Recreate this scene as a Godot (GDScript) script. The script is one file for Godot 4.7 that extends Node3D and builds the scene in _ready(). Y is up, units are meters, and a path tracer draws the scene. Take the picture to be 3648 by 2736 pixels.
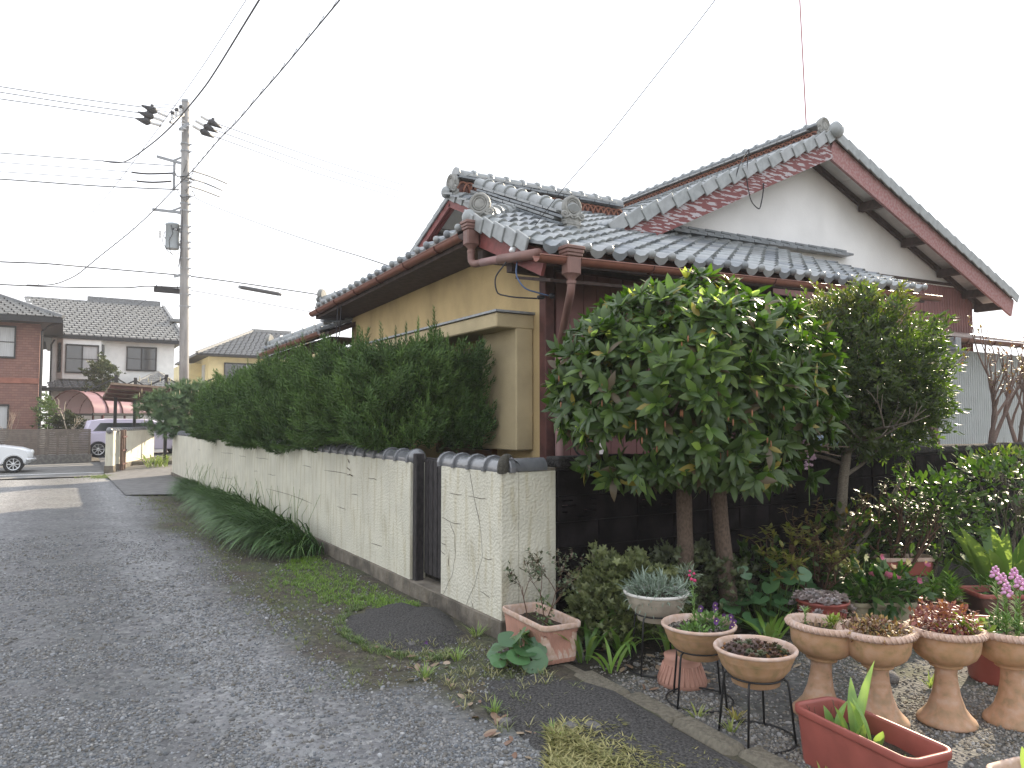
extends Node3D

var rng := RandomNumberGenerator.new()
var used := {}
var M := {}

# ---------------------------------------------------------------- mesh builder
class MB:
	var s := SurfaceTool.new()
	var x := Transform3D()
	var n := 0
	func _init() -> void:
		s.begin(Mesh.PRIMITIVE_TRIANGLES)
		s.set_smooth_group(-1)
	func sm(on: bool) -> MB:
		s.set_smooth_group(0 if on else -1)
		return self
	func tri(a: Vector3, b: Vector3, c: Vector3) -> void:   # counter-clockwise seen from outside
		s.add_vertex(x * a); s.add_vertex(x * c); s.add_vertex(x * b)
		n += 1
	func quad(a: Vector3, b: Vector3, c: Vector3, d: Vector3) -> void:
		tri(a, b, c); tri(a, c, d)
	func box(c: Vector3, size: Vector3, b := Basis()) -> void:
		var h := size / 2
		var p := []
		for i in 8:
			p.append(c + b * Vector3(h.x if i & 1 else -h.x, h.y if i & 2 else -h.y, h.z if i & 4 else -h.z))
		quad(p[0], p[2], p[3], p[1]); quad(p[4], p[5], p[7], p[6])
		quad(p[0], p[4], p[6], p[2]); quad(p[1], p[3], p[7], p[5])
		quad(p[0], p[1], p[5], p[4]); quad(p[2], p[6], p[7], p[3])
	func cbox(c: Vector3, size: Vector3, e := 0.01, b := Basis()) -> void:   # chamfered box
		var h := size / 2
		var f := func(sx: float, sy: float, sz: float, k: int) -> Vector3:
			var v := Vector3(sx * (h.x - (0.0 if k == 0 else e)), sy * (h.y - (0.0 if k == 1 else e)), sz * (h.z - (0.0 if k == 2 else e)))
			return c + b * v
		for s1 in [-1.0, 1.0]:
			for k in 3:
				var q := []
				for uv in [[-1.0, -1.0], [1.0, -1.0], [1.0, 1.0], [-1.0, 1.0]]:
					var v := [0.0, 0.0, 0.0]
					v[k] = s1; v[(k + 1) % 3] = uv[0] * s1; v[(k + 2) % 3] = uv[1]
					q.append(f.call(v[0], v[1], v[2], k))
				quad(q[0], q[1], q[2], q[3])
			for s2 in [-1.0, 1.0]:
				for k in 3:
					var k1 := (k + 1) % 3
					var k2 := (k + 2) % 3
					var q := []
					for w in [[-1.0, k1], [-1.0, k2], [1.0, k2], [1.0, k1]]:
						var v := [0.0, 0.0, 0.0]
						v[k1] = s1; v[k2] = s2; v[k] = w[0]
						q.append(f.call(v[0], v[1], v[2], w[1]))
					if s1 * s2 > 0: quad(q[0], q[3], q[2], q[1])
					else: quad(q[0], q[1], q[2], q[3])
				for s3 in [-1.0, 1.0]:
					pass
		for i in 8:
			var a := 1.0 if i & 1 else -1.0
			var d := 1.0 if i & 2 else -1.0
			var g := 1.0 if i & 4 else -1.0
			if a * d * g > 0: tri(f.call(a, d, g, 0), f.call(a, d, g, 1), f.call(a, d, g, 2))
			else: tri(f.call(a, d, g, 0), f.call(a, d, g, 2), f.call(a, d, g, 1))
	func bar(a: Vector3, b: Vector3, w: float, h: float) -> void:
		var d := (b - a).normalized()
		var side := d.cross(Vector3.UP)
		side = Vector3.RIGHT if side.length() < 0.01 else side.normalized()
		var up := side.cross(d)
		box((a + b) / 2, Vector3(w, h, a.distance_to(b)), Basis(side, up, -d))
	func tube(path: Array, radii: Array, sides := 6, caps := true) -> void:
		var rings := []
		var up := Vector3.UP
		var d0: Vector3 = (path[1] - path[0]).normalized()
		if absf(d0.dot(up)) > 0.95: up = Vector3.RIGHT
		var nrm := (up - d0 * up.dot(d0)).normalized()
		for i in path.size():
			var d: Vector3 = (path[mini(i + 1, path.size() - 1)] - path[maxi(i - 1, 0)]).normalized()
			nrm = nrm - d * nrm.dot(d)
			nrm = nrm.normalized() if nrm.length() > 0.001 else d.cross(Vector3(0.3, 0.5, 0.8)).normalized()
			var bi := d.cross(nrm)
			var r: float = radii[mini(i, radii.size() - 1)]
			var ring := []
			for k in sides:
				var t := TAU * k / sides
				ring.append(path[i] + (nrm * cos(t) + bi * sin(t)) * r)
			rings.append(ring)
		for i in path.size() - 1:
			for k in sides:
				var k2 := (k + 1) % sides
				quad(rings[i][k], rings[i][k2], rings[i + 1][k2], rings[i + 1][k])
		if caps:
			for k in range(1, sides - 1):
				tri(rings[0][0], rings[0][k + 1], rings[0][k])
				tri(rings[-1][0], rings[-1][k], rings[-1][k + 1])
	func lathe(prof: Array, seg := 24, a0 := 0.0, a1 := TAU) -> void:   # profile from inside-top... ordered so outside lies to the right going up
		for i in prof.size() - 1:
			var p: Vector2 = prof[i]
			var q: Vector2 = prof[i + 1]
			for k in seg:
				var t := a0 + (a1 - a0) * k / seg
				var u := a0 + (a1 - a0) * (k + 1) / seg
				var A := Vector3(cos(t) * p.x, p.y, -sin(t) * p.x)
				var B := Vector3(cos(u) * p.x, p.y, -sin(u) * p.x)
				var C := Vector3(cos(u) * q.x, q.y, -sin(u) * q.x)
				var D := Vector3(cos(t) * q.x, q.y, -sin(t) * q.x)
				if p.x > 0.0001: tri(A, B, C if q.x > 0.0001 else D)
				if q.x > 0.0001: tri(A, C, D)
	func prism(poly: Array, d0: float, d1: float) -> void:   # poly (x, y) counter-clockwise, extruded along z from d0 to d1 (d1 > d0)
		var pk := PackedVector2Array(poly)
		var idx := Geometry2D.triangulate_polygon(pk)
		for i in range(0, idx.size(), 3):
			var a := pk[idx[i]]
			var b := pk[idx[i + 1]]
			var c := pk[idx[i + 2]]
			if (b - a).cross(c - a) < 0:
				var t := b
				b = c; c = t
			tri(Vector3(a.x, a.y, d1), Vector3(b.x, b.y, d1), Vector3(c.x, c.y, d1))
			tri(Vector3(a.x, a.y, d0), Vector3(c.x, c.y, d0), Vector3(b.x, b.y, d0))
		for i in pk.size():
			var a := pk[i]
			var b := pk[(i + 1) % pk.size()]
			quad(Vector3(a.x, a.y, d0), Vector3(b.x, b.y, d0), Vector3(b.x, b.y, d1), Vector3(a.x, a.y, d1))
	func ball(c: Vector3, r: Vector3, seg := 12, rings := 7) -> void:
		for i in rings:
			var p := PI * i / rings - PI / 2
			var q := PI * (i + 1) / rings - PI / 2
			for k in seg:
				var t := TAU * k / seg
				var u := TAU * (k + 1) / seg
				var A := c + Vector3(cos(t) * cos(p), sin(p), -sin(t) * cos(p)) * r
				var B := c + Vector3(cos(u) * cos(p), sin(p), -sin(u) * cos(p)) * r
				var C := c + Vector3(cos(u) * cos(q), sin(q), -sin(u) * cos(q)) * r
				var D := c + Vector3(cos(t) * cos(q), sin(q), -sin(t) * cos(q)) * r
				if i > 0: tri(A, B, C)
				if i < rings - 1: tri(A, C, D)
				elif i == 0: pass
	func blade(base: Vector3, dir: Vector3, side: Vector3, length: float, width: float, droop: float, segs := 4, fold := 0.15) -> void:
		# a strap or leaf: starts along dir, bends down by droop (radians), widest in the lower third
		var p := base
		var d := dir.normalized()
		var sd := side.normalized()
		var last := []
		for i in segs + 1:
			var t := float(i) / segs
			var w := width * 0.5 * (sin(PI * pow(0.12 + 0.88 * t, 1.08)) if t < 0.999 else 0.02)
			var up := sd.cross(d)
			var row := [p - sd * w + up * w * fold, p, p + sd * w + up * w * fold]
			if i > 0:
				quad(last[0], last[1], row[1], row[0])
				quad(last[1], last[2], row[2], row[1])
			last = row
			p += d * length / segs
			d = d.rotated(sd, -droop / segs)
	func done() -> ArrayMesh:
		s.generate_normals()
		return s.commit()

# ---------------------------------------------------------------- scene helpers
func numbered(called: String) -> String:
	var k: int = used.get(called, -1) + 1
	used[called] = k
	return called if k == 0 else "%s_%03d" % [called, k]

func tag(o: Node, label: String, category: String, group := "") -> Node:
	o.set_meta("label", label)
	o.set_meta("category", category)
	if group: o.set_meta("group", group)
	return o

func thing(called: String, label: String, category: String, at := Vector3.ZERO, turn := 0.0, group := "") -> Node3D:
	var o := Node3D.new()
	o.name = numbered(called)
	add_child(o)
	o.position = at
	o.rotation.y = turn
	tag(o, label, category, group)
	return o

func part(parent: Node, called: String, mesh: Mesh, mat: Material, t := Transform3D()) -> MeshInstance3D:
	var o := MeshInstance3D.new()
	if parent == self: o.name = numbered(called)
	else:
		var c: Dictionary = parent.get_meta("kids") if parent.has_meta("kids") else {}
		var k: int = c.get(called, -1) + 1
		c[called] = k
		parent.set_meta("kids", c)
		o.name = called if k == 0 else "%s_%03d" % [called, k]
	o.mesh = mesh
	o.material_override = mat
	o.transform = t
	parent.add_child(o, true)
	return o

func struct(called: String, mesh: Mesh, mat: Material, t := Transform3D()) -> MeshInstance3D:
	var o := part(self, called, mesh, mat, t)
	o.set_meta("kind", "structure")
	return o

func scatter(parent: Node, called: String, mesh: Mesh, mat: Material, xs: Array, cols: Array) -> MultiMeshInstance3D:
	var mm := MultiMesh.new()
	mm.transform_format = MultiMesh.TRANSFORM_3D
	mm.use_colors = true
	mm.mesh = mesh
	mm.instance_count = xs.size()
	for i in xs.size():
		mm.set_instance_transform(i, xs[i])
		mm.set_instance_color(i, cols[i])
	var o := MultiMeshInstance3D.new()
	o.name = numbered(called) if parent == self else called
	o.multimesh = mm
	o.material_override = mat
	o.set_meta("kind", "stuff")
	parent.add_child(o, true)
	return o

func clean(n: Node) -> void:
	if n.has_meta("kids"): n.remove_meta("kids")
	for c in n.get_children(): clean(c)

# ---------------------------------------------------------------- materials
func C(r: float, g: float, b: float) -> Color:    # linear albedo
	return Color(r, g, b).linear_to_srgb()

func noise(seed_: int, freq: float, cells := false, oct := 4) -> FastNoiseLite:
	var f := FastNoiseLite.new()
	f.seed = seed_
	f.frequency = freq
	f.fractal_octaves = oct
	if cells:
		f.noise_type = FastNoiseLite.TYPE_CELLULAR
		f.cellular_return_type = FastNoiseLite.RETURN_CELL_VALUE
		f.fractal_type = FastNoiseLite.FRACTAL_NONE
	return f

func ntex(f: FastNoiseLite, cols: Array, offs: Array, size := 512) -> NoiseTexture2D:
	var t := NoiseTexture2D.new()
	t.width = size; t.height = size
	t.seamless = true
	t.noise = f
	if cols.size():
		var g := Gradient.new()
		g.offsets = PackedFloat32Array(offs)
		var pc := PackedColorArray()
		for c in cols: pc.append(c)
		g.colors = pc
		t.color_ramp = g
	return t

func mat(col: Color, rough := 0.8, metal := 0.0) -> StandardMaterial3D:
	var m := StandardMaterial3D.new()
	m.albedo_color = col
	m.roughness = rough
	m.metallic = metal
	return m

# mottled: two tones mixed by noise (scale = repeats per metre), with relief in cm
var texs := {}
func mott(a: Color, b: Color, rough: float, freq := 0.01, scale := 0.5, bump := 0.0, bfreq := 0.08, seed_ := 1, stretch := Vector3.ONE, world := true) -> StandardMaterial3D:
	var la := a.srgb_to_linear()
	var lb := b.srgb_to_linear()
	var hi := a if la.get_luminance() > lb.get_luminance() else b
	var ratio := minf(la.get_luminance(), lb.get_luminance()) / maxf(la.get_luminance(), lb.get_luminance())
	var hue := absf(la.r / maxf(la.g, 0.001) - lb.r / maxf(lb.g, 0.001))
	var m := mat(hi, rough)
	var q := clampf(snappedf(ratio, 0.15), 0.2, 0.9)
	var key := "%.3f %.2f" % [freq, q]
	if hue > 0.45:
		key = "own %d" % seed_
		m.albedo_color = Color.WHITE
		if not texs.has(key): texs[key] = ntex(noise(seed_, freq, false, 5), [a, a.lerp(b, 0.5), b], [0.25, 0.5, 0.75])
	elif not texs.has(key):
		texs[key] = ntex(noise(seed_, freq, false, 5), [C(q, q, q), C(0.5 + q / 2, 0.5 + q / 2, 0.5 + q / 2), Color.WHITE], [0.25, 0.5, 0.75])
	m.albedo_texture = texs[key]
	m.uv1_offset = Vector3(seed_ * 0.37, seed_ * 0.73, seed_ * 0.19)
	m.uv1_triplanar = true
	m.uv1_world_triplanar = world
	m.uv1_scale = stretch * scale
	if bump > 0.0:
		m.heightmap_enabled = true
		key = "bump %.2f" % bfreq
		if not texs.has(key): texs[key] = ntex(noise(57, bfreq, false, 3), [], [])
		m.heightmap_texture = texs[key]
		m.heightmap_scale = bump
	return m

# rain streaks and grime, stretched down the wall
func streaks(m: StandardMaterial3D, low: float) -> void:
	m.detail_enabled = true
	m.detail_blend_mode = BaseMaterial3D.BLEND_MODE_MUL
	m.detail_uv_layer = BaseMaterial3D.DETAIL_UV_2
	m.detail_albedo = ntex(noise(int(low * 977), 0.02, false, 5), [C(low * 0.9, low * 0.87, low * 0.80), C(low, low * 0.99, low * 0.97), Color.WHITE], [0.22, 0.36, 0.50])
	m.uv2_triplanar = true
	m.uv2_world_triplanar = true
	m.uv2_scale = Vector3(1.1, 0.14, 1.1)

func weathered(cols: Array, offs: Array, seed_: int, scale: float) -> StandardMaterial3D:
	var m := mat(Color.WHITE, 0.88)
	m.albedo_texture = ntex(noise(seed_, 0.012, false, 6), cols, offs)
	m.uv1_triplanar = true
	m.uv1_world_triplanar = true
	m.uv1_scale = Vector3.ONE * scale
	m.heightmap_enabled = true
	m.heightmap_texture = ntex(noise(seed_ + 1, 0.15, false, 3), [], [])
	m.heightmap_scale = 0.08
	return m

func leafmat(tone: Color, rough := 0.35, back := 0.35) -> StandardMaterial3D:
	var m := mat(Color.WHITE, rough)
	m.vertex_color_use_as_albedo = true
	m.albedo_color = tone
	m.backlight_enabled = true
	m.backlight = C(0.30 * back, 0.42 * back, 0.08 * back)
	m.cull_mode = BaseMaterial3D.CULL_DISABLED
	return m

func make_materials() -> void:
	M.cream = mott(C(0.60, 0.58, 0.48), C(0.50, 0.48, 0.40), 0.9, 0.006, 0.55, 0.7, 0.13, 3)
	M.found = mott(C(0.105, 0.085, 0.065), C(0.20, 0.175, 0.14), 0.95, 0.012, 0.5, 0.5, 0.1, 5)
	M.black_block = mott(C(0.006, 0.005, 0.0055), C(0.018, 0.015, 0.016), 0.9, 0.012, 0.6, 0.35, 0.12, 9)
	M.black_top = mott(C(0.008, 0.007, 0.007), C(0.03, 0.027, 0.025), 0.95, 0.05, 1.0, 1.6, 0.09, 10)
	M.black_block.metallic_specular = 0.2
	M.yellow = mott(C(0.52, 0.39, 0.195), C(0.40, 0.30, 0.16), 0.92, 0.005, 0.45, 0.5, 0.2, 12, Vector3(1, 0.6, 1))
	M.yellow_pale = mott(C(0.47, 0.385, 0.23), C(0.36, 0.30, 0.185), 0.92, 0.005, 0.4, 0.3, 0.2, 13)
	M.white = mott(C(0.86, 0.86, 0.85), C(0.78, 0.775, 0.74), 0.9, 0.004, 0.3, 0.12, 0.1, 14)
	M.soffit = mott(C(0.78, 0.77, 0.74), C(0.62, 0.61, 0.58), 0.9, 0.006, 0.6, 0.0, 0.1, 15)
	M.red_board = mott(C(0.22, 0.055, 0.05), C(0.15, 0.04, 0.04), 0.6, 0.02, 0.8, 0.1, 0.1, 16)
	# red paint that flakes off to grey wood
	M.peeled = mat(Color.WHITE, 0.75)
	M.peeled.albedo_texture = ntex(noise(21, 0.012, false, 6), [C(0.16, 0.055, 0.055), C(0.19, 0.06, 0.058), C(0.18, 0.06, 0.058), C(0.44, 0.40, 0.41), C(0.36, 0.34, 0.36)], [0.0, 0.3, 0.575, 0.595, 1.0])
	M.peeled.uv1_triplanar = true
	M.peeled.uv1_scale = Vector3(0.5, 3.2, 3.2)
	M.dark_wood = mott(C(0.045, 0.028, 0.024), C(0.07, 0.045, 0.04), 0.8, 0.02, 0.8, 0.1, 0.1, 17)
	M.brown_board = mott(C(0.10, 0.035, 0.028), C(0.065, 0.024, 0.02), 0.75, 0.01, 0.8, 0.1, 0.1, 18)
	M.red_corr = mott(C(0.25, 0.115, 0.108), C(0.19, 0.09, 0.085), 0.65, 0.006, 0.6, 0.0, 0.1, 19)
	M.tile = mott(C(0.17, 0.185, 0.19), C(0.25, 0.265, 0.265), 0.34, 0.012, 0.8, 0.06, 0.2, 22)
	M.tile.metallic_specular = 0.7
	M.tile2 = mott(C(0.19, 0.21, 0.22), C(0.29, 0.31, 0.31), 0.42, 0.012, 0.9, 0.06, 0.2, 23)
	M.tile3 = mott(C(0.13, 0.15, 0.165), C(0.19, 0.21, 0.225), 0.32, 0.012, 0.9, 0.06, 0.2, 24)
	M.oni = mott(C(0.20, 0.21, 0.20), C(0.31, 0.31, 0.29), 0.7, 0.02, 1.0, 0.1, 0.2, 25)
	M.lattice = mott(C(0.30, 0.13, 0.085), C(0.17, 0.085, 0.065), 0.8, 0.02, 1.0, 0.1, 0.2, 26)
	M.wall_tile = mott(C(0.10, 0.105, 0.115), C(0.15, 0.155, 0.165), 0.2, 0.02, 0.8, 0.05, 0.2, 27)
	M.wall_tile.metallic_specular = 0.7
	M.moss_tile = mott(C(0.03, 0.028, 0.02), C(0.07, 0.065, 0.05), 0.95, 0.05, 1.5, 1.0, 0.1, 28)
	M.gutter = mott(C(0.24, 0.095, 0.065), C(0.17, 0.075, 0.06), 0.45, 0.01, 0.8, 0.0, 0.1, 29)
	M.pipe = mott(C(0.215, 0.115, 0.095), C(0.15, 0.08, 0.07), 0.55, 0.01, 0.8, 0.0, 0.1, 30)
	M.pipe_pink = mott(C(0.31, 0.185, 0.175), C(0.25, 0.145, 0.14), 0.6, 0.01, 0.8, 0.0, 0.1, 31)
	M.glass_dark = mat(C(0.03, 0.035, 0.04), 0.08)
	M.glass_dark.metallic_specular = 0.8
	M.glass_pale = mat(C(0.25, 0.32, 0.42), 0.12)
	M.curtain = mott(C(0.55, 0.56, 0.56), C(0.38, 0.40, 0.42), 0.8, 0.03, 1.0, 0.0, 0.1, 33, Vector3(3, 0.05, 3))
	M.black_frame = mat(C(0.012, 0.011, 0.012), 0.5)
	M.black_metal = mat(C(0.010, 0.010, 0.011), 0.55)
	M.galv = mott(C(0.30, 0.32, 0.34), C(0.22, 0.24, 0.26), 0.5, 0.02, 1.0, 0.0, 0.1, 34)
	M.transformer = mott(C(0.42, 0.48, 0.52), C(0.34, 0.40, 0.44), 0.5, 0.02, 1.0, 0.0, 0.1, 35)
	M.pole = mott(C(0.33, 0.32, 0.31), C(0.21, 0.205, 0.20), 0.9, 0.01, 0.5, 0.1, 0.2, 36, Vector3(1, 0.2, 1))
	M.porcelain = mat(C(0.75, 0.76, 0.76), 0.25)
	M.wire = mat(C(0.02, 0.02, 0.025), 0.6)
	for k in ["cream", "found"]: streaks(M[k], 0.955)
	M.terra = weathered([C(0.27, 0.19, 0.11), C(0.39, 0.235, 0.14), C(0.42, 0.255, 0.16), C(0.46, 0.32, 0.235)], [0.22, 0.42, 0.58, 0.8], 37, 2.2)
	M.terra_rim = weathered([C(0.42, 0.29, 0.21), C(0.50, 0.35, 0.27), C(0.52, 0.38, 0.31), C(0.56, 0.45, 0.39)], [0.2, 0.4, 0.6, 0.8], 38, 3.0)
	M.terra_moss = weathered([C(0.27, 0.19, 0.09), C(0.38, 0.235, 0.12), C(0.43, 0.255, 0.14), C(0.45, 0.285, 0.18)], [0.22, 0.42, 0.6, 0.8], 39, 2.4)
	M.pink_plastic = mott(C(0.47, 0.25, 0.185), C(0.36, 0.185, 0.14), 0.65, 0.01, 1.0, 0.0, 0.2, 40)
	M.stone_bowl = mott(C(0.46, 0.41, 0.33), C(0.33, 0.30, 0.23), 0.85, 0.02, 1.2, 0.05, 0.2, 41)
	M.red_plastic = mott(C(0.30, 0.078, 0.06), C(0.23, 0.062, 0.048), 0.5, 0.01, 1.0, 0.0, 0.2, 42)
	M.brown_plastic = mott(C(0.10, 0.045, 0.032), C(0.075, 0.035, 0.027), 0.6, 0.01, 1.0, 0.0, 0.2, 43)
	M.beige = mott(C(0.30, 0.27, 0.18), C(0.22, 0.20, 0.13), 0.85, 0.02, 1.0, 0.1, 0.2, 44)
	M.soil = mott(C(0.035, 0.024, 0.016), C(0.10, 0.07, 0.045), 1.0, 0.08, 2.0, 2.0, 0.1, 45)
	M.asph_dark = mott(C(0.016, 0.015, 0.015), C(0.085, 0.080, 0.076), 0.95, 0.09, 1.0, 2.0, 0.09, 46)
	M.curb = mott(C(0.10, 0.085, 0.062), C(0.18, 0.16, 0.12), 0.95, 0.05, 1.0, 0.8, 0.12, 47)
	M.road = mott(C(0.20, 0.195, 0.185), C(0.155, 0.15, 0.145), 0.9, 0.01, 0.4, 0.1, 0.2, 48)
	M.drive = mott(C(0.16, 0.155, 0.15), C(0.11, 0.108, 0.105), 0.9, 0.02, 0.3, 0.3, 0.1, 49)
	M.paint = mott(C(0.80, 0.80, 0.78), C(0.62, 0.62, 0.60), 0.7, 0.03, 1.0, 0.0, 0.2, 50)
	M.bark = mott(C(0.16, 0.115, 0.085), C(0.085, 0.06, 0.045), 0.95, 0.05, 2.0, 0.6, 0.12, 51, Vector3(1, 0.5, 1))
	M.bark_grey = mott(C(0.20, 0.17, 0.13), C(0.10, 0.085, 0.07), 0.95, 0.05, 2.0, 0.6, 0.12, 52)
	M.twig = mat(C(0.10, 0.055, 0.035), 0.9)
	M.stem_green = mat(C(0.09, 0.16, 0.03), 0.6)
	# lane gravel: fine stones as cells, coarse patches by vertex colour
	M.gravel = mat(Color.WHITE, 0.95)
	M.gravel.vertex_color_use_as_albedo = true
	M.gravel.albedo_texture = ntex(noise(61, 0.055, true), [C(0.42, 0.42, 0.44), C(0.72, 0.72, 0.74), C(0.60, 0.61, 0.62), C(1, 1, 1)], [0.0, 0.4, 0.7, 1.0], 1024)
	M.gravel.uv1_triplanar = true
	M.gravel.uv1_world_triplanar = true
	M.gravel.uv1_scale = Vector3.ONE * 0.55
	M.gravel.heightmap_enabled = true
	var gh := noise(61, 0.055, true)
	gh.cellular_return_type = FastNoiseLite.RETURN_DISTANCE2_SUB
	M.gravel.heightmap_texture = ntex(gh, [], [], 1024)
	M.gravel.heightmap_scale = 1.2
	M.stone = mat(Color.WHITE, 0.9)
	M.stone.vertex_color_use_as_albedo = true
	M.leaf = leafmat(Color.WHITE, 0.36, 2.0)
	M.leaf_matte = leafmat(Color.WHITE, 0.5, 0.5)
	M.grass = leafmat(Color.WHITE, 0.5, 0.6)
	M.petal = leafmat(Color.WHITE, 0.6, 0.3)
	M.leaf_sun = leafmat(Color.WHITE, 0.36, 3.0)
	M.needle = leafmat(Color.WHITE, 0.75, 0.25)
	M.pansy = leafmat(C(0.09, 0.015, 0.16), 0.6, 0.3)
	M.pansy.vertex_color_use_as_albedo = false
	M.candle = mat(C(0.42, 0.38, 0.24), 0.8)

func _ready() -> void:
	rng.seed = 7
	# ---- camera
	var cam := Camera3D.new()
	cam.name = "camera"
	cam.fov = 54.88
	cam.near = 0.05
	cam.far = 1500.0
	add_child(cam)
	cam.position = Vector3(0, 1.6, 0)
	cam.rotation = Vector3(0.05037, -0.54856, 0)
	cam.current = true
	# ---- sky, exposure
	var we := WorldEnvironment.new()
	we.name = "environment"
	var env := Environment.new()
	env.background_mode = Environment.BG_SKY
	var sky := Sky.new()
	var sm := ProceduralSkyMaterial.new()
	sm.sky_top_color = Color(0.88, 0.90, 0.94)
	sm.sky_horizon_color = Color(0.95, 0.95, 0.95)
	sm.sky_curve = 0.2
	sm.ground_bottom_color = Color(0.30, 0.29, 0.28)
	sm.ground_horizon_color = Color(0.60, 0.60, 0.60)
	sm.sun_angle_max = 20.0
	sky.sky_material = sm
	env.sky = sky
	env.background_energy_multiplier = 0.95
	env.tonemap_mode = Environment.TONE_MAPPER_LINEAR
	env.tonemap_exposure = 2.25
	env.sdfgi_enabled = true
	env.ssao_enabled = true
	env.ssil_enabled = true
	env.fog_enabled = true
	env.fog_light_color = Color(0.92, 0.93, 0.95)
	env.fog_density = 0.0012
	we.environment = env
	add_child(we)
	# ---- sun: low, behind the house to the right
	var sun := DirectionalLight3D.new()
	sun.name = "sun"
	sun.light_energy = 1.6
	sun.light_color = Color(1.0, 0.93, 0.82)
	sun.light_angular_distance = 0.5
	sun.shadow_enabled = true
	var az := deg_to_rad(68.0)
	var el := deg_to_rad(27.0)
	var to_sun := Vector3(sin(az) * cos(el), sin(el), -cos(az) * cos(el))
	add_child(sun)
	sun.basis = Basis.looking_at(-to_sun)
	make_materials()
	make_tiles()
	build_ground()
	main_house()
	build_walls()
	build_far()
	build_wires()
	build_garden()
	build_lane_plants()
	for c in get_children(): clean(c)

# ---------------------------------------------------------------- roofs
const TW := 0.27
const TE := 0.235
var tile_mesh: ArrayMesh
var eave_mesh: ArrayMesh
var cap_mesh: ArrayMesh
var verge_mesh: ArrayMesh
var slab_mesh: ArrayMesh
var oni_mesh: ArrayMesh

const PROF := [[0.0, 0.014], [0.10, -0.002], [0.32, -0.016], [0.54, -0.008], [0.66, 0.020], [0.78, 0.042], [0.90, 0.042], [1.0, 0.016]]

func tile_shape(b: MB) -> void:
	var L := 0.285
	for i in PROF.size() - 1:
		var p: Array = PROF[i]
		var q: Array = PROF[i + 1]
		var A := Vector3(p[0] * TW, p[1] + 0.034, 0)
		var B := Vector3(q[0] * TW, q[1] + 0.034, 0)
		var Cc := Vector3(q[0] * TW, q[1] + 0.0, -L)
		var D := Vector3(p[0] * TW, p[1] + 0.0, -L)
		b.sm(true)
		b.quad(A, B, Cc, D)
		b.sm(false)
		b.quad(A - Vector3(0, 0.026, 0.004), B - Vector3(0, 0.026, 0.004), B, A)
	b.quad(Vector3(0, 0.02, 0), Vector3(0, 0.048, 0), Vector3(0, 0.014, -L), Vector3(0, -0.012, -L))
	b.quad(Vector3(TW, 0.05, 0), Vector3(TW, 0.02, 0), Vector3(TW, -0.01, -L), Vector3(TW, 0.016, -L))

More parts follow.
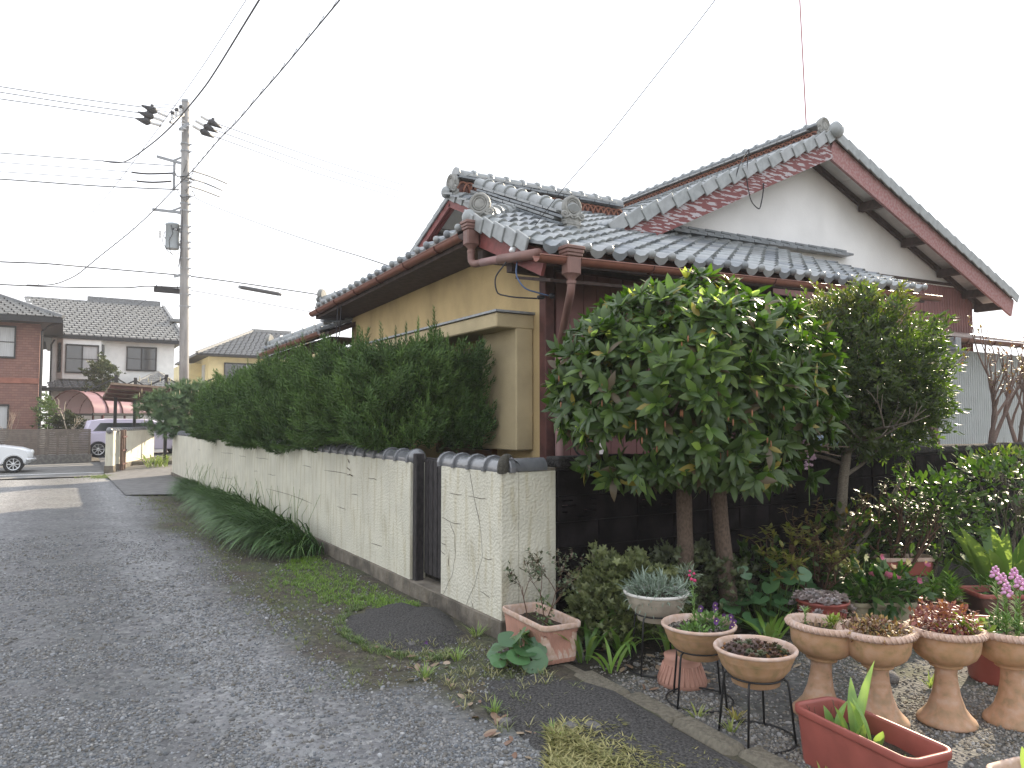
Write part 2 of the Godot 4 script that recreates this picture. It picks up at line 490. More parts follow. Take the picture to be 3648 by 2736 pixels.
func make_tiles() -> void:
	var b := MB.new()
	tile_shape(b)
	tile_mesh = b.done()
	b = MB.new()
	tile_shape(b)
	for i in PROF.size() - 1:      # scalloped front skirt
		var p: Array = PROF[i]
		var q: Array = PROF[i + 1]
		var dp: float = 0.045 + 0.03 * sin(PI * clampf(p[0] / 0.7, 0, 1))
		var dq: float = 0.045 + 0.03 * sin(PI * clampf(q[0] / 0.7, 0, 1))
		b.quad(Vector3(p[0] * TW, p[1] + 0.034 - dp, 0.012), Vector3(q[0] * TW, q[1] + 0.034 - dq, 0.012), Vector3(q[0] * TW, q[1] + 0.036, 0.006), Vector3(p[0] * TW, p[1] + 0.036, 0.006))
	b.sm(true)
	b.ball(Vector3(0.84 * TW, 0.045, 0.01), Vector3(0.048, 0.048, 0.04), 10, 6)
	eave_mesh = b.done()
	b = MB.new()                    # half round ridge cap with a collar, along +z, 0.27 long
	b.sm(true)
	b.x = Transform3D(Basis(Vector3(1, 0, 0), Vector3(0, 0, 1), Vector3(0, -1, 0)), Vector3.ZERO)
	b.lathe([Vector2(0.085, -0.02), Vector2(0.085, 0.232)], 10, -0.25, PI + 0.25)
	b.sm(false)
	b.lathe([Vector2(0.0, 0.228), Vector2(0.106, 0.228), Vector2(0.110, 0.234), Vector2(0.110, 0.264), Vector2(0.104, 0.27), Vector2(0.0, 0.27)], 10, -0.25, PI + 0.25)
	cap_mesh = b.done()
	b = MB.new()                    # verge tile with its flap on the x = 0 side
	tile_shape(b)
	b.cbox(Vector3(-0.016, -0.022, -0.12), Vector3(0.026, 0.155, 0.272), 0.006, Basis(Vector3.RIGHT, 0.10) * Basis(Vector3.UP, -0.07))
	verge_mesh = b.done()
	b = MB.new()
	b.cbox(Vector3(0, 0, 0), Vector3(1, 0.034, 0.29), 0.004)
	slab_mesh = b.done()
	# ogre-face end tile: ringed disc, two scrolls and a carved foot; faces +z
	b = MB.new()
	b.sm(true)
	var ring := func(r: float, t: float, z: float, c: Vector3, n: int) -> void:
		var path := []
		for k in n + 1:
			var a := TAU * k / n
			path.append(c + Vector3(cos(a) * r, sin(a) * r, z))
		b.tube(path, [t], 6, false)
	ring.call(0.165, 0.035, 0.05, Vector3(0, 0.32, 0), 22)
	ring.call(0.115, 0.018, 0.05, Vector3(0, 0.325, 0), 18)
	for s in [-1.0, 1.0]:
		ring.call(0.05, 0.024, 0.055, Vector3(0.19 * s, 0.16, 0), 12)
		b.ball(Vector3(0.19 * s, 0.16, 0.05), Vector3(0.035, 0.035, 0.04), 8, 5)
		b.tube([Vector3(0.02 * s, 0.10, 0.07), Vector3(0.09 * s, 0.15, 0.075), Vector3(0.14 * s, 0.11, 0.07), Vector3(0.2 * s, 0.09, 0.06)], [0.02, 0.026, 0.022, 0.015], 6)
	b.x = Transform3D(Basis(Vector3(1, 0, 0), Vector3(0, 0, 1), Vector3(0, -1, 0)), Vector3(0, 0.32, 0))
	b.sm(false)
	b.lathe([Vector2(0.0, -0.06), Vector2(0.17, -0.06), Vector2(0.195, -0.02), Vector2(0.195, 0.03), Vector2(0.17, 0.05), Vector2(0.10, 0.045), Vector2(0.085, 0.062), Vector2(0.0, 0.066)], 22)
	b.x = Transform3D()
	b.cbox(Vector3(0, 0.10, 0.0), Vector3(0.36, 0.12, 0.12), 0.015)
	b.cbox(Vector3(0, 0.02, 0.0), Vector3(0.34, 0.07, 0.15), 0.012)
	b.cbox(Vector3(0, -0.06, 0.01), Vector3(0.28, 0.10, 0.13), 0.012)
	oni_mesh = b.done()

# one slope of tiles: f(u, v) gives the point, u along the eave, v up the slope (metres); keep(u, v) tells whether to lay one
func tile_slope(roof: Node, f: Callable, ulen: float, vlen: float, keep: Callable, single: bool, verge := false) -> void:
	var cols := int(ulen / TW)
	var rows := int(vlen / TE)
	var left := [SurfaceTool.new(), SurfaceTool.new(), SurfaceTool.new()]
	for s in left: s.begin(Mesh.PRIMITIVE_TRIANGLES)
	var tones := [M.tile, M.tile2, M.tile3]
	var any := [false, false, false]
	for r in rows:
		for c in cols:
			var u := c * TW
			var v := r * TE
			if not keep.call(u + TW / 2, v + TE / 2): continue
			var p: Vector3 = f.call(u, v)
			var e1: Vector3 = f.call(u + TW, v) - p
			var e2: Vector3 = f.call(u, v + TE) - p
			var nn := e1.cross(e2).normalized()
			var bx := Basis(e1 / TW, nn, -e2.normalized())
			bx = bx.rotated(nn, rng.randf_range(-0.012, 0.012)).rotated(e1.normalized(), rng.randf_range(-0.012, 0.012))
			var t := Transform3D(bx, p + nn * rng.randf_range(-0.002, 0.004))
			var k := rng.randi() % 3
			if r == 0: part(roof, "eave_tile", eave_mesh, tones[k], t)
			elif verge and c == 0: part(roof, "verge_tile", verge_mesh, tones[1], t)
			elif single and tiles_left > 0:
				tiles_left -= 1
				part(roof, "roof_tile", tile_mesh, tones[k], t)
			else:
				left[k].append_from(tile_mesh, 0, t)
				any[k] = true
	for k in 3:
		if any[k]: part(roof, "roof_tiling", left[k].commit(), tones[k]).set_meta("kind", "stuff")

var tiles_left := 300

# stacked ridge from a to b (points on the roof surface); layers of flat courses under round caps, end tile at a
func ridge(roof: Node, a: Vector3, b: Vector3, layers: int, w: float, oni: bool, lattice := false, os := 1.0, lh := 1.0) -> void:
	var d := (b - a).normalized()
	var L := a.distance_to(b)
	var side := d.cross(Vector3.UP).normalized()
	var up := side.cross(d)
	var B := Basis(side, up, -d)
	var y := 0.0
	var n := int(L / 0.30)
	var lat_at := layers / 2
	for k in layers:
		if lattice and k == lat_at:
			var m := MB.new()
			m.box(a + d * L / 2 + up * (y + 0.09 * lh), Vector3(w * 0.5, 0.17 * lh, L), B)
			part(roof, "lattice_core", m.done(), M.brown_board)
			m = MB.new()
			m.sm(true)
			var q := int(L / 0.21)
			for i in q:
				for s in [-1.0, 1.0]:
					for g in 2:
						var path := []
						var c0: Vector3 = a + d * (0.21 * i + 0.10 + (0.105 if g else 0.0)) + side * s * (w * 0.27 + 0.006 * g) + up * (y + 0.005)
						for j in 9:
							var an := PI * j / 8
							path.append(c0 + d * cos(an) * 0.105 + up * sin(an) * 0.15 * lh)
						m.tube(path, [0.017], 4)
			part(roof, "lattice_ring_band", m.done(), M.lattice).set_meta("kind", "stuff")
			y += 0.19 * lh
		var st := SurfaceTool.new()
		st.begin(Mesh.PRIMITIVE_TRIANGLES)
		var ww := w * (1.0 - 0.035 * k)
		for i in n:
			for s in [-1.0, 1.0]:
				var t := (i + 0.5 + (0.5 if k % 2 else 0.0)) * 0.30
				if t > L - 0.1: continue
				var c: Vector3 = a + d * t + side * s * ww * 0.26 + up * (y + 0.015 + rng.randf_range(-0.003, 0.003))
				st.append_from(slab_mesh, 0, Transform3D(Basis(side * ww * 0.5, (up + side * s * 0.16).normalized(), -d), c))
		part(roof, "ridge_course", st.commit(), M.tile if k % 2 else M.tile3).set_meta("kind", "stuff")
		y += 0.042
	var cn := int(L / 0.255)
	for i in cn:
		var t := Transform3D(Basis(side, up, -d), a + d * (L * (i + 1) / cn) + up * (y + 0.0) - d * 0.0)
		part(roof, "ridge_tile", cap_mesh, M.tile2 if i % 2 else M.tile, t)
	if oni:
		var dh := Vector3(d.x, 0, d.z).normalized()
		part(roof, "ogre_tile", oni_mesh, M.oni, Transform3D(Basis(Vector3.UP.cross(-dh), Vector3.UP, -dh) * os, a - dh * 0.02 + Vector3.UP * 0.02))

func gutter_run(h: Node, a: Vector3, b: Vector3, r := 0.062) -> void:    # open half pipe
	var d := (b - a).normalized()
	var L := a.distance_to(b)
	var side := d.cross(Vector3.UP).normalized()
	var m := MB.new()
	m.sm(true)
	m.x = Transform3D(Basis(side, d, side.cross(d)), a)
	m.lathe([Vector2(r, 0), Vector2(r, L)], 9, 0.0, PI)
	m.lathe([Vector2(r - 0.005, L), Vector2(r - 0.005, 0)], 9, 0.0, PI)
	m.x = Transform3D()
	m.sm(false)
	for s in [-1.0, 1.0]: m.tube([a + side * s * r, b + side * s * r], [0.008], 6)
	var g := part(h, "gutter", m.done(), M.gutter)
	var n := int(L / 0.9)
	m = MB.new()
	for i in n:
		var p := a + d * (i + 0.5) * 0.9
		var path := []
		for j in 7: path.append(p + side * cos(PI * j / 6) * (r + 0.008) - side.cross(d).abs() * sin(PI * j / 6) * (r + 0.008))
		m.tube(path, [0.007], 4)
	if n > 0: part(g, "bracket", m.done(), M.brown_board)

func hopper(h: Node, at: Vector3, sc := 1.0) -> Node3D:    # rain collector with stepped rim
	var b := MB.new()
	b.x = Transform3D(Basis() * sc, at)
	b.cbox(Vector3(0, 0.215, 0), Vector3(0.27, 0.045, 0.22), 0.008)
	b.cbox(Vector3(0, 0.17, 0), Vector3(0.245, 0.045, 0.20), 0.008)
	b.cbox(Vector3(0, 0.13, 0), Vector3(0.225, 0.04, 0.18), 0.008)
	b.cbox(Vector3(0, 0.0, 0), Vector3(0.20, 0.23, 0.16), 0.02)
	b.sm(true)
	b.lathe([Vector2(0.05, -0.22), Vector2(0.05, -0.16), Vector2(0.10, -0.105)], 14)
	b.sm(false)
	b.lathe([Vector2(0.0, -0.22), Vector2(0.06, -0.22), Vector2(0.06, -0.18), Vector2(0.05, -0.18)], 14)
	return part(h, "rain_hopper", b.done(), M.pipe)

func pipe(h: Node, path: Array, r: float, m: Material) -> void:
	var b := MB.new()
	b.sm(true)
	b.tube(bend(path) if path.size() > 2 else path, [r], 12)
	part(h, "downpipe", b.done(), m)

func bend(pts: Array) -> Array:
	var c := Curve3D.new()
	for i in pts.size():
		var tg: Vector3 = (pts[mini(i + 1, pts.size() - 1)] - pts[maxi(i - 1, 0)]) / 6.0
		c.add_point(pts[i], -tg, tg)
	var path := []
	var n := pts.size() * 5
	for i in n + 1: path.append(c.sample_baked(c.get_baked_length() * i / n, true))
	return path

func slab(b: MB, a: Vector3, u: Vector3, v: Vector3, t: float) -> void:   # parallelogram plate, thickness t downwards
	var n := Vector3.DOWN * t
	b.quad(a, a + u, a + u + v, a + v)
	b.quad(a + n, a + v + n, a + u + v + n, a + u + n)
	b.quad(a, a + n, a + u + n, a + u); b.quad(a + u, a + u + n, a + u + v + n, a + u + v)
	b.quad(a + u + v, a + u + v + n, a + v + n, a + v); b.quad(a + v, a + v + n, a + n, a)

func fy(x: float, z: float) -> float:      # the front slope
	return 3.20 + 0.43 * (-5.58 - z) + (x - 3.7) * 0.028

func main_house() -> void:
	var h := thing("tiled_house", "tiled house with yellow stucco side and white gable behind the hedge and round tree", "house", Vector3(4.2, 0, -6.23))
	var W := Transform3D(Basis(), -h.position)
	var root := func(called: String, b: MB, m: Material) -> MeshInstance3D: return part(h, called, b.done(), m, W)
	var b := MB.new()
	# street side wall, yellow: polygon in (z, y) extruded along x
	b.x = Transform3D(Basis(Vector3(0, 0, 1), Vector3(0, 1, 0), Vector3(-1, 0, 0)), Vector3(4.2, 0, 0))
	b.prism([Vector2(-11.92, 0.25), Vector2(-8.62, 0.25), Vector2(-8.62, 3.54), Vector2(-11.92, 3.46)], -0.2, 0.0)
	b.prism([Vector2(-7.2, 0.25), Vector2(-6.30, 0.25), Vector2(-6.30, 3.12), Vector2(-7.05, 3.46), Vector2(-7.2, 3.54)], -0.2, 0.0)
	b.prism([Vector2(-8.62, 2.46), Vector2(-7.2, 2.46), Vector2(-7.2, 3.54), Vector2(-8.62, 3.53)], -0.2, 0.0)
	b.prism([Vector2(-8.62, 0.25), Vector2(-7.2, 0.25), Vector2(-7.2, 1.22), Vector2(-8.62, 1.22)], -0.2, 0.0)
	b.x = Transform3D()
	b.box(Vector3(8, 1.9, -12.0), Vector3(7.6, 3.3, 0.2))
	var wall = root.call("side_wall", b, M.yellow)
	b = MB.new()
	b.cbox(Vector3(4.09, 1.97, -6.80), Vector3(0.21, 1.34, 0.72), 0.012)
	root.call("shutter_box", b, M.yellow_pale)
	# canopy over the windows
	b = MB.new()
	b.cbox(Vector3(3.975, 2.63, -9.15), Vector3(0.46, 0.15, 5.44), 0.012)
	var can = root.call("window_canopy", b, M.yellow_pale)
	b = MB.new()
	b.box(Vector3(3.97, 2.722, -9.15), Vector3(0.485, 0.022, 5.48))
	part(can, "metal_flashing", b.done(), M.galv)
	# window
	b = MB.new()
	for z in [-8.6, -7.91, -7.22]: b.box(Vector3(4.2, 1.84, z), Vector3(0.14, 1.24, 0.06))
	for y in [1.24, 2.43]: b.box(Vector3(4.2, y, -7.91), Vector3(0.15, 0.06, 1.42))
	b.box(Vector3(4.21, 1.84, -7.91), Vector3(0.10, 0.035, 1.36))
	var win = root.call("window", b, mott(C(0.20, 0.11, 0.06), C(0.13, 0.07, 0.04), 0.6))
	b = MB.new()
	b.box(Vector3(4.22, 1.84, -7.91), Vector3(0.008, 1.14, 1.34))
	part(win, "pane", b.done(), M.glass_dark)
	b = MB.new()
	b.box(Vector3(4.27, 1.84, -7.91), Vector3(0.02, 1.14, 1.34))
	part(win, "curtain", b.done(), M.curtain)
	# back shell, so that the house is closed
	b = MB.new()
	b.box(Vector3(7.0, 1.7, -9.1), Vector3(4.6, 3.1, 5.5))
	b.box(Vector3(13.0, 2.0, -12.2), Vector3(5.9, 4.2, 8.0))
	b.box(Vector3(10, 0.15, -9.2), Vector3(11.4, 0.3, 5.6))
	root.call("inner_wall", b, M.dark_wood)
	# front wall of upright boards
	var bm := []
	for k in 3: bm.append(mott(C(0.25 - 0.025 * k, 0.112 - 0.01 * k, 0.105 - 0.01 * k), C(0.19 - 0.015 * k, 0.085, 0.08), 0.65, 0.006, 0.6, 0.0, 0.1, 70 + k))
	b = MB.new()
	b.cbox(Vector3(0, 0, 0), Vector3(0.172, 2.9, 0.03), 0.006)
	var board := b.done()
	b = MB.new()
	b.box(Vector3(7.05, 1.7, -6.27), Vector3(5.7, 2.95, 0.03))
	var fw = root.call("front_wall", b, M.brown_board)
	for i in 31:
		part(fw, "wall_board", board, bm[rng.randi() % 3], Transform3D(Basis(), Vector3(4.42 + i * 0.178, 1.70, -6.235 + rng.randf_range(-0.003, 0.003))))
	b = MB.new()
	b.cbox(Vector3(4.23, 1.72, -6.24), Vector3(0.11, 2.95, 0.12), 0.008)
	root.call("corner_post", b, M.brown_board)
	b = MB.new()
	for x in [7.55, 8.35, 9.15]: b.box(Vector3(x, 1.75, -6.19), Vector3(0.05, 1.2, 0.06))
	for y in [1.15, 2.35]: b.box(Vector3(8.35, y, -6.19), Vector3(1.7, 0.05, 0.07))
	var fwin = root.call("window", b, M.galv)
	for x in [7.95, 8.75]:
		b = MB.new()
		b.box(Vector3(x, 1.75, -6.20), Vector3(0.75, 1.15, 0.01))
		part(fwin, "pane", b.done(), M.glass_pale)
	# ---- front slope
	b = MB.new()
	slab(b, Vector3(3.80, fy(3.8, -5.66) - 0.03, -5.66), Vector3(6.2, 6.2 * 0.028, 0), Vector3(0, 0.43 * 1.36, -1.36), 0.10)
	slab(b, Vector3(4.75, fy(4.75, -7.03) - 0.04, -7.03), Vector3(5.0, 5.0 * 0.028, 0), Vector3(0, 0.43 * 0.95, -0.95), 0.10)
	slab(b, Vector3(4.75, fy(4.75, -7.99) - 0.04, -7.99), Vector3(2.6, 2.6 * 0.028, 0), Vector3(0, 0.43 * 1.25, -1.25), 0.10)
	var fr = root.call("front_roof", b, M.brown_board)
	var ff := func(u: float, v: float) -> Vector3:
		var z := -5.56 - v * 0.9187
		return Vector3(3.72 + u, fy(3.72 + u, z) + 0.0, z)
	var keep := func(u: float, v: float) -> bool:
		var x := 3.72 + u
		var z := -5.56 - v * 0.9187
		if x > 7.75: return z > -7.98 and x < 10.05 + (z + 5.6) * 0.18
		if x > 6.35 and z < -7.98: return x < 7.4 + (z + 9.3) * 0.9
		if z < -7.0 and z > -8.1: return x > 3.72 + (-7.0 - z)
		if z <= -8.1: return x > 4.66
		return true
	tile_slope(fr, ff, 6.6, 4.1, keep, true, true)
	# left verge: bargeboard, and the boards under the eaves
	b = MB.new()
	b.bar(Vector3(3.79, fy(3.8, -5.62) - 0.17, -5.62), Vector3(3.79, fy(3.8, -7.05) - 0.17, -7.05), 0.035, 0.22)
	root.call("bargeboard", b, M.red_board)
	b = MB.new()
	b.box(Vector3(6.95, 3.06, -5.93), Vector3(6.2, 0.03, 0.62), Basis(Vector3(0, 0, 1), 0.028) * Basis(Vector3(1, 0, 0), 0.2))
	b.box(Vector3(6.95, 3.20, -5.67), Vector3(6.3, 0.12, 0.03), Basis(Vector3(0, 0, 1), 0.028))
	b.box(Vector3(3.99, 3.15, -6.24), Vector3(0.42, 0.13, 0.10))
	b.box(Vector3(3.99, 3.36, -6.85), Vector3(0.40, 0.12, 0.10))
	root.call("eave_board", b, M.dark_wood)
	b = MB.new()
	slab(b, Vector3(3.84, fy(3.8, -5.7) - 0.14, -5.7), Vector3(0.40, 0, 0), Vector3(0, 0.43 * 1.4, -1.4), 0.02)
	root.call("verge_soffit", b, M.dark_wood)
	# ---- street side skirt slope
	var sf := func(u: float, v: float) -> Vector3:
		var z := -12.5 + u
		return Vector3(3.70 + v * 0.9187, 3.52 + 0.43 * (v * 0.9187) + (0.16 * u / 5.5), z)
	b = MB.new()
	for yy in [0.0, -0.07]:
		b.quad(Vector3(3.70, 3.50 + yy, -12.45), Vector3(3.70, 3.66 + yy, -7.08), Vector3(4.85, 4.12 + yy, -8.3), Vector3(4.85, 4.0 + yy, -11.3))
	var sr = root.call("side_roof", b, M.dark_wood)
	var skeep := func(u: float, v: float) -> bool:
		var z := -12.5 + u
		return v * 0.92 < -7.0 - z + 0.1 and v * 0.92 < z + 12.6
	tile_slope(sr, sf, 5.5, 1.6, skeep, false)
	b = MB.new()
	b.box(Vector3(3.70, 3.50, -9.75), Vector3(0.035, 0.13, 5.4), Basis(Vector3(1, 0, 0), -0.029))
	b.box(Vector3(3.96, 3.43, -9.75), Vector3(0.55, 0.025, 5.4), Basis(Vector3(1, 0, 0), -0.029))
	b.box(Vector3(3.96, 3.40, -12.0), Vector3(0.5, 0.1, 0.1))
	root.call("side_eave_board", b, M.dark_wood)
	# ---- small gable of the hipped roof (faces the lane)
	var ry := 4.80
	b = MB.new()
	b.x = Transform3D(Basis(Vector3(0, 0, 1), Vector3(0, 1, 0), Vector3(-1, 0, 0)), Vector3(5.15, 0, 0))
	b.prism([Vector2(-11.0, 3.9), Vector2(-7.7, 3.9), Vector2(-9.3, 4.72)], -0.1, 0.0)
	b.x = Transform3D()
	root.call("small_gable", b, M.yellow_pale)
	b = MB.new()
	b.bar(Vector3(4.66, ry - 0.09, -9.3), Vector3(4.66, ry - 0.09 - 0.43 * 1.75, -11.05), 0.04, 0.13)
	b.bar(Vector3(4.66, ry - 0.09, -9.3), Vector3(4.66, ry - 0.09 - 0.43 * 1.4, -7.9), 0.04, 0.14)
	b.bar(Vector3(4.715, ry - 0.11, -9.3), Vector3(4.715, ry - 0.11 - 0.43 * 1.75, -11.05), 0.05, 0.10)
	root.call("gable_bargeboard", b, M.red_board)
	b = MB.new()
	b.bar(Vector3(5.10, ry - 0.13, -9.3), Vector3(5.10, ry - 0.13 - 0.43 * 1.75, -11.05), 0.07, 0.08)
	for t in [0.62, 1.2]: b.box(Vector3(4.9, ry - 0.13 - 0.43 * t, -9.3 - t), Vector3(0.5, 0.035, 0.05))
	root.call("gable_rafter", b, M.dark_wood)
	b = MB.new()
	for k in 3:
		slab(b, Vector3(4.69, ry - 0.075 - 0.43 * (0.58 * k + 0.56), -9.3 - 0.58 * k - 0.56), Vector3(0.44, 0, 0), Vector3(0, 0.43 * 0.55, 0.55), 0.01)
	root.call("gable_soffit", b, M.soffit)
	b = MB.new()
	slab(b, Vector3(4.66, ry - 0.43 * 2.0, -11.3), Vector3(4.0, 0, 0), Vector3(0, 0.43 * 2.0, 2.0), 0.06)
	slab(b, Vector3(4.66, ry - 0.03, -9.3), Vector3(2.6, 0, 0), Vector3(0, -0.43 * 1.3, 1.3), 0.06)
	var ur = root.call("upper_roof", b, M.dark_wood)
	var uf := func(u: float, v: float) -> Vector3:
		return Vector3(8.6 - u, ry - 0.43 * 2.0 + 0.43 * v * 0.9187, -11.3 + v * 0.9187)
	tile_slope(ur, uf, 3.9, 2.1, func(_u, _v): return true, false)
	var vt := SurfaceTool.new()
	vt.begin(Mesh.PRIMITIVE_TRIANGLES)
	for i in 8:      # verge tiles on both rakes
		var t := 0.02 + i * 0.215
		if i < 6:
			part(ur, "verge_tile", verge_mesh, M.tile2, Transform3D(Basis(Vector3.RIGHT, Vector3(0, 0.9187, 0.395), Vector3(0, -0.395, 0.9187)) * Basis().scaled(Vector3(1, 0.55, 1)), Vector3(4.64, ry - 0.43 * (t + 0.215) - 0.005, -9.3 + t + 0.215)))
		part(ur, "verge_tile", verge_mesh, M.tile2, Transform3D(Basis(Vector3.LEFT, Vector3(0, 0.9187, -0.395), Vector3(0, -0.395, -0.9187)) * Basis(Vector3(-1, 0, 0), Vector3(0, 0.5, 0), Vector3(0, 0, 1)), Vector3(4.64, ry - 0.43 * (t + 0.215) - 0.005, -9.3 - t - 0.215)))
	ridge(ur, Vector3(4.72, ry - 0.04, -9.3), Vector3(7.75, ry - 0.01, -9.3), 4, 0.34, true, true, 0.66)
	b = MB.new()
	b.sm(true)
	b.ball(Vector3(4.58, ry + 0.04, -9.3), Vector3(0.06, 0.085, 0.085), 12, 7)
	b.ball(Vector3(3.72, 3.80, -6.98), Vector3(0.075, 0.09, 0.09), 12, 7)
	part(ur, "round_end_tile", b.done(), M.tile2)
	# ridge down the front slope and the corner hip
	ridge(fr, Vector3(5.08, fy(5.1, -7.0) + 0.04, -7.0), Vector3(4.98, fy(5.0, -9.1) + 0.04, -9.1), 4, 0.30, true, false, 0.66)
	ridge(fr, Vector3(3.90, fy(3.9, -7.04) - 0.07, -7.04), Vector3(4.92, fy(4.9, -8.05) - 0.08, -8.02), 2, 0.26, true, false, 0.62)
	ridge(sr, Vector3(3.78, 3.55, -12.35), Vector3(4.9, 4.03, -11.2), 2, 0.26, true, false, 0.55)
	# gutters, hoppers, downpipes
	gutter_run(h, Vector3(3.64, 3.44, -12.5) - h.position, Vector3(3.64, 3.60, -6.98) - h.position)
	gutter_run(h, Vector3(3.62, 3.09, -5.50) - h.position, Vector3(10.15, 3.285, -5.50) - h.position)
	hopper(h, Vector3(3.69, 3.55, -6.87) - h.position, 0.74)
	hopper(h, Vector3(3.99, 3.03, -5.48) - h.position, 0.76)
	var o := -h.position
	pipe(h, [Vector3(3.69, 3.40, -6.87) + o, Vector3(3.69, 3.30, -6.86) + o, Vector3(3.70, 3.26, -6.80) + o, Vector3(3.71, 3.25, -6.65) + o], 0.04, M.pipe)
	pipe(h, [Vector3(3.71, 3.25, -6.67) + o, Vector3(3.70, 3.21, -6.25) + o], 0.042, M.pipe_pink)
	pipe(h, [Vector3(3.70, 3.21, -6.28) + o, Vector3(3.69, 3.13, -5.58) + o], 0.05, M.pipe)
	pipe(h, [Vector3(3.99, 2.88, -5.48) + o, Vector3(3.99, 2.80, -5.49) + o, Vector3(4.02, 2.72, -5.56) + o, Vector3(4.29, 2.40, -6.08) + o, Vector3(4.31, 2.33, -6.13) + o], 0.038, M.pipe)
	pipe(h, [Vector3(4.31, 2.36, -6.14) + o, Vector3(4.31, 0.3, -6.14) + o], 0.042, M.pipe_pink)
	# cables at the corner
	b = MB.new()
	b.sm(true)
	b.tube(bend([Vector3(3.72, 3.22, -6.08), Vector3(3.60, 3.0, -6.2), Vector3(3.62, 2.86, -6.2), Vector3(3.75, 2.80, -6.05), Vector3(3.92, 2.79, -5.95)]), [0.008], 5)
	b.tube([Vector3(3.93, 2.80, -5.95), Vector3(4.0, 2.81, -5.95)], [0.02], 6)
	b.ball(Vector3(4.06, 2.82, -5.9), Vector3.ONE * 0.03, 8, 5)
	part(h, "black_cable", b.done(), M.wire, W)
	b = MB.new()
	b.sm(true)
	b.tube(bend([Vector3(3.74, 3.24, -6.0), Vector3(3.72, 3.0, -6.0), Vector3(3.78, 2.88, -5.95), Vector3(4.02, 2.82, -5.9)]), [0.008], 5)
	part(h, "blue_cable", b.done(), mat(C(0.10, 0.16, 0.30), 0.5), W)
	b = MB.new()
	b.cbox(Vector3(3.72, 3.29, -6.05), Vector3(0.05, 0.13, 0.05), 0.01, Basis(Vector3(0, 0, 1), -0.5))
	part(h, "cable_clamp", b.done(), M.porcelain, W)
	b = MB.new()
	b.sm(true)
	b.tube([Vector3(3.66, 3.4, -11.2), Vector3(3.64, 2.95, -11.2), Vector3(3.64, 2.85, -11.15), Vector3(3.66, 2.95, -11.1), Vector3(3.68, 3.4, -11.1)], [0.008], 4)
	part(h, "black_cable", b.done(), M.wire, W)
	b = MB.new()
	b.sm(true)
	var hose := []
	for k in 17: hose.append(Vector3(4.56 + cos(TAU * k / 16) * 0.14, 1.40 + sin(TAU * k / 16) * 0.16, -6.06 + 0.02 * k / 16.0))
	b.tube(hose, [0.012], 7)
	part(h, "garden_hose", b.done(), M.wire, W)
	b = MB.new()
	b.sm(true)
	b.tube([Vector3(4.75, 0.3, -6.02), Vector3(4.75, 1.60, -6.02)], [0.028], 8)
	part(h, "standpipe", b.done(), mat(C(0.62, 0.56, 0.54), 0.5), W)
	b = MB.new()
	b.cbox(Vector3(4.79, 1.46, -5.98), Vector3(0.09, 0.035, 0.05), 0.008)
	b.cbox(Vector3(4.79, 1.50, -5.98), Vector3(0.06, 0.02, 0.02), 0.005)
	part(h, "tap", b.done(), mat(C(0.05, 0.22, 0.18), 0.5), W)
	# ---- white gable and its roof
	b = MB.new()
	b.prism([Vector2(6.6, 4.0), Vector2(9.9, 4.15), Vector2(16.05, 4.32), Vector2(16.05, 4.42), Vector2(10.7, 6.08), Vector2(6.6, 4.2)], -8.2, -8.0)
	root.call("white_gable", b, M.white)
	b = MB.new()
	b.box(Vector3(12.98, 2.3, -8.12), Vector3(6.14, 4.0, 0.2))
	var rw = root.call("gable_lower_wall", b, M.red_corr)
	b = MB.new()
	b.sm(true)
	b.tube([Vector3(0, 0.4, 0), Vector3(0, 4.28, 0)], [0.042], 6, false)
	var rib := b.done()
	for i in 20: part(rw, "corrugation", rib, M.red_corr, Transform3D(Basis(), Vector3(14.2 + i * 0.095, 0, -8.03)))
	b = MB.new()
	b.box(Vector3(13.5, 4.30, -7.99), Vector3(5.2, 0.05, 0.06), Basis(Vector3(0, 0, 1), 0.024))
	root.call("wall_flashing", b, M.dark_wood)
	b = MB.new()
	for k in 3:
		for i in 14:
			b.cbox(Vector3(7.0 + i * 0.345 + (0.17 if k % 2 else 0.0), fy(7, -7.95) + 0.05 + 0.038 * k + (7.0 + i * 0.345 - 7) * 0.028, -7.93 + 0.02 * (2 - k)), Vector3(0.335, 0.034, 0.15), 0.004)
	root.call("wall_flashing_tile", b, M.tile3).set_meta("kind", "stuff")
	var al := atan(0.467)
	var ar := atan(0.376)
	b = MB.new()
	slab(b, Vector3(10.7, 6.27, -15.5), Vector3(0, 0, 8.05), Vector3(-4.6, -4.6 * 0.467, 0), 0.09)
	slab(b, Vector3(10.7, 6.27, -7.45), Vector3(0, 0, -8.05), Vector3(5.85, -5.85 * 0.376, 0), 0.09)
	var gr = root.call("gable_roof", b, M.dark_wood)
	var gf := func(u: float, v: float) -> Vector3:
		return Vector3(5.98 + v * cos(al), 6.30 - 0.467 * 4.72 + v * sin(al), -15.3 + u)
	tile_slope(gr, gf, 7.85, 5.25, func(u, v): return u > 2.0, false)
	for i in 17:
		var t := 0.02 + i * 0.31
		var p := Vector3(5.98 + t * cos(al), 6.31 - 0.467 * 4.72 + t * sin(al), -7.40)
		part(gr, "verge_tile", verge_mesh, M.tile2 if i % 3 else M.tile, Transform3D(Basis(Vector3(0, 0, -1), Vector3(-sin(al), cos(al), 0), Vector3(-cos(al), -sin(al), 0)) * Basis(Vector3.RIGHT, 0.07) * Basis().scaled(Vector3(1, 1.15, 1.3)), p))
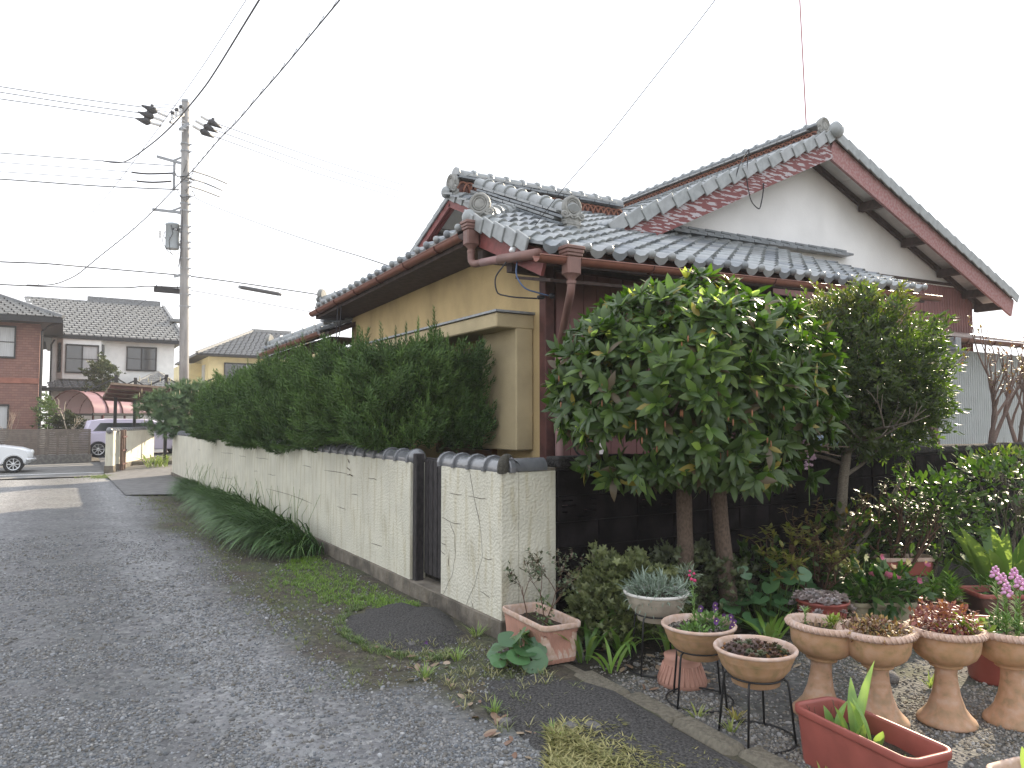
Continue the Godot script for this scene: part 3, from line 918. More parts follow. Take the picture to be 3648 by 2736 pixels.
	for i in 20:
		var t := 0.33 + i * 0.31
		var p := Vector3(10.75 + t * cos(ar), 6.31 - t * sin(ar), -7.40)
		part(gr, "verge_tile", verge_mesh, M.tile2, Transform3D(Basis(Vector3(0, 0, 1), Vector3(sin(ar), cos(ar), 0), Vector3(cos(ar), -sin(ar), 0)) * Basis(Vector3.RIGHT, 0.07) * Basis().scaled(Vector3(-1, 1.15, 1.3)), p))
	ridge(gr, Vector3(10.7, 6.28, -7.62), Vector3(10.7, 6.28, -15.0), 3, 0.38, true, true, 0.66, 0.6)
	b = MB.new()
	b.sm(true)
	b.ball(Vector3(10.72, 6.36, -7.36), Vector3(0.15, 0.14, 0.10), 12, 7)
	part(gr, "round_end_tile", b.done(), M.tile2)
	b = MB.new()
	b.bar(Vector3(10.66, 6.07, -7.46), Vector3(6.28, 6.07 - 4.38 * 0.467, -7.46), 0.045, 0.33)
	b.x = Transform3D()
	root.call("peeling_bargeboard", b, M.peeled)
	b = MB.new()
	b.bar(Vector3(10.70, 6.07, -7.47), Vector3(16.50, 6.07 - 5.8 * 0.376, -7.47), 0.045, 0.33)
	var rb = root.call("weathered_bargeboard", b, mott(C(0.30, 0.13, 0.12), C(0.36, 0.22, 0.22), 0.8, 0.03, 1.0, 0.1, 0.1, 75))
	b = MB.new()
	for t in [1.55, 2.85, 4.05, 4.95]: b.box(Vector3(10.7 + t, 6.03 - t * 0.376, -7.72), Vector3(0.13, 0.15, 0.50))
	b.box(Vector3(16.1, 3.92, -7.72), Vector3(0.13, 0.15, 0.5))
	b.bar(Vector3(10.7, 6.10, -7.96), Vector3(16.4, 6.10 - 5.7 * 0.376, -7.96), 0.06, 0.10)
	root.call("purlin", b, M.dark_wood)
	b = MB.new()
	for i in 6:
		slab(b, Vector3(10.72 + i * 0.95, 6.155 - i * 0.95 * 0.376, -7.99), Vector3(0.93, -0.93 * 0.376, 0), Vector3(0, 0, 0.5), -0.012)
	root.call("gable_soffit", b, M.soffit)
	b = MB.new()
	b.sm(true)
	b.tube(bend([Vector3(8.6, 5.62, -7.35), Vector3(8.58, 5.2, -7.38), Vector3(8.68, 4.85, -7.38), Vector3(8.86, 4.78, -7.4), Vector3(8.98, 5.05, -7.42), Vector3(9.0, 5.2, -7.42)]), [0.01], 4)
	b.tube([Vector3(8.6, 5.62, -7.36), Vector3(8.4, 5.35, -7.36), Vector3(8.3, 5.05, -7.38)], [0.008], 4)
	part(h, "loose_cable", b.done(), M.wire, W)
	# ---- low wing at the far left
	b = MB.new()
	b.box(Vector3(7.4, 1.55, -13.6), Vector3(6.0, 2.7, 3.2))
	root.call("wing_wall", b, M.yellow)
	b = MB.new()
	slab(b, Vector3(3.74, 3.08, -16.1), Vector3(0, 0, 4.2), Vector3(2.6, 1.1, 0), 0.08)
	b.box(Vector3(4.1, 2.99, -14.0), Vector3(0.6, 0.03, 4.1))
	var wr = root.call("wing_roof", b, M.dark_wood)
	var wf := func(u: float, v: float) -> Vector3: return Vector3(3.68 + v * 0.92, 3.09 + v * 0.92 * 0.42, -16.1 + u)
	tile_slope(wr, wf, 4.15, 2.6, func(_u, _v): return true, false)
	ridge(wr, Vector3(4.35, 3.50, -13.9), Vector3(4.35, 3.52, -12.0), 3, 0.3, true, false, 0.6)
	ridge(wr, Vector3(3.78, 3.14, -16.0), Vector3(4.7, 3.52, -15.0), 2, 0.26, true, false, 0.55)
	gutter_run(h, Vector3(3.62, 3.02, -16.1) + o, Vector3(3.62, 3.06, -11.95) + o)
	# ---- lean-to at the right
	b = MB.new()
	b.box(Vector3(16.2, 1.5, -7.55), Vector3(6.4, 2.75, 0.9))
	var lw = root.call("lean_to_wall", b, mott(C(0.50, 0.53, 0.52), C(0.42, 0.45, 0.44), 0.6, 0.01, 0.5, 0.0, 0.1, 76))
	b = MB.new()
	b.sm(true)
	b.tube([Vector3(0, 1.1, 0), Vector3(0, 2.85, 0)], [0.03], 5, false)
	rib = b.done()
	for i in 60: part(lw, "corrugation", rib, lw.material_override, Transform3D(Basis(), Vector3(13.04 + i * 0.075, 0, -7.10)))
	b = MB.new()
	slab(b, Vector3(12.6, 3.10, -6.85), Vector3(7, 0.05, 0), Vector3(0, 0.28, -1.15), 0.04)
	root.call("lean_to_roof", b, mott(C(0.38, 0.30, 0.27), C(0.30, 0.22, 0.2), 0.4, 0.01, 0.5, 0.0, 0.1, 77))
	gutter_run(h, Vector3(12.9, 3.02, -6.80) + o, Vector3(19.5, 3.08, -6.80) + o, 0.07)
	b = MB.new()
	b.cbox(Vector3(13.0, 2.92, -6.8), Vector3(0.18, 0.22, 0.16), 0.01)
	root.call("rain_hopper", b, M.galv)
	# thin mast on the ridge
	b = MB.new()
	b.sm(true)
	b.tube([Vector3(12.17, 6.2, -9), Vector3(12.17, 7.2, -9), Vector3(12.04, 9.9, -9)], [0.012], 6)
	part(h, "roof_mast", b.done(), mat(C(0.30, 0.10, 0.10), 0.5), W)

# ---------------------------------------------------------------- ground
var gn := FastNoiseLite.new()
func gh(x: float, z: float) -> float:
	var y := gn.get_noise_2d(x * 40, z * 40) * 0.018
	if x > 1.9 and x < 2.8 and z < -3.0 and z > -20: y += 0.03 * smoothstep(1.9, 2.7, x)
	return y

func build_ground() -> void:
	gn.seed = 5
	gn.frequency = 0.02
	gn.fractal_octaves = 3
	var fnz := noise(8, 0.35, false, 4)
	var fn2 := noise(9, 1.6, false, 3)
	var b := MB.new()
	b.quad(Vector3(-700, 0, 700), Vector3(700, 0, 700), Vector3(700, 0, -700), Vector3(-700, 0, -700))
	struct("ground", b.done(), mott(C(0.16, 0.15, 0.13), C(0.11, 0.105, 0.09), 1.0, 0.02, 0.1), Transform3D(Basis(), Vector3(0, -0.07, 0)))
	var nx := 250
	var nz := 236
	var dx := 0.112
	var dz := 0.116
	var vs := PackedVector3Array()
	var ns := PackedVector3Array()
	var cs := PackedColorArray()
	var ids := PackedInt32Array()
	for j in nz + 1:
		for i in nx + 1:
			var x := -13.0 + i * dx
			var z := 3.0 - j * dz
			vs.append(Vector3(x, gh(x, z), z))
			ns.append(Vector3(gh(x - 0.06, z) - gh(x + 0.06, z), 0.12, gh(x, z - 0.06) - gh(x, z + 0.06)).normalized())
			var n1 := fnz.get_noise_2d(x, z * 0.5)
			var n2 := fn2.get_noise_2d(x, z)
			var grey := Color(0.215, 0.212, 0.208)
			var track := maxf(exp(-pow((x - 0.95 + 0.1 * sin(z * 0.4)) / 0.33, 2)), exp(-pow((x + 1.0 + 0.1 * sin(z * 0.3)) / 0.4, 2)))
			grey = grey.lerp(Color(0.33, 0.327, 0.32), clampf(track * 1.0 + n1 * 0.5, 0, 1))
			grey = grey.lerp(Color(0.165, 0.165, 0.155), clampf(exp(-pow((x - 0.1) / 0.4, 2)) * 0.6 + n1 * 0.5 - 0.1, 0, 0.8))
			var soil := Color(0.105, 0.085, 0.062).lerp(Color(0.085, 0.095, 0.045), clampf(0.5 + n2 * 1.2, 0, 1))
			var edge := 1.45 + n1 * 0.5 + (0.35 if z > -4.2 else 0.0) + n2 * 0.12
			var k := smoothstep(edge - 0.12, edge + 0.25, x) * (1.0 if z > -21.5 else 0.0)
			if x > 2.85 and z > -4.66:
				soil = Color(0.155, 0.15, 0.14).lerp(Color(0.085, 0.09, 0.055), clampf(0.15 + n2 * 1.5 - n1, 0, 1))
				if z < -3.75 + n1 * 0.4: soil = Color(0.05, 0.042, 0.03)
				k = 1.0
			elif x > 2.8: soil = Color(0.09, 0.08, 0.06)
			cs.append(grey.lerp(soil, k) * (1.0 + n2 * 0.18))
	for j in nz:
		for i in nx:
			var a := j * (nx + 1) + i
			ids.append_array(PackedInt32Array([a, a + nx + 1, a + 1, a + 1, a + nx + 1, a + nx + 2]))
	var arr := []
	arr.resize(Mesh.ARRAY_MAX)
	arr[Mesh.ARRAY_VERTEX] = vs
	arr[Mesh.ARRAY_NORMAL] = ns
	arr[Mesh.ARRAY_COLOR] = cs
	arr[Mesh.ARRAY_INDEX] = ids
	var am := ArrayMesh.new()
	am.add_surface_from_arrays(Mesh.PRIMITIVE_TRIANGLES, arr)
	struct("gravel_lane", am, M.gravel)
	# loose stones
	var stones := []
	for v in 3:
		var m := MB.new()
		m.sm(true)
		m.ball(Vector3(0, 0.15, 0), Vector3(0.62 - 0.1 * v, 0.3 + 0.06 * v, 0.42 + 0.05 * v), 6, 4)
		stones.append(m.done())
	var xs := [[], [], []]
	var cl := [[], [], []]
	for i in 240000:
		var d := 2.2 * pow(5.6, rng.randf())         # nearer is denser
		var a := rng.randf_range(-0.70, 0.70) - (-0.54856)
		var x := sin(a) * d
		var z := -cos(a) * d
		if z < -4.4 and x > 2.7: continue
		if x > 2.66 and x < 2.95: continue
		var ed := 1.6 + (0.4 if z > -4.2 else 0.0)
		if x > ed and x < 2.7 and rng.randf() < 0.82: continue
		if fn2.get_noise_2d(x * 0.6 + 40, z * 0.4) < -0.12 and rng.randf() < 0.75: continue
		if x > 2.9 and z < -3.9: continue
		var s := rng.randf_range(0.006, 0.019)
		if rng.randf() < 0.06: s *= 1.7
		if d > 6: s *= 1.15
		var k := rng.randi() % 3
		xs[k].append(Transform3D(Basis.from_euler(Vector3(rng.randf_range(-0.3, 0.3), rng.randf() * TAU, rng.randf_range(-0.3, 0.3))).scaled(Vector3.ONE * s), Vector3(x, gh(x, z) - 0.001, z)))
		var g := 0.10 + 0.17 * pow(rng.randf(), 1.4)
		if rng.randf() < 0.015: g = 0.36
		var warm := rng.randf_range(-0.012, 0.012)
		if x > 2.9: warm += 0.012
		cl[k].append(Color(g + warm, g, g - 0.002 - warm * 1.4))
	for k in 3: scatter(self, "gravel_stones", stones[k], M.stone, xs[k], cl[k])
	# a few larger stones by the kerb, one by one
	var big := [[Vector3(2.27, 0, -3.13), 0.075], [Vector3(2.36, 0, -3.07), 0.08], [Vector3(2.46, 0, -4.17), 0.06], [Vector3(2.17, 0, -4.9), 0.05], [Vector3(2.28, 0, -4.98), 0.045], [Vector3(2.05, 0, -3.42), 0.04], [Vector3(3.0, 0.0, -4.08), 0.07], [Vector3(4.42, 0, -2.75), 0.06], [Vector3(3.42, 0, -2.42), 0.045]]
	var where := ["pale grey stone in front of the near asphalt patch, left of a pair", "dark grey stone in front of the near asphalt patch, right of a pair", "flat grey stone left of the leafy plant below the planter", "grey stone at the left edge of the far asphalt patch", "small grey stone in the weeds below the far asphalt patch", "reddish stone lying alone on the gravel", "round stone among the lily leaves beside the pink planter", "dark stone on the gravel behind the red trough", "small round stone at the foot of the leftmost pedestal urn"]
	for i in big.size():
		var m := MB.new()
		m.sm(true)
		m.ball(Vector3.ZERO, Vector3(1, 0.62, 0.8) * big[i][1], 9, 6)
		var o := part(self, "stone", m.done(), mott(C(0.20, 0.19, 0.18), C(0.12, 0.115, 0.11), 0.95, 0.05, 3.0, 1.0, 0.1, 80 + i), Transform3D(Basis.from_euler(Vector3(rng.randf_range(-0.4, 0.4), rng.randf() * 6, 0.2)), big[i][0] + Vector3(0, big[i][1] * 0.3, 0)))
		tag(o, where[i], "stone", "stones lying beside the lane")
	# asphalt ramps at the gate and the kerb
	mound("asphalt_patch", Vector3(2.33, 0, -5.35), 0.42, 0.72, 0.13, 1)
	mound("asphalt_patch", Vector3(2.40, 0, -2.75), 0.42, 1.35, 0.10, 2)
	b = MB.new()
	for i in 9:
		var z := -4.62 + i * 0.42
		b.cbox(Vector3(2.80 + 0.012 * i + rng.randf_range(-0.02, 0.02), -0.004 + rng.randf_range(-0.012, 0.004), z + 0.2), Vector3(0.16 + rng.randf_range(-0.02, 0.03), 0.09, 0.44), 0.032, Basis(Vector3.UP, -0.03 + rng.randf_range(-0.05, 0.05)) * Basis(Vector3(0, 0, 1), rng.randf_range(-0.08, 0.08)))
	struct("kerb", b.done(), M.curb)
	# road, line, driveway
	b = MB.new()
	b.quad(Vector3(-60, 0.0, -24.2), Vector3(1.4, 0.0, -24.9), Vector3(1.4, 0.0, -33.4), Vector3(-60, 0.0, -32.4))
	struct("road", b.done(), M.road, Transform3D(Basis(), Vector3(0, 0.006, 0)))
	b = MB.new()
	b.quad(Vector3(-60, 0, -25.4), Vector3(1.25, 0, -26.35), Vector3(1.25, 0, -26.55), Vector3(-60, 0, -25.6))
	struct("road_line", b.done(), M.paint, Transform3D(Basis(), Vector3(0, 0.012, 0)))
	b = MB.new()
	b.quad(Vector3(1.25, 0.03, -17.9), Vector3(2.72, 0.06, -16.9), Vector3(2.72, 0.08, -23.3), Vector3(1.2, 0.03, -25.2))
	b.quad(Vector3(2.72, 0.08, -23.2), Vector3(9, 0.12, -20.5), Vector3(9, 0.25, -36), Vector3(2.72, 0.25, -36))
	b.quad(Vector3(1.2, 0.03, -25.2), Vector3(2.72, 0.08, -23.2), Vector3(2.72, 0.25, -36), Vector3(1.4, 0.2, -36))
	struct("driveway", b.done(), M.drive)
	b = MB.new()
	b.cbox(Vector3(2.1, 0.2, -27.9), Vector3(0.9, 0.12, 0.15), 0.02, Basis(Vector3.UP, 0.2))
	b.cbox(Vector3(3.1, 0.22, -27.4), Vector3(0.9, 0.12, 0.15), 0.02, Basis(Vector3.UP, -0.1))
	struct("driveway_kerb", b.done(), M.curb)

func mound(called: String, c: Vector3, rx: float, rz: float, hgt: float, seed_: int) -> void:
	var f := noise(seed_ + 90, 0.9, false, 3)
	var b := MB.new()
	b.sm(true)
	var N := 36
	var R := 8
	var pt := func(i: int, k: int) -> Vector3:
		var a := TAU * k / N
		var r := float(i) / R
		var w := 1.0 + 0.28 * f.get_noise_2d(cos(a) * 1.3, sin(a) * 1.3)
		var x := c.x + cos(a) * rx * w * r
		var z := c.z + sin(a) * rz * w * r
		var y := hgt * (1.0 - pow(r, 2.4)) * (0.55 + 0.45 * clampf((x - c.x) / rx + 0.2, 0, 1)) + 0.008 * f.get_noise_2d(x * 9, z * 9)
		if x > 2.74: x = 2.74 + (x - 2.74) * 0.1
		return Vector3(x, y - 0.012 + gh(x, z), z)
	for i in R:
		for k in N:
			if i > 0: b.quad(pt.call(i, (k + 1) % N), pt.call(i, k), pt.call(i + 1, k), pt.call(i + 1, (k + 1) % N))
			else: b.tri(pt.call(0, 0), pt.call(1, k), pt.call(1, (k + 1) % N))
	struct(called, b.done(), M.asph_dark)

# ---------------------------------------------------------------- walls by the lane
func coping(w: Node, a: Vector3, b: Vector3, skip := -1) -> void:
	var d := (b - a).normalized()
	var side := d.cross(Vector3.UP).normalized()
	var n := int(round(a.distance_to(b) / 0.29))
	var st := a.distance_to(b) / n
	for i in n:
		part(w, "coping_tile", cap_mesh, M.moss_tile if i == skip else (M.wall_tile if rng.randf() > 0.15 else M.tile3), Transform3D(Basis(side * 0.95, Vector3.UP * 0.9, -d * st / 0.265), a + d * (i + 1) * st))

func cracks(w: Node, x: float, ls: Array, r := 0.003) -> void:
	var b := MB.new()
	for l in ls:
		var path := []
		for i in l.size():
			path.append(Vector3(x, l[i][0] - w.position.y, l[i][1]))
			if i < l.size() - 1:
				for t in [0.33, 0.66]:
					path.append(Vector3(x, lerpf(l[i][0], l[i + 1][0], t) + rng.randf_range(-0.008, 0.008), lerpf(l[i][1], l[i + 1][1], t) + rng.randf_range(-0.008, 0.008)))
		b.tube(path, [r * 0.4, r, r * 1.1, r * 0.7, r, r * 1.2, r * 0.5], 5)
	part(w, "crack", b.done(), mat(C(0.11, 0.10, 0.08), 1.0)).set_meta("kind", "stuff")

func build_walls() -> void:
	var w := thing("stucco_wall", "long cream stucco wall with grey coping tiles under the juniper hedge", "wall")
	var b := MB.new()
	b.cbox(Vector3(2.85, 0.06, -13.9), Vector3(0.21, 0.20, 18.5), 0.008)
	b.cbox(Vector3(3.125, 0.06, -4.765), Vector3(0.34, 0.198, 0.222), 0.008)
	part(w, "foundation", b.done(), M.found)
	var cuts := [-6.31, -6.60, -7.58, -9.44, -11.3, -13.2, -15.1, -17.0, -19.0, -21.0, -23.1]
	for i in cuts.size() - 1:
		b = MB.new()
		var z0: float = cuts[i]
		var z1: float = cuts[i + 1]
		b.cbox(Vector3(2.845 + (0.0 if i else -0.004), 0.69, (z0 + z1) / 2), Vector3(0.16, 1.07, z0 - z1 - 0.002), 0.004)
		part(w, "stucco_panel", b.done(), M.cream)
	b = MB.new()
	b.box(Vector3(2.845, 1.235, -14.7), Vector3(0.15, 0.03, 16.78))
	part(w, "coping_bed", b.done(), M.found)
	coping(w, Vector3(2.845, 1.245, -6.36), Vector3(2.845, 1.245, -23.1))
	b = MB.new()
	b.sm(true)
	b.ball(Vector3(2.84, 1.265, -6.34), Vector3(0.085, 0.085, 0.07), 16, 9)
	part(w, "round_end_tile", b.done(), M.wall_tile)
	cracks(w, 2.764, [[[0.981, -15.64], [0.998, -14.49]], [[1.009, -12.59], [1.014, -11.75]], [[1.014, -9.84], [1.012, -9.46]], [[1.005, -8.91], [1.013, -8.06]], [[0.488, -15.68], [0.53, -14.45]], [[0.561, -11.77], [0.577, -10.5], [0.556, -9.4]], [[1.009, -7.41], [1.004, -7.15]], [[0.984, -13.9], [0.983, -13.35]], [[0.783, -11.78], [0.799, -11.27]], [[0.943, -18.5], [0.943, -18.17]], [[0.782, -12.7], [0.785, -12.45]], [[0.273, -14.9], [0.313, -13.84]], [[0.27, -13.83], [0.311, -13.03]], [[0.62, -8.4], [0.615, -8.1]], [[0.35, -7.3], [0.36, -7.0]], [[0.8, -7.9], [0.805, -7.7]]])
	var p := thing("corner_pillar", "short cracked cream stucco corner wall with curved grey coping between gate and black block wall", "wall")
	b = MB.new()
	b.cbox(Vector3(2.835, 0.69, -5.165), Vector3(0.15, 1.07, 1.0), 0.006)
	b.cbox(Vector3(3.08, 0.69, -4.745), Vector3(0.335, 1.07, 0.15), 0.006)
	part(p, "stucco_body", b.done(), M.cream)
	b = MB.new()
	b.box(Vector3(2.84, 1.235, -5.165), Vector3(0.14, 0.025, 0.98))
	b.box(Vector3(3.08, 1.235, -4.745), Vector3(0.33, 0.025, 0.14))
	part(p, "coping_bed", b.done(), M.found)
	coping(p, Vector3(2.84, 1.245, -5.70), Vector3(2.84, 1.245, -4.68))
	coping(p, Vector3(2.83, 1.247, -4.74), Vector3(3.14, 1.25, -4.74))
	b = MB.new()
	b.sm(true)
	var jd := Vector3(0.6, 0, 0.8)
	b.x = Transform3D(Basis(jd.cross(Vector3.UP), jd, Vector3.DOWN), Vector3(2.835, 1.245, -4.72))
	b.lathe([Vector2(0, -0.035), Vector2(0.095, -0.035), Vector2(0.112, -0.015), Vector2(0.115, 0.015), Vector2(0.10, 0.035), Vector2(0, 0.035)], 14, -0.25, PI + 0.25)
	part(p, "mossy_joint", b.done(), M.moss_tile)
	cracks(p, 2.759, [[[1.01, -5.52], [1.014, -5.28]], [[1.012, -5.177], [1.016, -4.895]], [[0.797, -5.645], [0.776, -5.48], [0.782, -5.29]], [[0.775, -5.494], [0.676, -5.403], [0.504, -5.394], [0.342, -5.453], [0.142, -5.638]], [[1.215, -5.155], [1.03, -5.088], [0.793, -4.978], [0.573, -4.946], [0.349, -5.062], [0.154, -5.205]], [[0.573, -4.946], [0.58, -4.802]], [[0.508, -5.509], [0.409, -5.508]], [[0.31, -4.997], [0.292, -4.831]], [[0.585, -5.66], [0.577, -5.567]], [[0.518, -5.66], [0.497, -5.579]], [[0.212, -5.127], [0.141, -5.072]]], 0.0024)
	# gate
	var g := thing("garden_gate", "dark weathered slatted gate between the cream wall and the corner pillar", "gate", Vector3(2.84, 0.16, -5.98))
	var gm := mott(C(0.030, 0.025, 0.026), C(0.008, 0.007, 0.007), 0.75, 0.03, 1.6, 0.1, 0.1, 99, Vector3(1, 0.4, 1))
	b = MB.new()
	b.cbox(Vector3(-0.02, 0.57, -0.275), Vector3(0.08, 1.15, 0.075), 0.006)
	part(g, "gate_post", b.done(), gm)
	for i in 6:
		b = MB.new()
		b.cbox(Vector3(0.03, 0.58, -0.19 + i * 0.092), Vector3(0.022, 1.02, 0.078), 0.003)
		part(g, "gate_slat", b.done(), gm)
	for y in [0.12, 1.08]:
		b = MB.new()
		b.cbox(Vector3(0.055, y, 0.04), Vector3(0.04, 0.06, 0.56), 0.004)
		part(g, "gate_rail", b.done(), gm)
	# black block wall
	var k := thing("block_wall", "black stained concrete block wall behind the two tree trunks", "wall")
	b = MB.new()
	b.cbox(Vector3(0, 0, 0), Vector3(0.392, 0.192, 0.12), 0.006)
	var block := b.done()
	b = MB.new()       # ornamental block with slits
	for y in [-0.083, -0.045, 0.0, 0.045, 0.083]: b.box(Vector3(0, y, 0), Vector3(0.39, 0.026, 0.12))
	for x in [-0.18, 0.18]: b.box(Vector3(x, 0, 0.001), Vector3(0.032, 0.192, 0.121))
	for v in [[-0.03, -0.022], [0.05, 0.022], [0.02, 0.064], [-0.09, -0.064]]: b.box(Vector3(v[0], v[1], 0), Vector3(0.16, 0.02, 0.11))
	var vent := b.done()
	b = MB.new()
	b.box(Vector3(9.1, 0.42, -4.735), Vector3(11.7, 0.81, 0.10))
	b.box(Vector3(9.1, 1.13, -4.735), Vector3(11.7, 0.21, 0.10))
	part(k, "mortar", b.done(), mat(C(0.022, 0.020, 0.020), 1.0))
	for r in 6:
		for i in 29:
			var x := 3.455 + i * 0.4
			var at := Vector3(x, 0.127 + r * 0.2, -4.722 + rng.randf_range(-0.002, 0.002))
			if r == 4 and (i == 0 or i == 2 or i == 6 or i == 10): part(k, "vent_block", vent, M.black_block, Transform3D(Basis(), at + Vector3(0, 0, 0.012)))
			else: part(k, "block", block, M.black_block, Transform3D(Basis(), at))
	b = MB.new()
	for i in 29: b.cbox(Vector3(3.455 + i * 0.4, 1.285 + rng.randf_range(-0.004, 0.004), -4.735), Vector3(0.398, 0.085, 0.19), 0.015)
	part(k, "capping", b.done(), M.black_top)

# ---------------------------------------------------------------- across the road
func hip_tiles(r: Node, a: Vector3, u: Vector3, v: Vector3, rows: int, m: Material, u2 := Vector3.ZERO) -> void:   # stepped courses on a slope: eave a..a+u, top a+v..a+v+u+u2
	var b := MB.new()
	for i in rows:
		var t0 := float(i) / rows
		var t1 := float(i + 1) / rows
		var p := a + v * t0 + Vector3(0, 0.06, 0)
		var q := a + v * t1
		var pu := u + u2 * t0
		var qu := u + u2 * t1
		var nw := int(maxf(1, pu.length() / 0.30))
		for k in nw:
			var s0 := float(k) / nw
			var s1 := (k + 0.82) / nw
			var jit := 0.5 / nw if i % 2 else 0.0
			b.quad(p + pu * (s0 + jit), p + pu * (s1 + jit), q + qu * (s1 + jit) - Vector3(0, 0.01, 0), q + qu * (s0 + jit) - Vector3(0, 0.01, 0))
			b.quad(p + pu * (s0 + jit) - Vector3(0, 0.08, 0), p + pu * (s1 + jit) - Vector3(0, 0.08, 0), p + pu * (s1 + jit), p + pu * (s0 + jit))
	part(r, "roof_tiling", b.done(), m).set_meta("kind", "stuff")

func win(h: Node, c: Vector3, w: float, t: float, panes: int, curtain: Material = null) -> void:    # facing +z
	var b := MB.new()
	b.box(c + Vector3(0, t / 2, 0), Vector3(w + 0.06, 0.07, 0.09)); b.box(c - Vector3(0, t / 2, 0), Vector3(w + 0.06, 0.07, 0.09))
	for i in panes + 1: b.box(c + Vector3(-w / 2 + w * i / panes, 0, 0.001), Vector3(0.055, t + 0.06, 0.09))
	b.box(c + Vector3(0, 0, -0.01), Vector3(w, 0.025, 0.06))
	var o := part(h, "window", b.done(), M.black_frame)
	for i in panes:
		b = MB.new()
		b.box(c + Vector3(-w / 2 + w * (i + 0.5) / panes, 0, -0.02), Vector3(w / panes - 0.05, t - 0.06, 0.012))
		var gm: Material = M.glass_dark
		if curtain and i == panes - 1 or curtain and panes == 1: gm = curtain
		part(o, "pane", b.done(), gm)

func build_far() -> void:
	var slate := mott(C(0.20, 0.20, 0.20), C(0.32, 0.32, 0.31), 0.6, 0.03, 0.6, 0.0, 0.1, 110)
	var slate2 := mott(C(0.13, 0.14, 0.15), C(0.20, 0.21, 0.22), 0.5, 0.03, 0.6, 0.0, 0.1, 111)
	var black := mat(C(0.012, 0.012, 0.014), 0.5)
	# slatted fence
	var f := thing("slat_fence", "grey brown horizontal slat fence along the far side of the road", "fence", Vector3(-5, 0, -33.0))
	var b := MB.new()
	b.cbox(Vector3(0, 0.17, 0), Vector3(12.2, 0.34, 0.18), 0.01)
	part(f, "concrete_base", b.done(), mott(C(0.18, 0.17, 0.155), C(0.12, 0.115, 0.105), 0.95, 0.02, 0.8, 0.2, 0.1, 112))
	b = MB.new()
	b.cbox(Vector3.ZERO, Vector3(12.1, 0.062, 0.03), 0.004)
	var sl := b.done()
	var fm := mott(C(0.17, 0.14, 0.115), C(0.14, 0.115, 0.095), 0.7, 0.02, 0.5, 0.0, 0.1, 113)
	for i in 14: part(f, "fence_slat", sl, fm, Transform3D(Basis(), Vector3(0, 0.385 + i * 0.068, 0.04)))
	for i in 7:
		b = MB.new()
		b.cbox(Vector3(-6 + i * 2.0, 0.80, -0.01), Vector3(0.06, 0.96, 0.06), 0.004)
		part(f, "fence_post", b.done(), fm)
	# brick house
	var h := thing("brick_house", "red brown brick house with dark hipped roof at the left edge", "house", Vector3(-0.77, 0, -36))
	var brick := mat(Color.WHITE, 0.9)
	var im := Image.create(256, 256, false, Image.FORMAT_RGB8)
	for y in 256:
		for x in 256:
			var row := y / 16
			var u := (x + (16 if row % 2 else 0)) % 256
			var hh := hash(Vector2i(row, u / 32)) % 100 / 100.0
			var c := Color(0.20 + 0.05 * hh, 0.108 + 0.03 * hh, 0.09 + 0.02 * hh)
			if y % 16 < 3: c = Color(0.16, 0.07, 0.055)
			elif u % 32 < 2: c = Color(0.2, 0.08, 0.06)
			im.set_pixel(x, y, c.linear_to_srgb())
	brick.albedo_texture = ImageTexture.create_from_image(im)
	brick.uv1_triplanar = true
	brick.uv1_scale = Vector3.ONE * 0.62
	b = MB.new()
	b.box(Vector3(-4.0, 2.8, -3.5), Vector3(8.0, 5.6, 7.0))
	part(h, "wall", b.done(), brick)
	b = MB.new()
	b.box(Vector3(-4.0, 3.25, 0.01), Vector3(8.02, 0.22, 0.05))
	part(h, "brick_band", b.done(), mott(C(0.34, 0.14, 0.10), C(0.28, 0.11, 0.08), 0.9))
	win(h, Vector3(-2.1, 4.8, 0.03), 2.5, 1.25, 2, M.curtain)
	win(h, Vector3(-1.85, 1.3, 0.03), 1.7, 1.9, 2, M.curtain)
	b = MB.new()
	b.box(Vector3(-4.0, 5.66, -3.5), Vector3(9.6, 0.12, 8.6))
	b.box(Vector3(-4.0, 5.78, -3.5), Vector3(9.5, 0.14, 8.5))
	var rf := part(h, "roof", b.done(), black)
	b = MB.new()
	b.quad(Vector3(-8.7, 5.82, 0.75), Vector3(0.78, 5.82, 0.75), Vector3(-3.6, 7.75, -3.5), Vector3(-4.6, 7.75, -3.5))
	b.quad(Vector3(0.78, 5.82, 0.75), Vector3(0.78, 5.82, -7.7), Vector3(-3.6, 7.75, -3.5), Vector3(-3.6, 7.75, -3.5))
	b.quad(Vector3(0.78, 5.82, -7.7), Vector3(-8.7, 5.82, -7.7), Vector3(-4.6, 7.75, -3.5), Vector3(-3.6, 7.75, -3.5))
	part(rf, "slope", b.done(), black)
	hip_tiles(rf, Vector3(-8.7, 5.84, 0.75), Vector3(9.48, 0, 0), Vector3(4.1, 1.93, -4.25), 16, slate, Vector3(-8.48, 0, 0))
	hip_tiles(rf, Vector3(0.78, 5.84, 0.75), Vector3(0, 0, -8.45), Vector3(-4.38, 1.93, -4.25), 16, slate, Vector3(0, 0, 8.4))
	b = MB.new()
	b.bar(Vector3(0.80, 5.88, 0.77), Vector3(-3.6, 7.80, -3.5), 0.16, 0.12)
	part(rf, "hip_ridge", b.done(), slate2)
	b = MB.new()
	b.tube([Vector3(0.06, 0.2, 0.08), Vector3(0.06, 5.3, 0.08), Vector3(0.3, 5.5, 0.3), Vector3(0.7, 5.62, 0.75)], [0.045], 8)
	part(h, "downpipe", b.done(), black)
	# white house
	h = thing("white_house", "white two storey house with grey tiled roof and two dark windows", "house", Vector3(2.2, 0, -41))
	var ww := mott(C(0.82, 0.83, 0.80), C(0.74, 0.75, 0.72), 0.9, 0.01, 0.3, 0.0, 0.1, 114)
	b = MB.new()
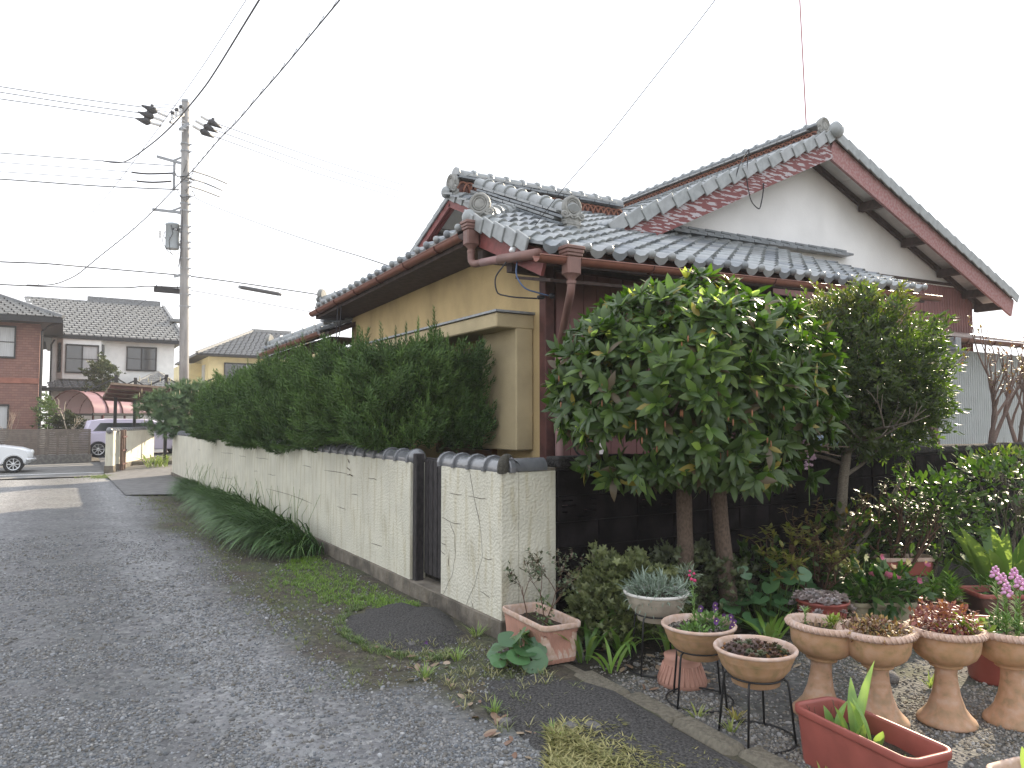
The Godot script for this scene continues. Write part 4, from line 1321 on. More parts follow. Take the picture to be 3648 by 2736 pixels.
	b.box(Vector3(0.05, 2.85, -4.0), Vector3(5.3, 5.7, 8.0))
	part(h, "wall", b.done(), ww)
	b = MB.new()
	b.prism([Vector2(-2.4, 0.0), Vector2(-2.15, 0.42), Vector2(-0.6, 0.42), Vector2(-0.40, 0.0)], 3.6, 5.5)
	var bay := part(h, "bay", b.done(), ww, Transform3D(Basis(Vector3(1, 0, 0), Vector3(0, 0, 1), Vector3(0, 1, 0)), Vector3.ZERO))
	win(h, Vector3(-1.36, 4.56, 0.44), 1.32, 1.30, 2, M.curtain)
	b = MB.new()
	b.box(Vector3(-2.28, 4.6, 0.22), Vector3(0.03, 1.4, 0.26), Basis(Vector3.UP, 0.55))
	b.box(Vector3(-0.49, 4.6, 0.22), Vector3(0.03, 1.4, 0.26), Basis(Vector3.UP, -0.45))
	part(h, "side_window", b.done(), M.glass_dark)
	win(h, Vector3(1.21, 4.70, 0.04), 1.30, 1.13, 2)
	b = MB.new()
	b.box(Vector3(0.1, 5.58, 0.45), Vector3(6.1, 0.18, 0.12), Basis(Vector3(0, 0, 1), -0.005))
	b.box(Vector3(0.1, 5.62, -4.0), Vector3(6.0, 0.06, 9.0))
	rf = part(h, "roof", b.done(), black)
	b = MB.new()
	b.quad(Vector3(-3.0, 5.66, 0.5), Vector3(3.12, 5.66, 0.5), Vector3(2.6, 8.0, -4.4), Vector3(-3.6, 8.0, -4.4))
	b.quad(Vector3(3.12, 5.66, 0.5), Vector3(3.12, 5.66, -8.5), Vector3(2.6, 8.0, -4.4), Vector3(2.6, 8.0, -4.4))
	b.quad(Vector3(3.12, 5.66, -8.5), Vector3(-3.6, 5.66, -8.5), Vector3(-3.6, 8.0, -4.4), Vector3(2.6, 8.0, -4.4))
	part(rf, "slope", b.done(), black)
	hip_tiles(rf, Vector3(-3.0, 5.68, 0.5), Vector3(6.1, 0, 0), Vector3(-0.9, 2.36, -4.9), 17, slate, Vector3(0.3, 0, 0))
	b = MB.new()
	b.bar(Vector3(-3.8, 7.98, -4.38), Vector3(-0.9, 7.98, -4.38), 0.2, 0.12)
	b.bar(Vector3(-1.1, 8.14, -4.4), Vector3(2.45, 8.14, -4.4), 0.2, 0.30)
	b.bar(Vector3(2.6, 8.06, -4.4), Vector3(3.14, 5.72, 0.5), 0.14, 0.1)
	b.bar(Vector3(-3.85, 8.0, -4.4), Vector3(-3.02, 5.72, 0.5), 0.14, 0.1)
	b.box(Vector3(3.0, 6.95, -1.9), Vector3(0.7, 0.16, 0.6))
	part(rf, "roof_ridge", b.done(), slate2)
	# its lower roofs
	b = MB.new()
	b.box(Vector3(0.0, 3.08, 0.55), Vector3(6.2, 0.14, 1.2))
	var lr := part(h, "lower_roof", b.done(), black)
	hip_tiles(lr, Vector3(-3.0, 3.14, 1.15), Vector3(2.6, 0, 0), Vector3(0.5, 0.42, -1.0), 4, slate2)
	hip_tiles(lr, Vector3(0.4, 3.16, 1.15), Vector3(2.7, 0, 0), Vector3(1.45, 0.88, -0.9), 8, slate, Vector3(-2.6, 0, 0))
	b = MB.new()
	b.bar(Vector3(0.38, 3.2, 1.17), Vector3(1.9, 4.08, 0.2), 0.1, 0.08)
	b.bar(Vector3(3.1, 3.2, 1.17), Vector3(1.95, 4.08, 0.2), 0.1, 0.08)
	part(lr, "hip_ridge", b.done(), mat(C(0.40, 0.39, 0.36), 0.7))
	b = MB.new()
	b.tube([Vector3(-2.62, 0.3, 0.1), Vector3(-2.62, 5.2, 0.1), Vector3(-2.5, 5.4, 0.4)], [0.04], 6)
	part(h, "downpipe", b.done(), black)
	# yellow house
	h = thing("yellow_house", "pale yellow house with grey tiled hip roof behind the utility pole", "house", Vector3(7.5, 0, -47))
	b = MB.new()
	b.box(Vector3(4.5, 2.75, -4.0), Vector3(9.0, 5.5, 8.0))
	b.box(Vector3(2.0, 2.6, -6.0), Vector3(6.0, 5.2, 7.0))
	part(h, "wall", b.done(), mott(C(0.72, 0.62, 0.36), C(0.64, 0.55, 0.32), 0.9, 0.01, 0.3, 0.0, 0.1, 115))
	win(h, Vector3(2.1, 4.5, 0.04), 2.4, 1.2, 2, M.curtain)
	b = MB.new()
	b.box(Vector3(-0.03, 4.5, -1.6), Vector3(0.06, 1.1, 0.9))
	part(h, "side_window", b.done(), M.curtain)
	b = MB.new()
	b.box(Vector3(4.4, 5.52, -4.0), Vector3(10.4, 0.12, 9.6))
	rf = part(h, "roof", b.done(), black)
	b = MB.new()
	b.quad(Vector3(-0.75, 5.56, 0.75), Vector3(9.6, 5.56, 0.75), Vector3(6.0, 7.6, -4.0), Vector3(3.4, 7.6, -4.0))
	b.quad(Vector3(-0.75, 5.56, -8.7), Vector3(-0.75, 5.56, 0.75), Vector3(3.4, 7.6, -4.0), Vector3(3.4, 7.6, -4.0))
	b.quad(Vector3(9.6, 5.56, 0.75), Vector3(9.6, 5.56, -8.7), Vector3(6.0, 7.6, -4.0), Vector3(6.0, 7.6, -4.0))
	part(rf, "slope", b.done(), black)
	hip_tiles(rf, Vector3(-0.75, 5.58, 0.75), Vector3(10.3, 0, 0), Vector3(4.15, 2.04, -4.75), 16, slate2, Vector3(-7.7, 0, 0))
	hip_tiles(rf, Vector3(-0.75, 5.58, -8.7), Vector3(0, 0, 9.45), Vector3(4.15, 2.04, 4.7), 16, slate2, Vector3(0, 0, -9.4))
	b = MB.new()
	b.bar(Vector3(-0.77, 5.62, 0.77), Vector3(3.4, 7.66, -4.0), 0.2, 0.14)
	b.bar(Vector3(3.3, 7.66, -4.0), Vector3(6.1, 7.66, -4.0), 0.22, 0.2)
	part(rf, "hip_ridge", b.done(), slate)
	b = MB.new()
	b.prism([Vector2(3.9, 5.5), Vector2(7.0, 5.5), Vector2(5.45, 6.5)], 0.2, 0.6)
	var gb := part(rf, "dormer_gable", b.done(), mott(C(0.72, 0.62, 0.36), C(0.64, 0.55, 0.32), 0.9))
	b = MB.new()
	b.bar(Vector3(3.5, 5.6, 0.75), Vector3(5.45, 6.75, 0.75), 0.5, 0.12)
	b.bar(Vector3(7.4, 5.6, 0.75), Vector3(5.45, 6.75, 0.75), 0.5, 0.12)
	part(gb, "gable_roof", b.done(), slate2)
	b = MB.new()
	b.box(Vector3(5.45, 5.9, 0.62), Vector3(0.7, 0.4, 0.06))
	part(gb, "gable_vent", b.done(), M.galv)
	# splayed gate wall
	var w := thing("gate_wall", "sunlit cream gate wall with tiled top across the driveway beside the road", "wall", Vector3(1.36, 0, -25.75), deg_to_rad(-17))
	b = MB.new()
	b.cbox(Vector3(0.0, 0.72, 0), Vector3(0.22, 1.16, 0.34), 0.01)
	b.cbox(Vector3(0.0, 0.75, -3.2), Vector3(0.14, 1.1, 5.0), 0.01)
	part(w, "stucco_body", b.done(), M.cream)
	b = MB.new()
	b.cbox(Vector3(0, 0.1, 0), Vector3(0.26, 0.30, 0.38), 0.01)
	b.cbox(Vector3(0, 0.12, -3.2), Vector3(0.19, 0.28, 5.02), 0.01)
	part(w, "foundation", b.done(), M.found)
	coping(w, Vector3(0, 1.31, 0.16), Vector3(0, 1.31, -5.7))
	b = MB.new()
	b.sm(true)
	b.ball(Vector3(0, 1.32, 0.2), Vector3(0.1, 0.1, 0.07), 10, 6)
	part(w, "round_end_tile", b.done(), M.wall_tile)
	# rolled-back gate, brown
	var g := thing("sliding_gate", "narrow brown folded accordion gate standing open at the pillar end", "gate", Vector3(1.66, 0.03, -25.9), deg_to_rad(-17))
	for i in 5:
		b = MB.new()
		b.cbox(Vector3(0.0 + 0.015 * (i % 2), 0.68, -i * 0.10), Vector3(0.07, 1.25, 0.05), 0.006)
		part(g, "gate_bar", b.done(), mott(C(0.11, 0.06, 0.04), C(0.07, 0.04, 0.03), 0.6, 0.02, 1.0, 0.0, 0.1, 116))
	for i in 3:
		b = MB.new()
		b.box(Vector3(0.045, 0.25 + i * 0.42, -0.2), Vector3(0.02, 0.05, 0.5))
		part(g, "gate_brace", b.done(), M.brown_board)
	# carport roof on posts, brown
	var c := thing("flat_carport", "brown flat carport roof hung from dark posts with slanting braces", "carport", Vector3(2.2, -0.05, -30))
	b = MB.new()
	b.box(Vector3(1.2, 2.62, 0.0), Vector3(4.0, 0.07, 5.0), Basis(Vector3(0, 0, 1), -0.06) * Basis(Vector3.RIGHT, -0.06))
	part(c, "roof_sheet", b.done(), mott(C(0.27, 0.19, 0.13), C(0.20, 0.14, 0.095), 0.6, 0.02, 0.6, 0.0, 0.1, 117))
	for i in 4:
		b = MB.new()
		b.box(Vector3(1.2, 2.54 + 0.06 * (-2.4 + i * 1.6), -2.4 + i * 1.6), Vector3(4.02, 0.13, 0.08), Basis(Vector3(0, 0, 1), -0.06))
		part(c, "roof_beam", b.done(), M.brown_board)
	for p in [Vector3(-0.45, 0, -1.0), Vector3(1.1, 0, 0.4), Vector3(2.6, 0, 1.8), Vector3(0.3, 0, -2.4)]:
		b = MB.new()
		b.cbox(p + Vector3(0, 1.68, 0), Vector3(0.11, 3.35, 0.11), 0.006)
		part(c, "post", b.done(), M.black_metal)
		b = MB.new()
		b.bar(p + Vector3(0, 3.25, 0), p + Vector3(-1.0, 2.72, 0.1), 0.05, 0.05)
		b.bar(p + Vector3(0, 3.25, 0), p + Vector3(1.0, 2.62, 0.1), 0.05, 0.05)
		part(c, "brace", b.done(), M.black_metal)
	# barrel carport, red sheets
	c = thing("barrel_carport", "arched red translucent carport roof in front of the white house", "carport", Vector3(0.52, 0, -36.3), deg_to_rad(38))
	var red := mat(Color(C(0.33, 0.19, 0.205), 0.75), 0.3)
	red.transparency = BaseMaterial3D.TRANSPARENCY_ALPHA
	red.albedo_color.a = 0.75
	for i in 6:
		b = MB.new()
		b.sm(true)
		b.x = Transform3D(Basis(Vector3(0, 0, 1.3), Vector3(1, 0, 0), Vector3(0, 1, 0)), Vector3(-0.15 + i * 0.72, 1.9, 0.0))
		b.lathe([Vector2(0.98, 0.0), Vector2(0.98, 0.71)], 14, PI, TAU)
		part(c, "roof_sheet", b.done(), red)
	for i in 7:
		b = MB.new()
		var path := []
		for k in 13: path.append(Vector3(-0.15 + i * 0.72, 1.9 + 1.0 * sin(PI * k / 12), 1.3 * cos(PI * k / 12)))
		b.tube(path, [0.03], 5)
		part(c, "arch_rib", b.done(), M.brown_board)
	for z in [-1.3, 1.3]:
		for i in 3:
			b = MB.new()
			b.cbox(Vector3(0.3 + i * 1.7, 0.95, z), Vector3(0.07, 1.9, 0.07), 0.005)
			part(c, "post", b.done(), M.brown_board)
		b = MB.new()
		b.box(Vector3(2.0, 1.9, z), Vector3(4.4, 0.09, 0.07))
		part(c, "beam", b.done(), M.black_metal)
	# plants across the road
	far_shrub("clipped_shrub", "dark clipped shrub in front of the red carport", Vector3(0.30, 0, -34.6), Vector3(0.62, 0.42, 0.45), 1.5, 560, Color(0.05, 0.06, 0.018))
	far_shrub("young_tree", "pale green young tree with a grey trunk beside the brick house", Vector3(-0.45, 0, -34.2), Vector3(0.42, 0.65, 0.4), 1.95, 260, Color(0.11, 0.16, 0.045))
	far_shrub("leafy_tree", "bushy tree with reddish top in front of the white house wall", Vector3(1.62, 0, -38.8), Vector3(0.72, 0.85, 0.6), 3.65, 900, Color(0.07, 0.09, 0.035))
	bare_shrub("bare_tree", "leafless pale shrub against the brick house wall", Vector3(-1.8, 0.2, -34.5), 1.1, 0.022, 5, C(0.34, 0.26, 0.20))
	bare_shrub("cut_trunk", "pale pruned trunk standing before the dark clipped shrub", Vector3(0.52, 0.2, -34.0), 1.5, 0.05, 3, C(0.42, 0.36, 0.28))
	var ag := thing("strap_plant", "arching strap leaved clump at the foot of the sunlit gate wall", "plant", Vector3(2.75, 0.1, -26.6))
	b = MB.new()
	for i in 46:
		var a := rng.randf() * TAU
		b.blade(Vector3(rng.randf_range(-0.3, 0.3), 0, rng.randf_range(-0.3, 0.3)), Vector3(cos(a) * 0.5, 1, sin(a) * 0.5), Vector3(-sin(a), 0, cos(a)), rng.randf_range(0.6, 0.95), 0.04, 1.5, 5)
	var am := leafmat(C(0.15, 0.19, 0.05), 0.5, 0.6)
	am.vertex_color_use_as_albedo = false
	part(ag, "leaves", b.done(), am).set_meta("kind", "stuff")
	make_car("parked_car", "white classic style small car driving in from the left edge", Vector3(-2.35, 0.0, -28.3), 0.0, C(0.72, 0.74, 0.75), true)
	make_car("parked_car", "lavender white family car parked behind the gate wall", Vector3(2.95, 0.15, -34.7), 0.0, C(0.62, 0.58, 0.72), false)

func far_shrub(called: String, label: String, at: Vector3, r: Vector3, cy: float, n: int, col: Color) -> void:
	var t := thing(called, label, "tree" if called.ends_with("tree") else "shrub", at)
	var b := MB.new()
	b.sm(true)
	b.tube([Vector3(0, 0, 0), Vector3(0.03, cy * 0.5, 0), Vector3(0, cy, 0.02)], [0.05, 0.04, 0.02], 7)
	for i in 5:
		var a := i * 1.3
		b.tube([Vector3(0, cy - r.y * 0.6, 0), Vector3(cos(a) * r.x * 0.6, cy + r.y * 0.2 * sin(i), sin(a) * r.z * 0.6)], [0.02, 0.006], 5)
	part(t, "trunk", b.done(), M.bark_grey)
	b = MB.new()
	b.blade(Vector3.ZERO, Vector3(0, 0, 1), Vector3(1, 0, 0), 0.11, 0.06, 0.5, 2, 0.2)
	b.blade(Vector3.ZERO, Vector3(0.8, 0.3, 0.6), Vector3(0.6, 0, -0.8), 0.11, 0.06, 0.5, 2, 0.2)
	b.blade(Vector3.ZERO, Vector3(-0.8, 0.4, 0.5), Vector3(0.5, 0, 0.8), 0.11, 0.06, 0.5, 2, 0.2)
	var xs := []
	var cs := []
	for i in n:
		var d := Vector3(rng.randfn(), rng.randfn(), rng.randfn()).normalized()
		var p := d * r * (0.55 + 0.5 * rng.randf()) * (1.0 + 0.25 * sin(d.x * 7 + d.y * 9))
		xs.append(Transform3D(orient(d + Vector3(rng.randfn(), rng.randfn() + 0.5, rng.randfn()) * 0.5, Vector3.UP, rng.randf_range(0.8, 1.5)), p + Vector3(0, cy, 0)))
		cs.append(col * rng.randf_range(0.7, 1.4))
	scatter(t, "foliage", b.done(), M.leaf_matte, xs, cs)

func orient(dir: Vector3, up: Vector3, s := 1.0) -> Basis:
	var z := dir.normalized()
	var x := up.cross(z)
	x = x.normalized() if x.length() > 0.01 else Vector3.RIGHT
	return Basis(x, z.cross(x), z) * Basis().scaled(Vector3.ONE * s)

func grow(b: MB, p: Vector3, d: Vector3, L: float, r: float, depth: int, tips: Array, spread := 0.55, up := 0.35) -> void:
	var path := [p]
	var q := p
	var dd := d
	for i in 3:
		dd = (dd + Vector3(rng.randfn(), rng.randfn(), rng.randfn()) * 0.13 + Vector3.UP * up * 0.15).normalized()
		q += dd * L / 3
		path.append(q)
	b.tube(path, [r, r * 0.9, r * 0.8, r * 0.68], 5 if r < 0.012 else 7, depth == 0)
	if depth == 0:
		tips.append([q, dd])
		return
	for i in rng.randi_range(2, 3):
		var nd := (dd + Vector3(rng.randfn(), rng.randfn() * 0.6, rng.randfn()).normalized() * spread + Vector3.UP * up).normalized()
		grow(b, path[rng.randi_range(2, 3)], nd, L * rng.randf_range(0.6, 0.85), r * rng.randf_range(0.5, 0.68), depth - 1, tips, spread, up)

func bare_shrub(called: String, label: String, at: Vector3, L: float, r: float, depth: int, col: Color) -> Node3D:
	var t := thing(called, label, "shrub" if called.ends_with("shrub") else "tree", at)
	var b := MB.new()
	b.sm(true)
	var tips := []
	grow(b, Vector3.ZERO, Vector3(0.05, 1, 0), L * 0.6, r, depth, tips)
	if depth > 3: grow(b, Vector3(0.05, 0, 0), Vector3(-0.3, 1, 0.1), L * 0.6, r * 0.8, depth - 1, tips)
	part(t, "branches", b.done(), mat(col, 0.9))
	t.set_meta("tips", 0)
	t.remove_meta("tips")
	return t

func make_car(called: String, label: String, at: Vector3, turn: float, col: Color, small: bool) -> void:
	var t := thing("car", label, "car", at, turn)
	var paint := mat(col, 0.25)
	paint.clearcoat_enabled = true
	paint.clearcoat = 0.8
	var L := 3.3 if small else 4.5
	var wdt := 1.45 if small else 1.7
	var wr := 0.275 if small else 0.33
	# side profile, x forward (front at +L/2)
	var fx := L / 2
	var low: Array
	var cab: Array
	if small:
		low = [Vector2(-fx, 0.28), Vector2(fx - 0.12, 0.26), Vector2(fx, 0.34), Vector2(fx + 0.01, 0.55), Vector2(fx - 0.05, 0.68), Vector2(fx - 0.28, 0.77), Vector2(fx - 0.85, 0.86), Vector2(-fx + 0.3, 0.88), Vector2(-fx - 0.02, 0.75)]
		cab = [Vector2(-fx + 0.1, 0.87), Vector2(fx - 0.83, 0.86), Vector2(fx - 1.25, 1.28), Vector2(fx - 1.45, 1.36), Vector2(-fx + 0.6, 1.38), Vector2(-fx + 0.3, 1.28)]
	else:
		low = [Vector2(-fx, 0.3), Vector2(fx - 0.1, 0.28), Vector2(fx, 0.4), Vector2(fx - 0.02, 0.7), Vector2(fx - 0.5, 0.92), Vector2(fx - 1.1, 1.0), Vector2(-fx + 0.1, 1.02), Vector2(-fx - 0.02, 0.9)]
		cab = [Vector2(-fx + 0.08, 1.0), Vector2(fx - 0.95, 0.98), Vector2(fx - 1.75, 1.46), Vector2(fx - 2.2, 1.54), Vector2(-fx + 0.9, 1.56), Vector2(-fx + 0.25, 1.48)]
	var b := MB.new()
	var hw := wdt / 2
	var sect := func(poly: Array, z0: float, inset: float) -> void:      # rounded-side extrusion
		var n := poly.size()
		var cen := Vector2.ZERO
		for v in poly: cen += v / n
		var ringz := [-z0, -z0 + inset, z0 - inset, z0]
		var sc := [0.90, 1.0, 1.0, 0.90]
		b.sm(true)
		for k in 3:
			for i in n:
				var a: Vector2 = cen + (poly[i] - cen) * sc[k]
				var c2: Vector2 = cen + (poly[(i + 1) % n] - cen) * sc[k]
				var d: Vector2 = cen + (poly[i] - cen) * sc[k + 1]
				var e: Vector2 = cen + (poly[(i + 1) % n] - cen) * sc[k + 1]
				b.quad(Vector3(a.x, a.y, ringz[k]), Vector3(c2.x, c2.y, ringz[k]), Vector3(e.x, e.y, ringz[k + 1]), Vector3(d.x, d.y, ringz[k + 1]))
		b.sm(false)
		for s in [-1.0, 1.0]:
			var pk := PackedVector2Array()
			for v in poly: pk.append(cen + (v - cen) * 0.90)
			var ix := Geometry2D.triangulate_polygon(pk)
			for i in range(0, ix.size(), 3):
				var A := pk[ix[i]]
				var Bq := pk[ix[i + 1]]
				var Cq := pk[ix[i + 2]]
				if ((Bq - A).cross(Cq - A) > 0) != (s > 0):
					var tmp := Bq
					Bq = Cq; Cq = tmp
				b.tri(Vector3(A.x, A.y, s * z0), Vector3(Bq.x, Bq.y, s * z0), Vector3(Cq.x, Cq.y, s * z0))
	sect.call(low, hw, 0.10)
	sect.call(cab, hw - 0.08, 0.12)
	var body := part(t, "body", b.done(), paint)
	# glass: side windows, windscreen
	b = MB.new()
	for s in [-1.0, 1.0]:
		var y0 := (0.92 if small else 1.06)
		var y1 := (1.27 if small else 1.44)
		var x0 := -fx + 0.45
		var x1 := fx - (1.12 if small else 1.35)
		var x2 := fx - (1.42 if small else 2.0)
		var z: float = s * (hw - 0.070)
		var q := [Vector3(x0, y0, z), Vector3(x1, y0, z), Vector3(x2, y1, z * 0.985), Vector3(x0 + 0.3, y1, z * 0.985)]
		if s > 0: b.quad(q[0], q[1], q[2], q[3])
		else: b.quad(q[3], q[2], q[1], q[0])
	part(t, "side_glass", b.done(), M.glass_dark)
	b = MB.new()
	var wa: Vector2 = cab[1] + Vector2(0.0, 0.02)
	var wb: Vector2 = cab[2] + Vector2(0.015, 0.0)
	b.quad(Vector3(wa.x, wa.y, hw - 0.2), Vector3(wa.x, wa.y, -hw + 0.2), Vector3(wb.x, wb.y, -hw + 0.24), Vector3(wb.x, wb.y, hw - 0.24))
	part(t, "windscreen", b.done(), M.glass_dark)
	# wheels
	var tyre := mat(C(0.015, 0.015, 0.016), 0.9)
	var alloy := mat(C(0.55, 0.56, 0.57), 0.35, 0.6)
	for wx in [fx - (0.48 if small else 0.85), -fx + 0.65]:
		for s in [-1.0, 1.0]:
			b = MB.new()
			b.sm(true)
			b.x = Transform3D(Basis(Vector3(1, 0, 0), Vector3(0, 0, s), Vector3(0, -s, 0)), Vector3(wx, wr, s * (hw - 0.16)))
			b.lathe([Vector2(0, 0), Vector2(wr - 0.03, 0), Vector2(wr, 0.03), Vector2(wr, 0.15), Vector2(wr - 0.03, 0.185), Vector2(wr * 0.68, 0.185), Vector2(wr * 0.66, 0.16), Vector2(0, 0.16)], 24)
			var wh := part(t, "wheel", b.done(), tyre)
			b = MB.new()
			b.x = Transform3D(Basis(Vector3(1, 0, 0), Vector3(0, 0, s), Vector3(0, -s, 0)), Vector3(wx, wr, s * (hw - 0.16)))
			b.lathe([Vector2(0, 0.165), Vector2(wr * 0.2, 0.165), Vector2(wr * 0.2, 0.185), Vector2(0, 0.19)], 12)
			b.lathe([Vector2(wr * 0.58, 0.165), Vector2(wr * 0.67, 0.165), Vector2(wr * 0.67, 0.188), Vector2(wr * 0.58, 0.18)], 20)
			for k in 8:
				var a := TAU * k / 8
				b.box(Vector3(cos(a) * wr * 0.4, 0.176, sin(a) * wr * 0.4), Vector3(wr * 0.5, 0.012, 0.028), Basis(Vector3.UP, -a))
			part(wh, "rim", b.done(), alloy)
			b = MB.new()      # dark arch
			b.sm(true)
			var path := []
			for k in 11: path.append(Vector3(wx + cos(PI * k / 10) * (wr + 0.03), wr + sin(PI * k / 10) * (wr + 0.03), s * (hw - 0.01)))
			b.tube(path, [0.022], 6)
			part(body, "wheel_arch", b.done(), paint)
	for s in [-1.0, 1.0]:
		b = MB.new()
		b.sm(true)
		b.ball(Vector3(fx - 0.04, 0.60 if small else 0.75, s * (hw - 0.26)), Vector3(0.07, 0.09, 0.10), 12, 7)
		part(t, "headlight", b.done(), mat(C(0.75, 0.76, 0.74), 0.15))
	b = MB.new()
	b.sm(true)
	b.tube([Vector3(fx - 0.15, 0.40, hw + 0.01), Vector3(fx + 0.05, 0.40, hw - 0.15), Vector3(fx + 0.07, 0.40, 0), Vector3(fx + 0.05, 0.40, -hw + 0.15), Vector3(fx - 0.15, 0.40, -hw - 0.01)], [0.05], 8)
	part(t, "bumper", b.done(), mat(C(0.65, 0.66, 0.67), 0.2, 0.7))
	b = MB.new()
	for s in [-1.0, 1.0]: b.box(Vector3(0.0, 0.78 if small else 0.88, s * (hw + 0.002)), Vector3(0.14, 0.03, 0.03))
	part(t, "door_handle", b.done(), alloy)

# ---------------------------------------------------------------- pole and wires
func wire(called: String, label: String, r: float, pts: Array) -> void:
	var c := Curve3D.new()
	for i in pts.size():
		var a: Vector3 = pts[maxi(i - 1, 0)]
		var b: Vector3 = pts[mini(i + 1, pts.size() - 1)]
		var tg := (b - a) / 6.0
		c.add_point(pts[i], -tg, tg)
	var path := []
	var n := pts.size() * 6
	for i in n + 1: path.append(c.sample_baked(c.get_baked_length() * i / n, true))
	var m := MB.new()
	m.sm(true)
	m.tube(path, [r], 6)
	if called == "telephone_cable":      # open lashing coils
		var L := c.get_baked_length()
		var k := int(L / 0.85)
		for i in k:
			var p := c.sample_baked(i * L / k)
			var q := c.sample_baked((i + 0.6) * L / k)
			m.tube([p, p.lerp(q, 0.35) + Vector3(0.05, 0.13, 0.02), q + Vector3(0, 0.10, 0), q + Vector3(-0.02, 0.02, 0)], [0.009], 4)
	var o := part(self, called, m.done(), M.wire)
	tag(o, label, "cable" if called.ends_with("cable") or called.ends_with("stub") or called.ends_with("sleeve") else "wire", "overhead wires")

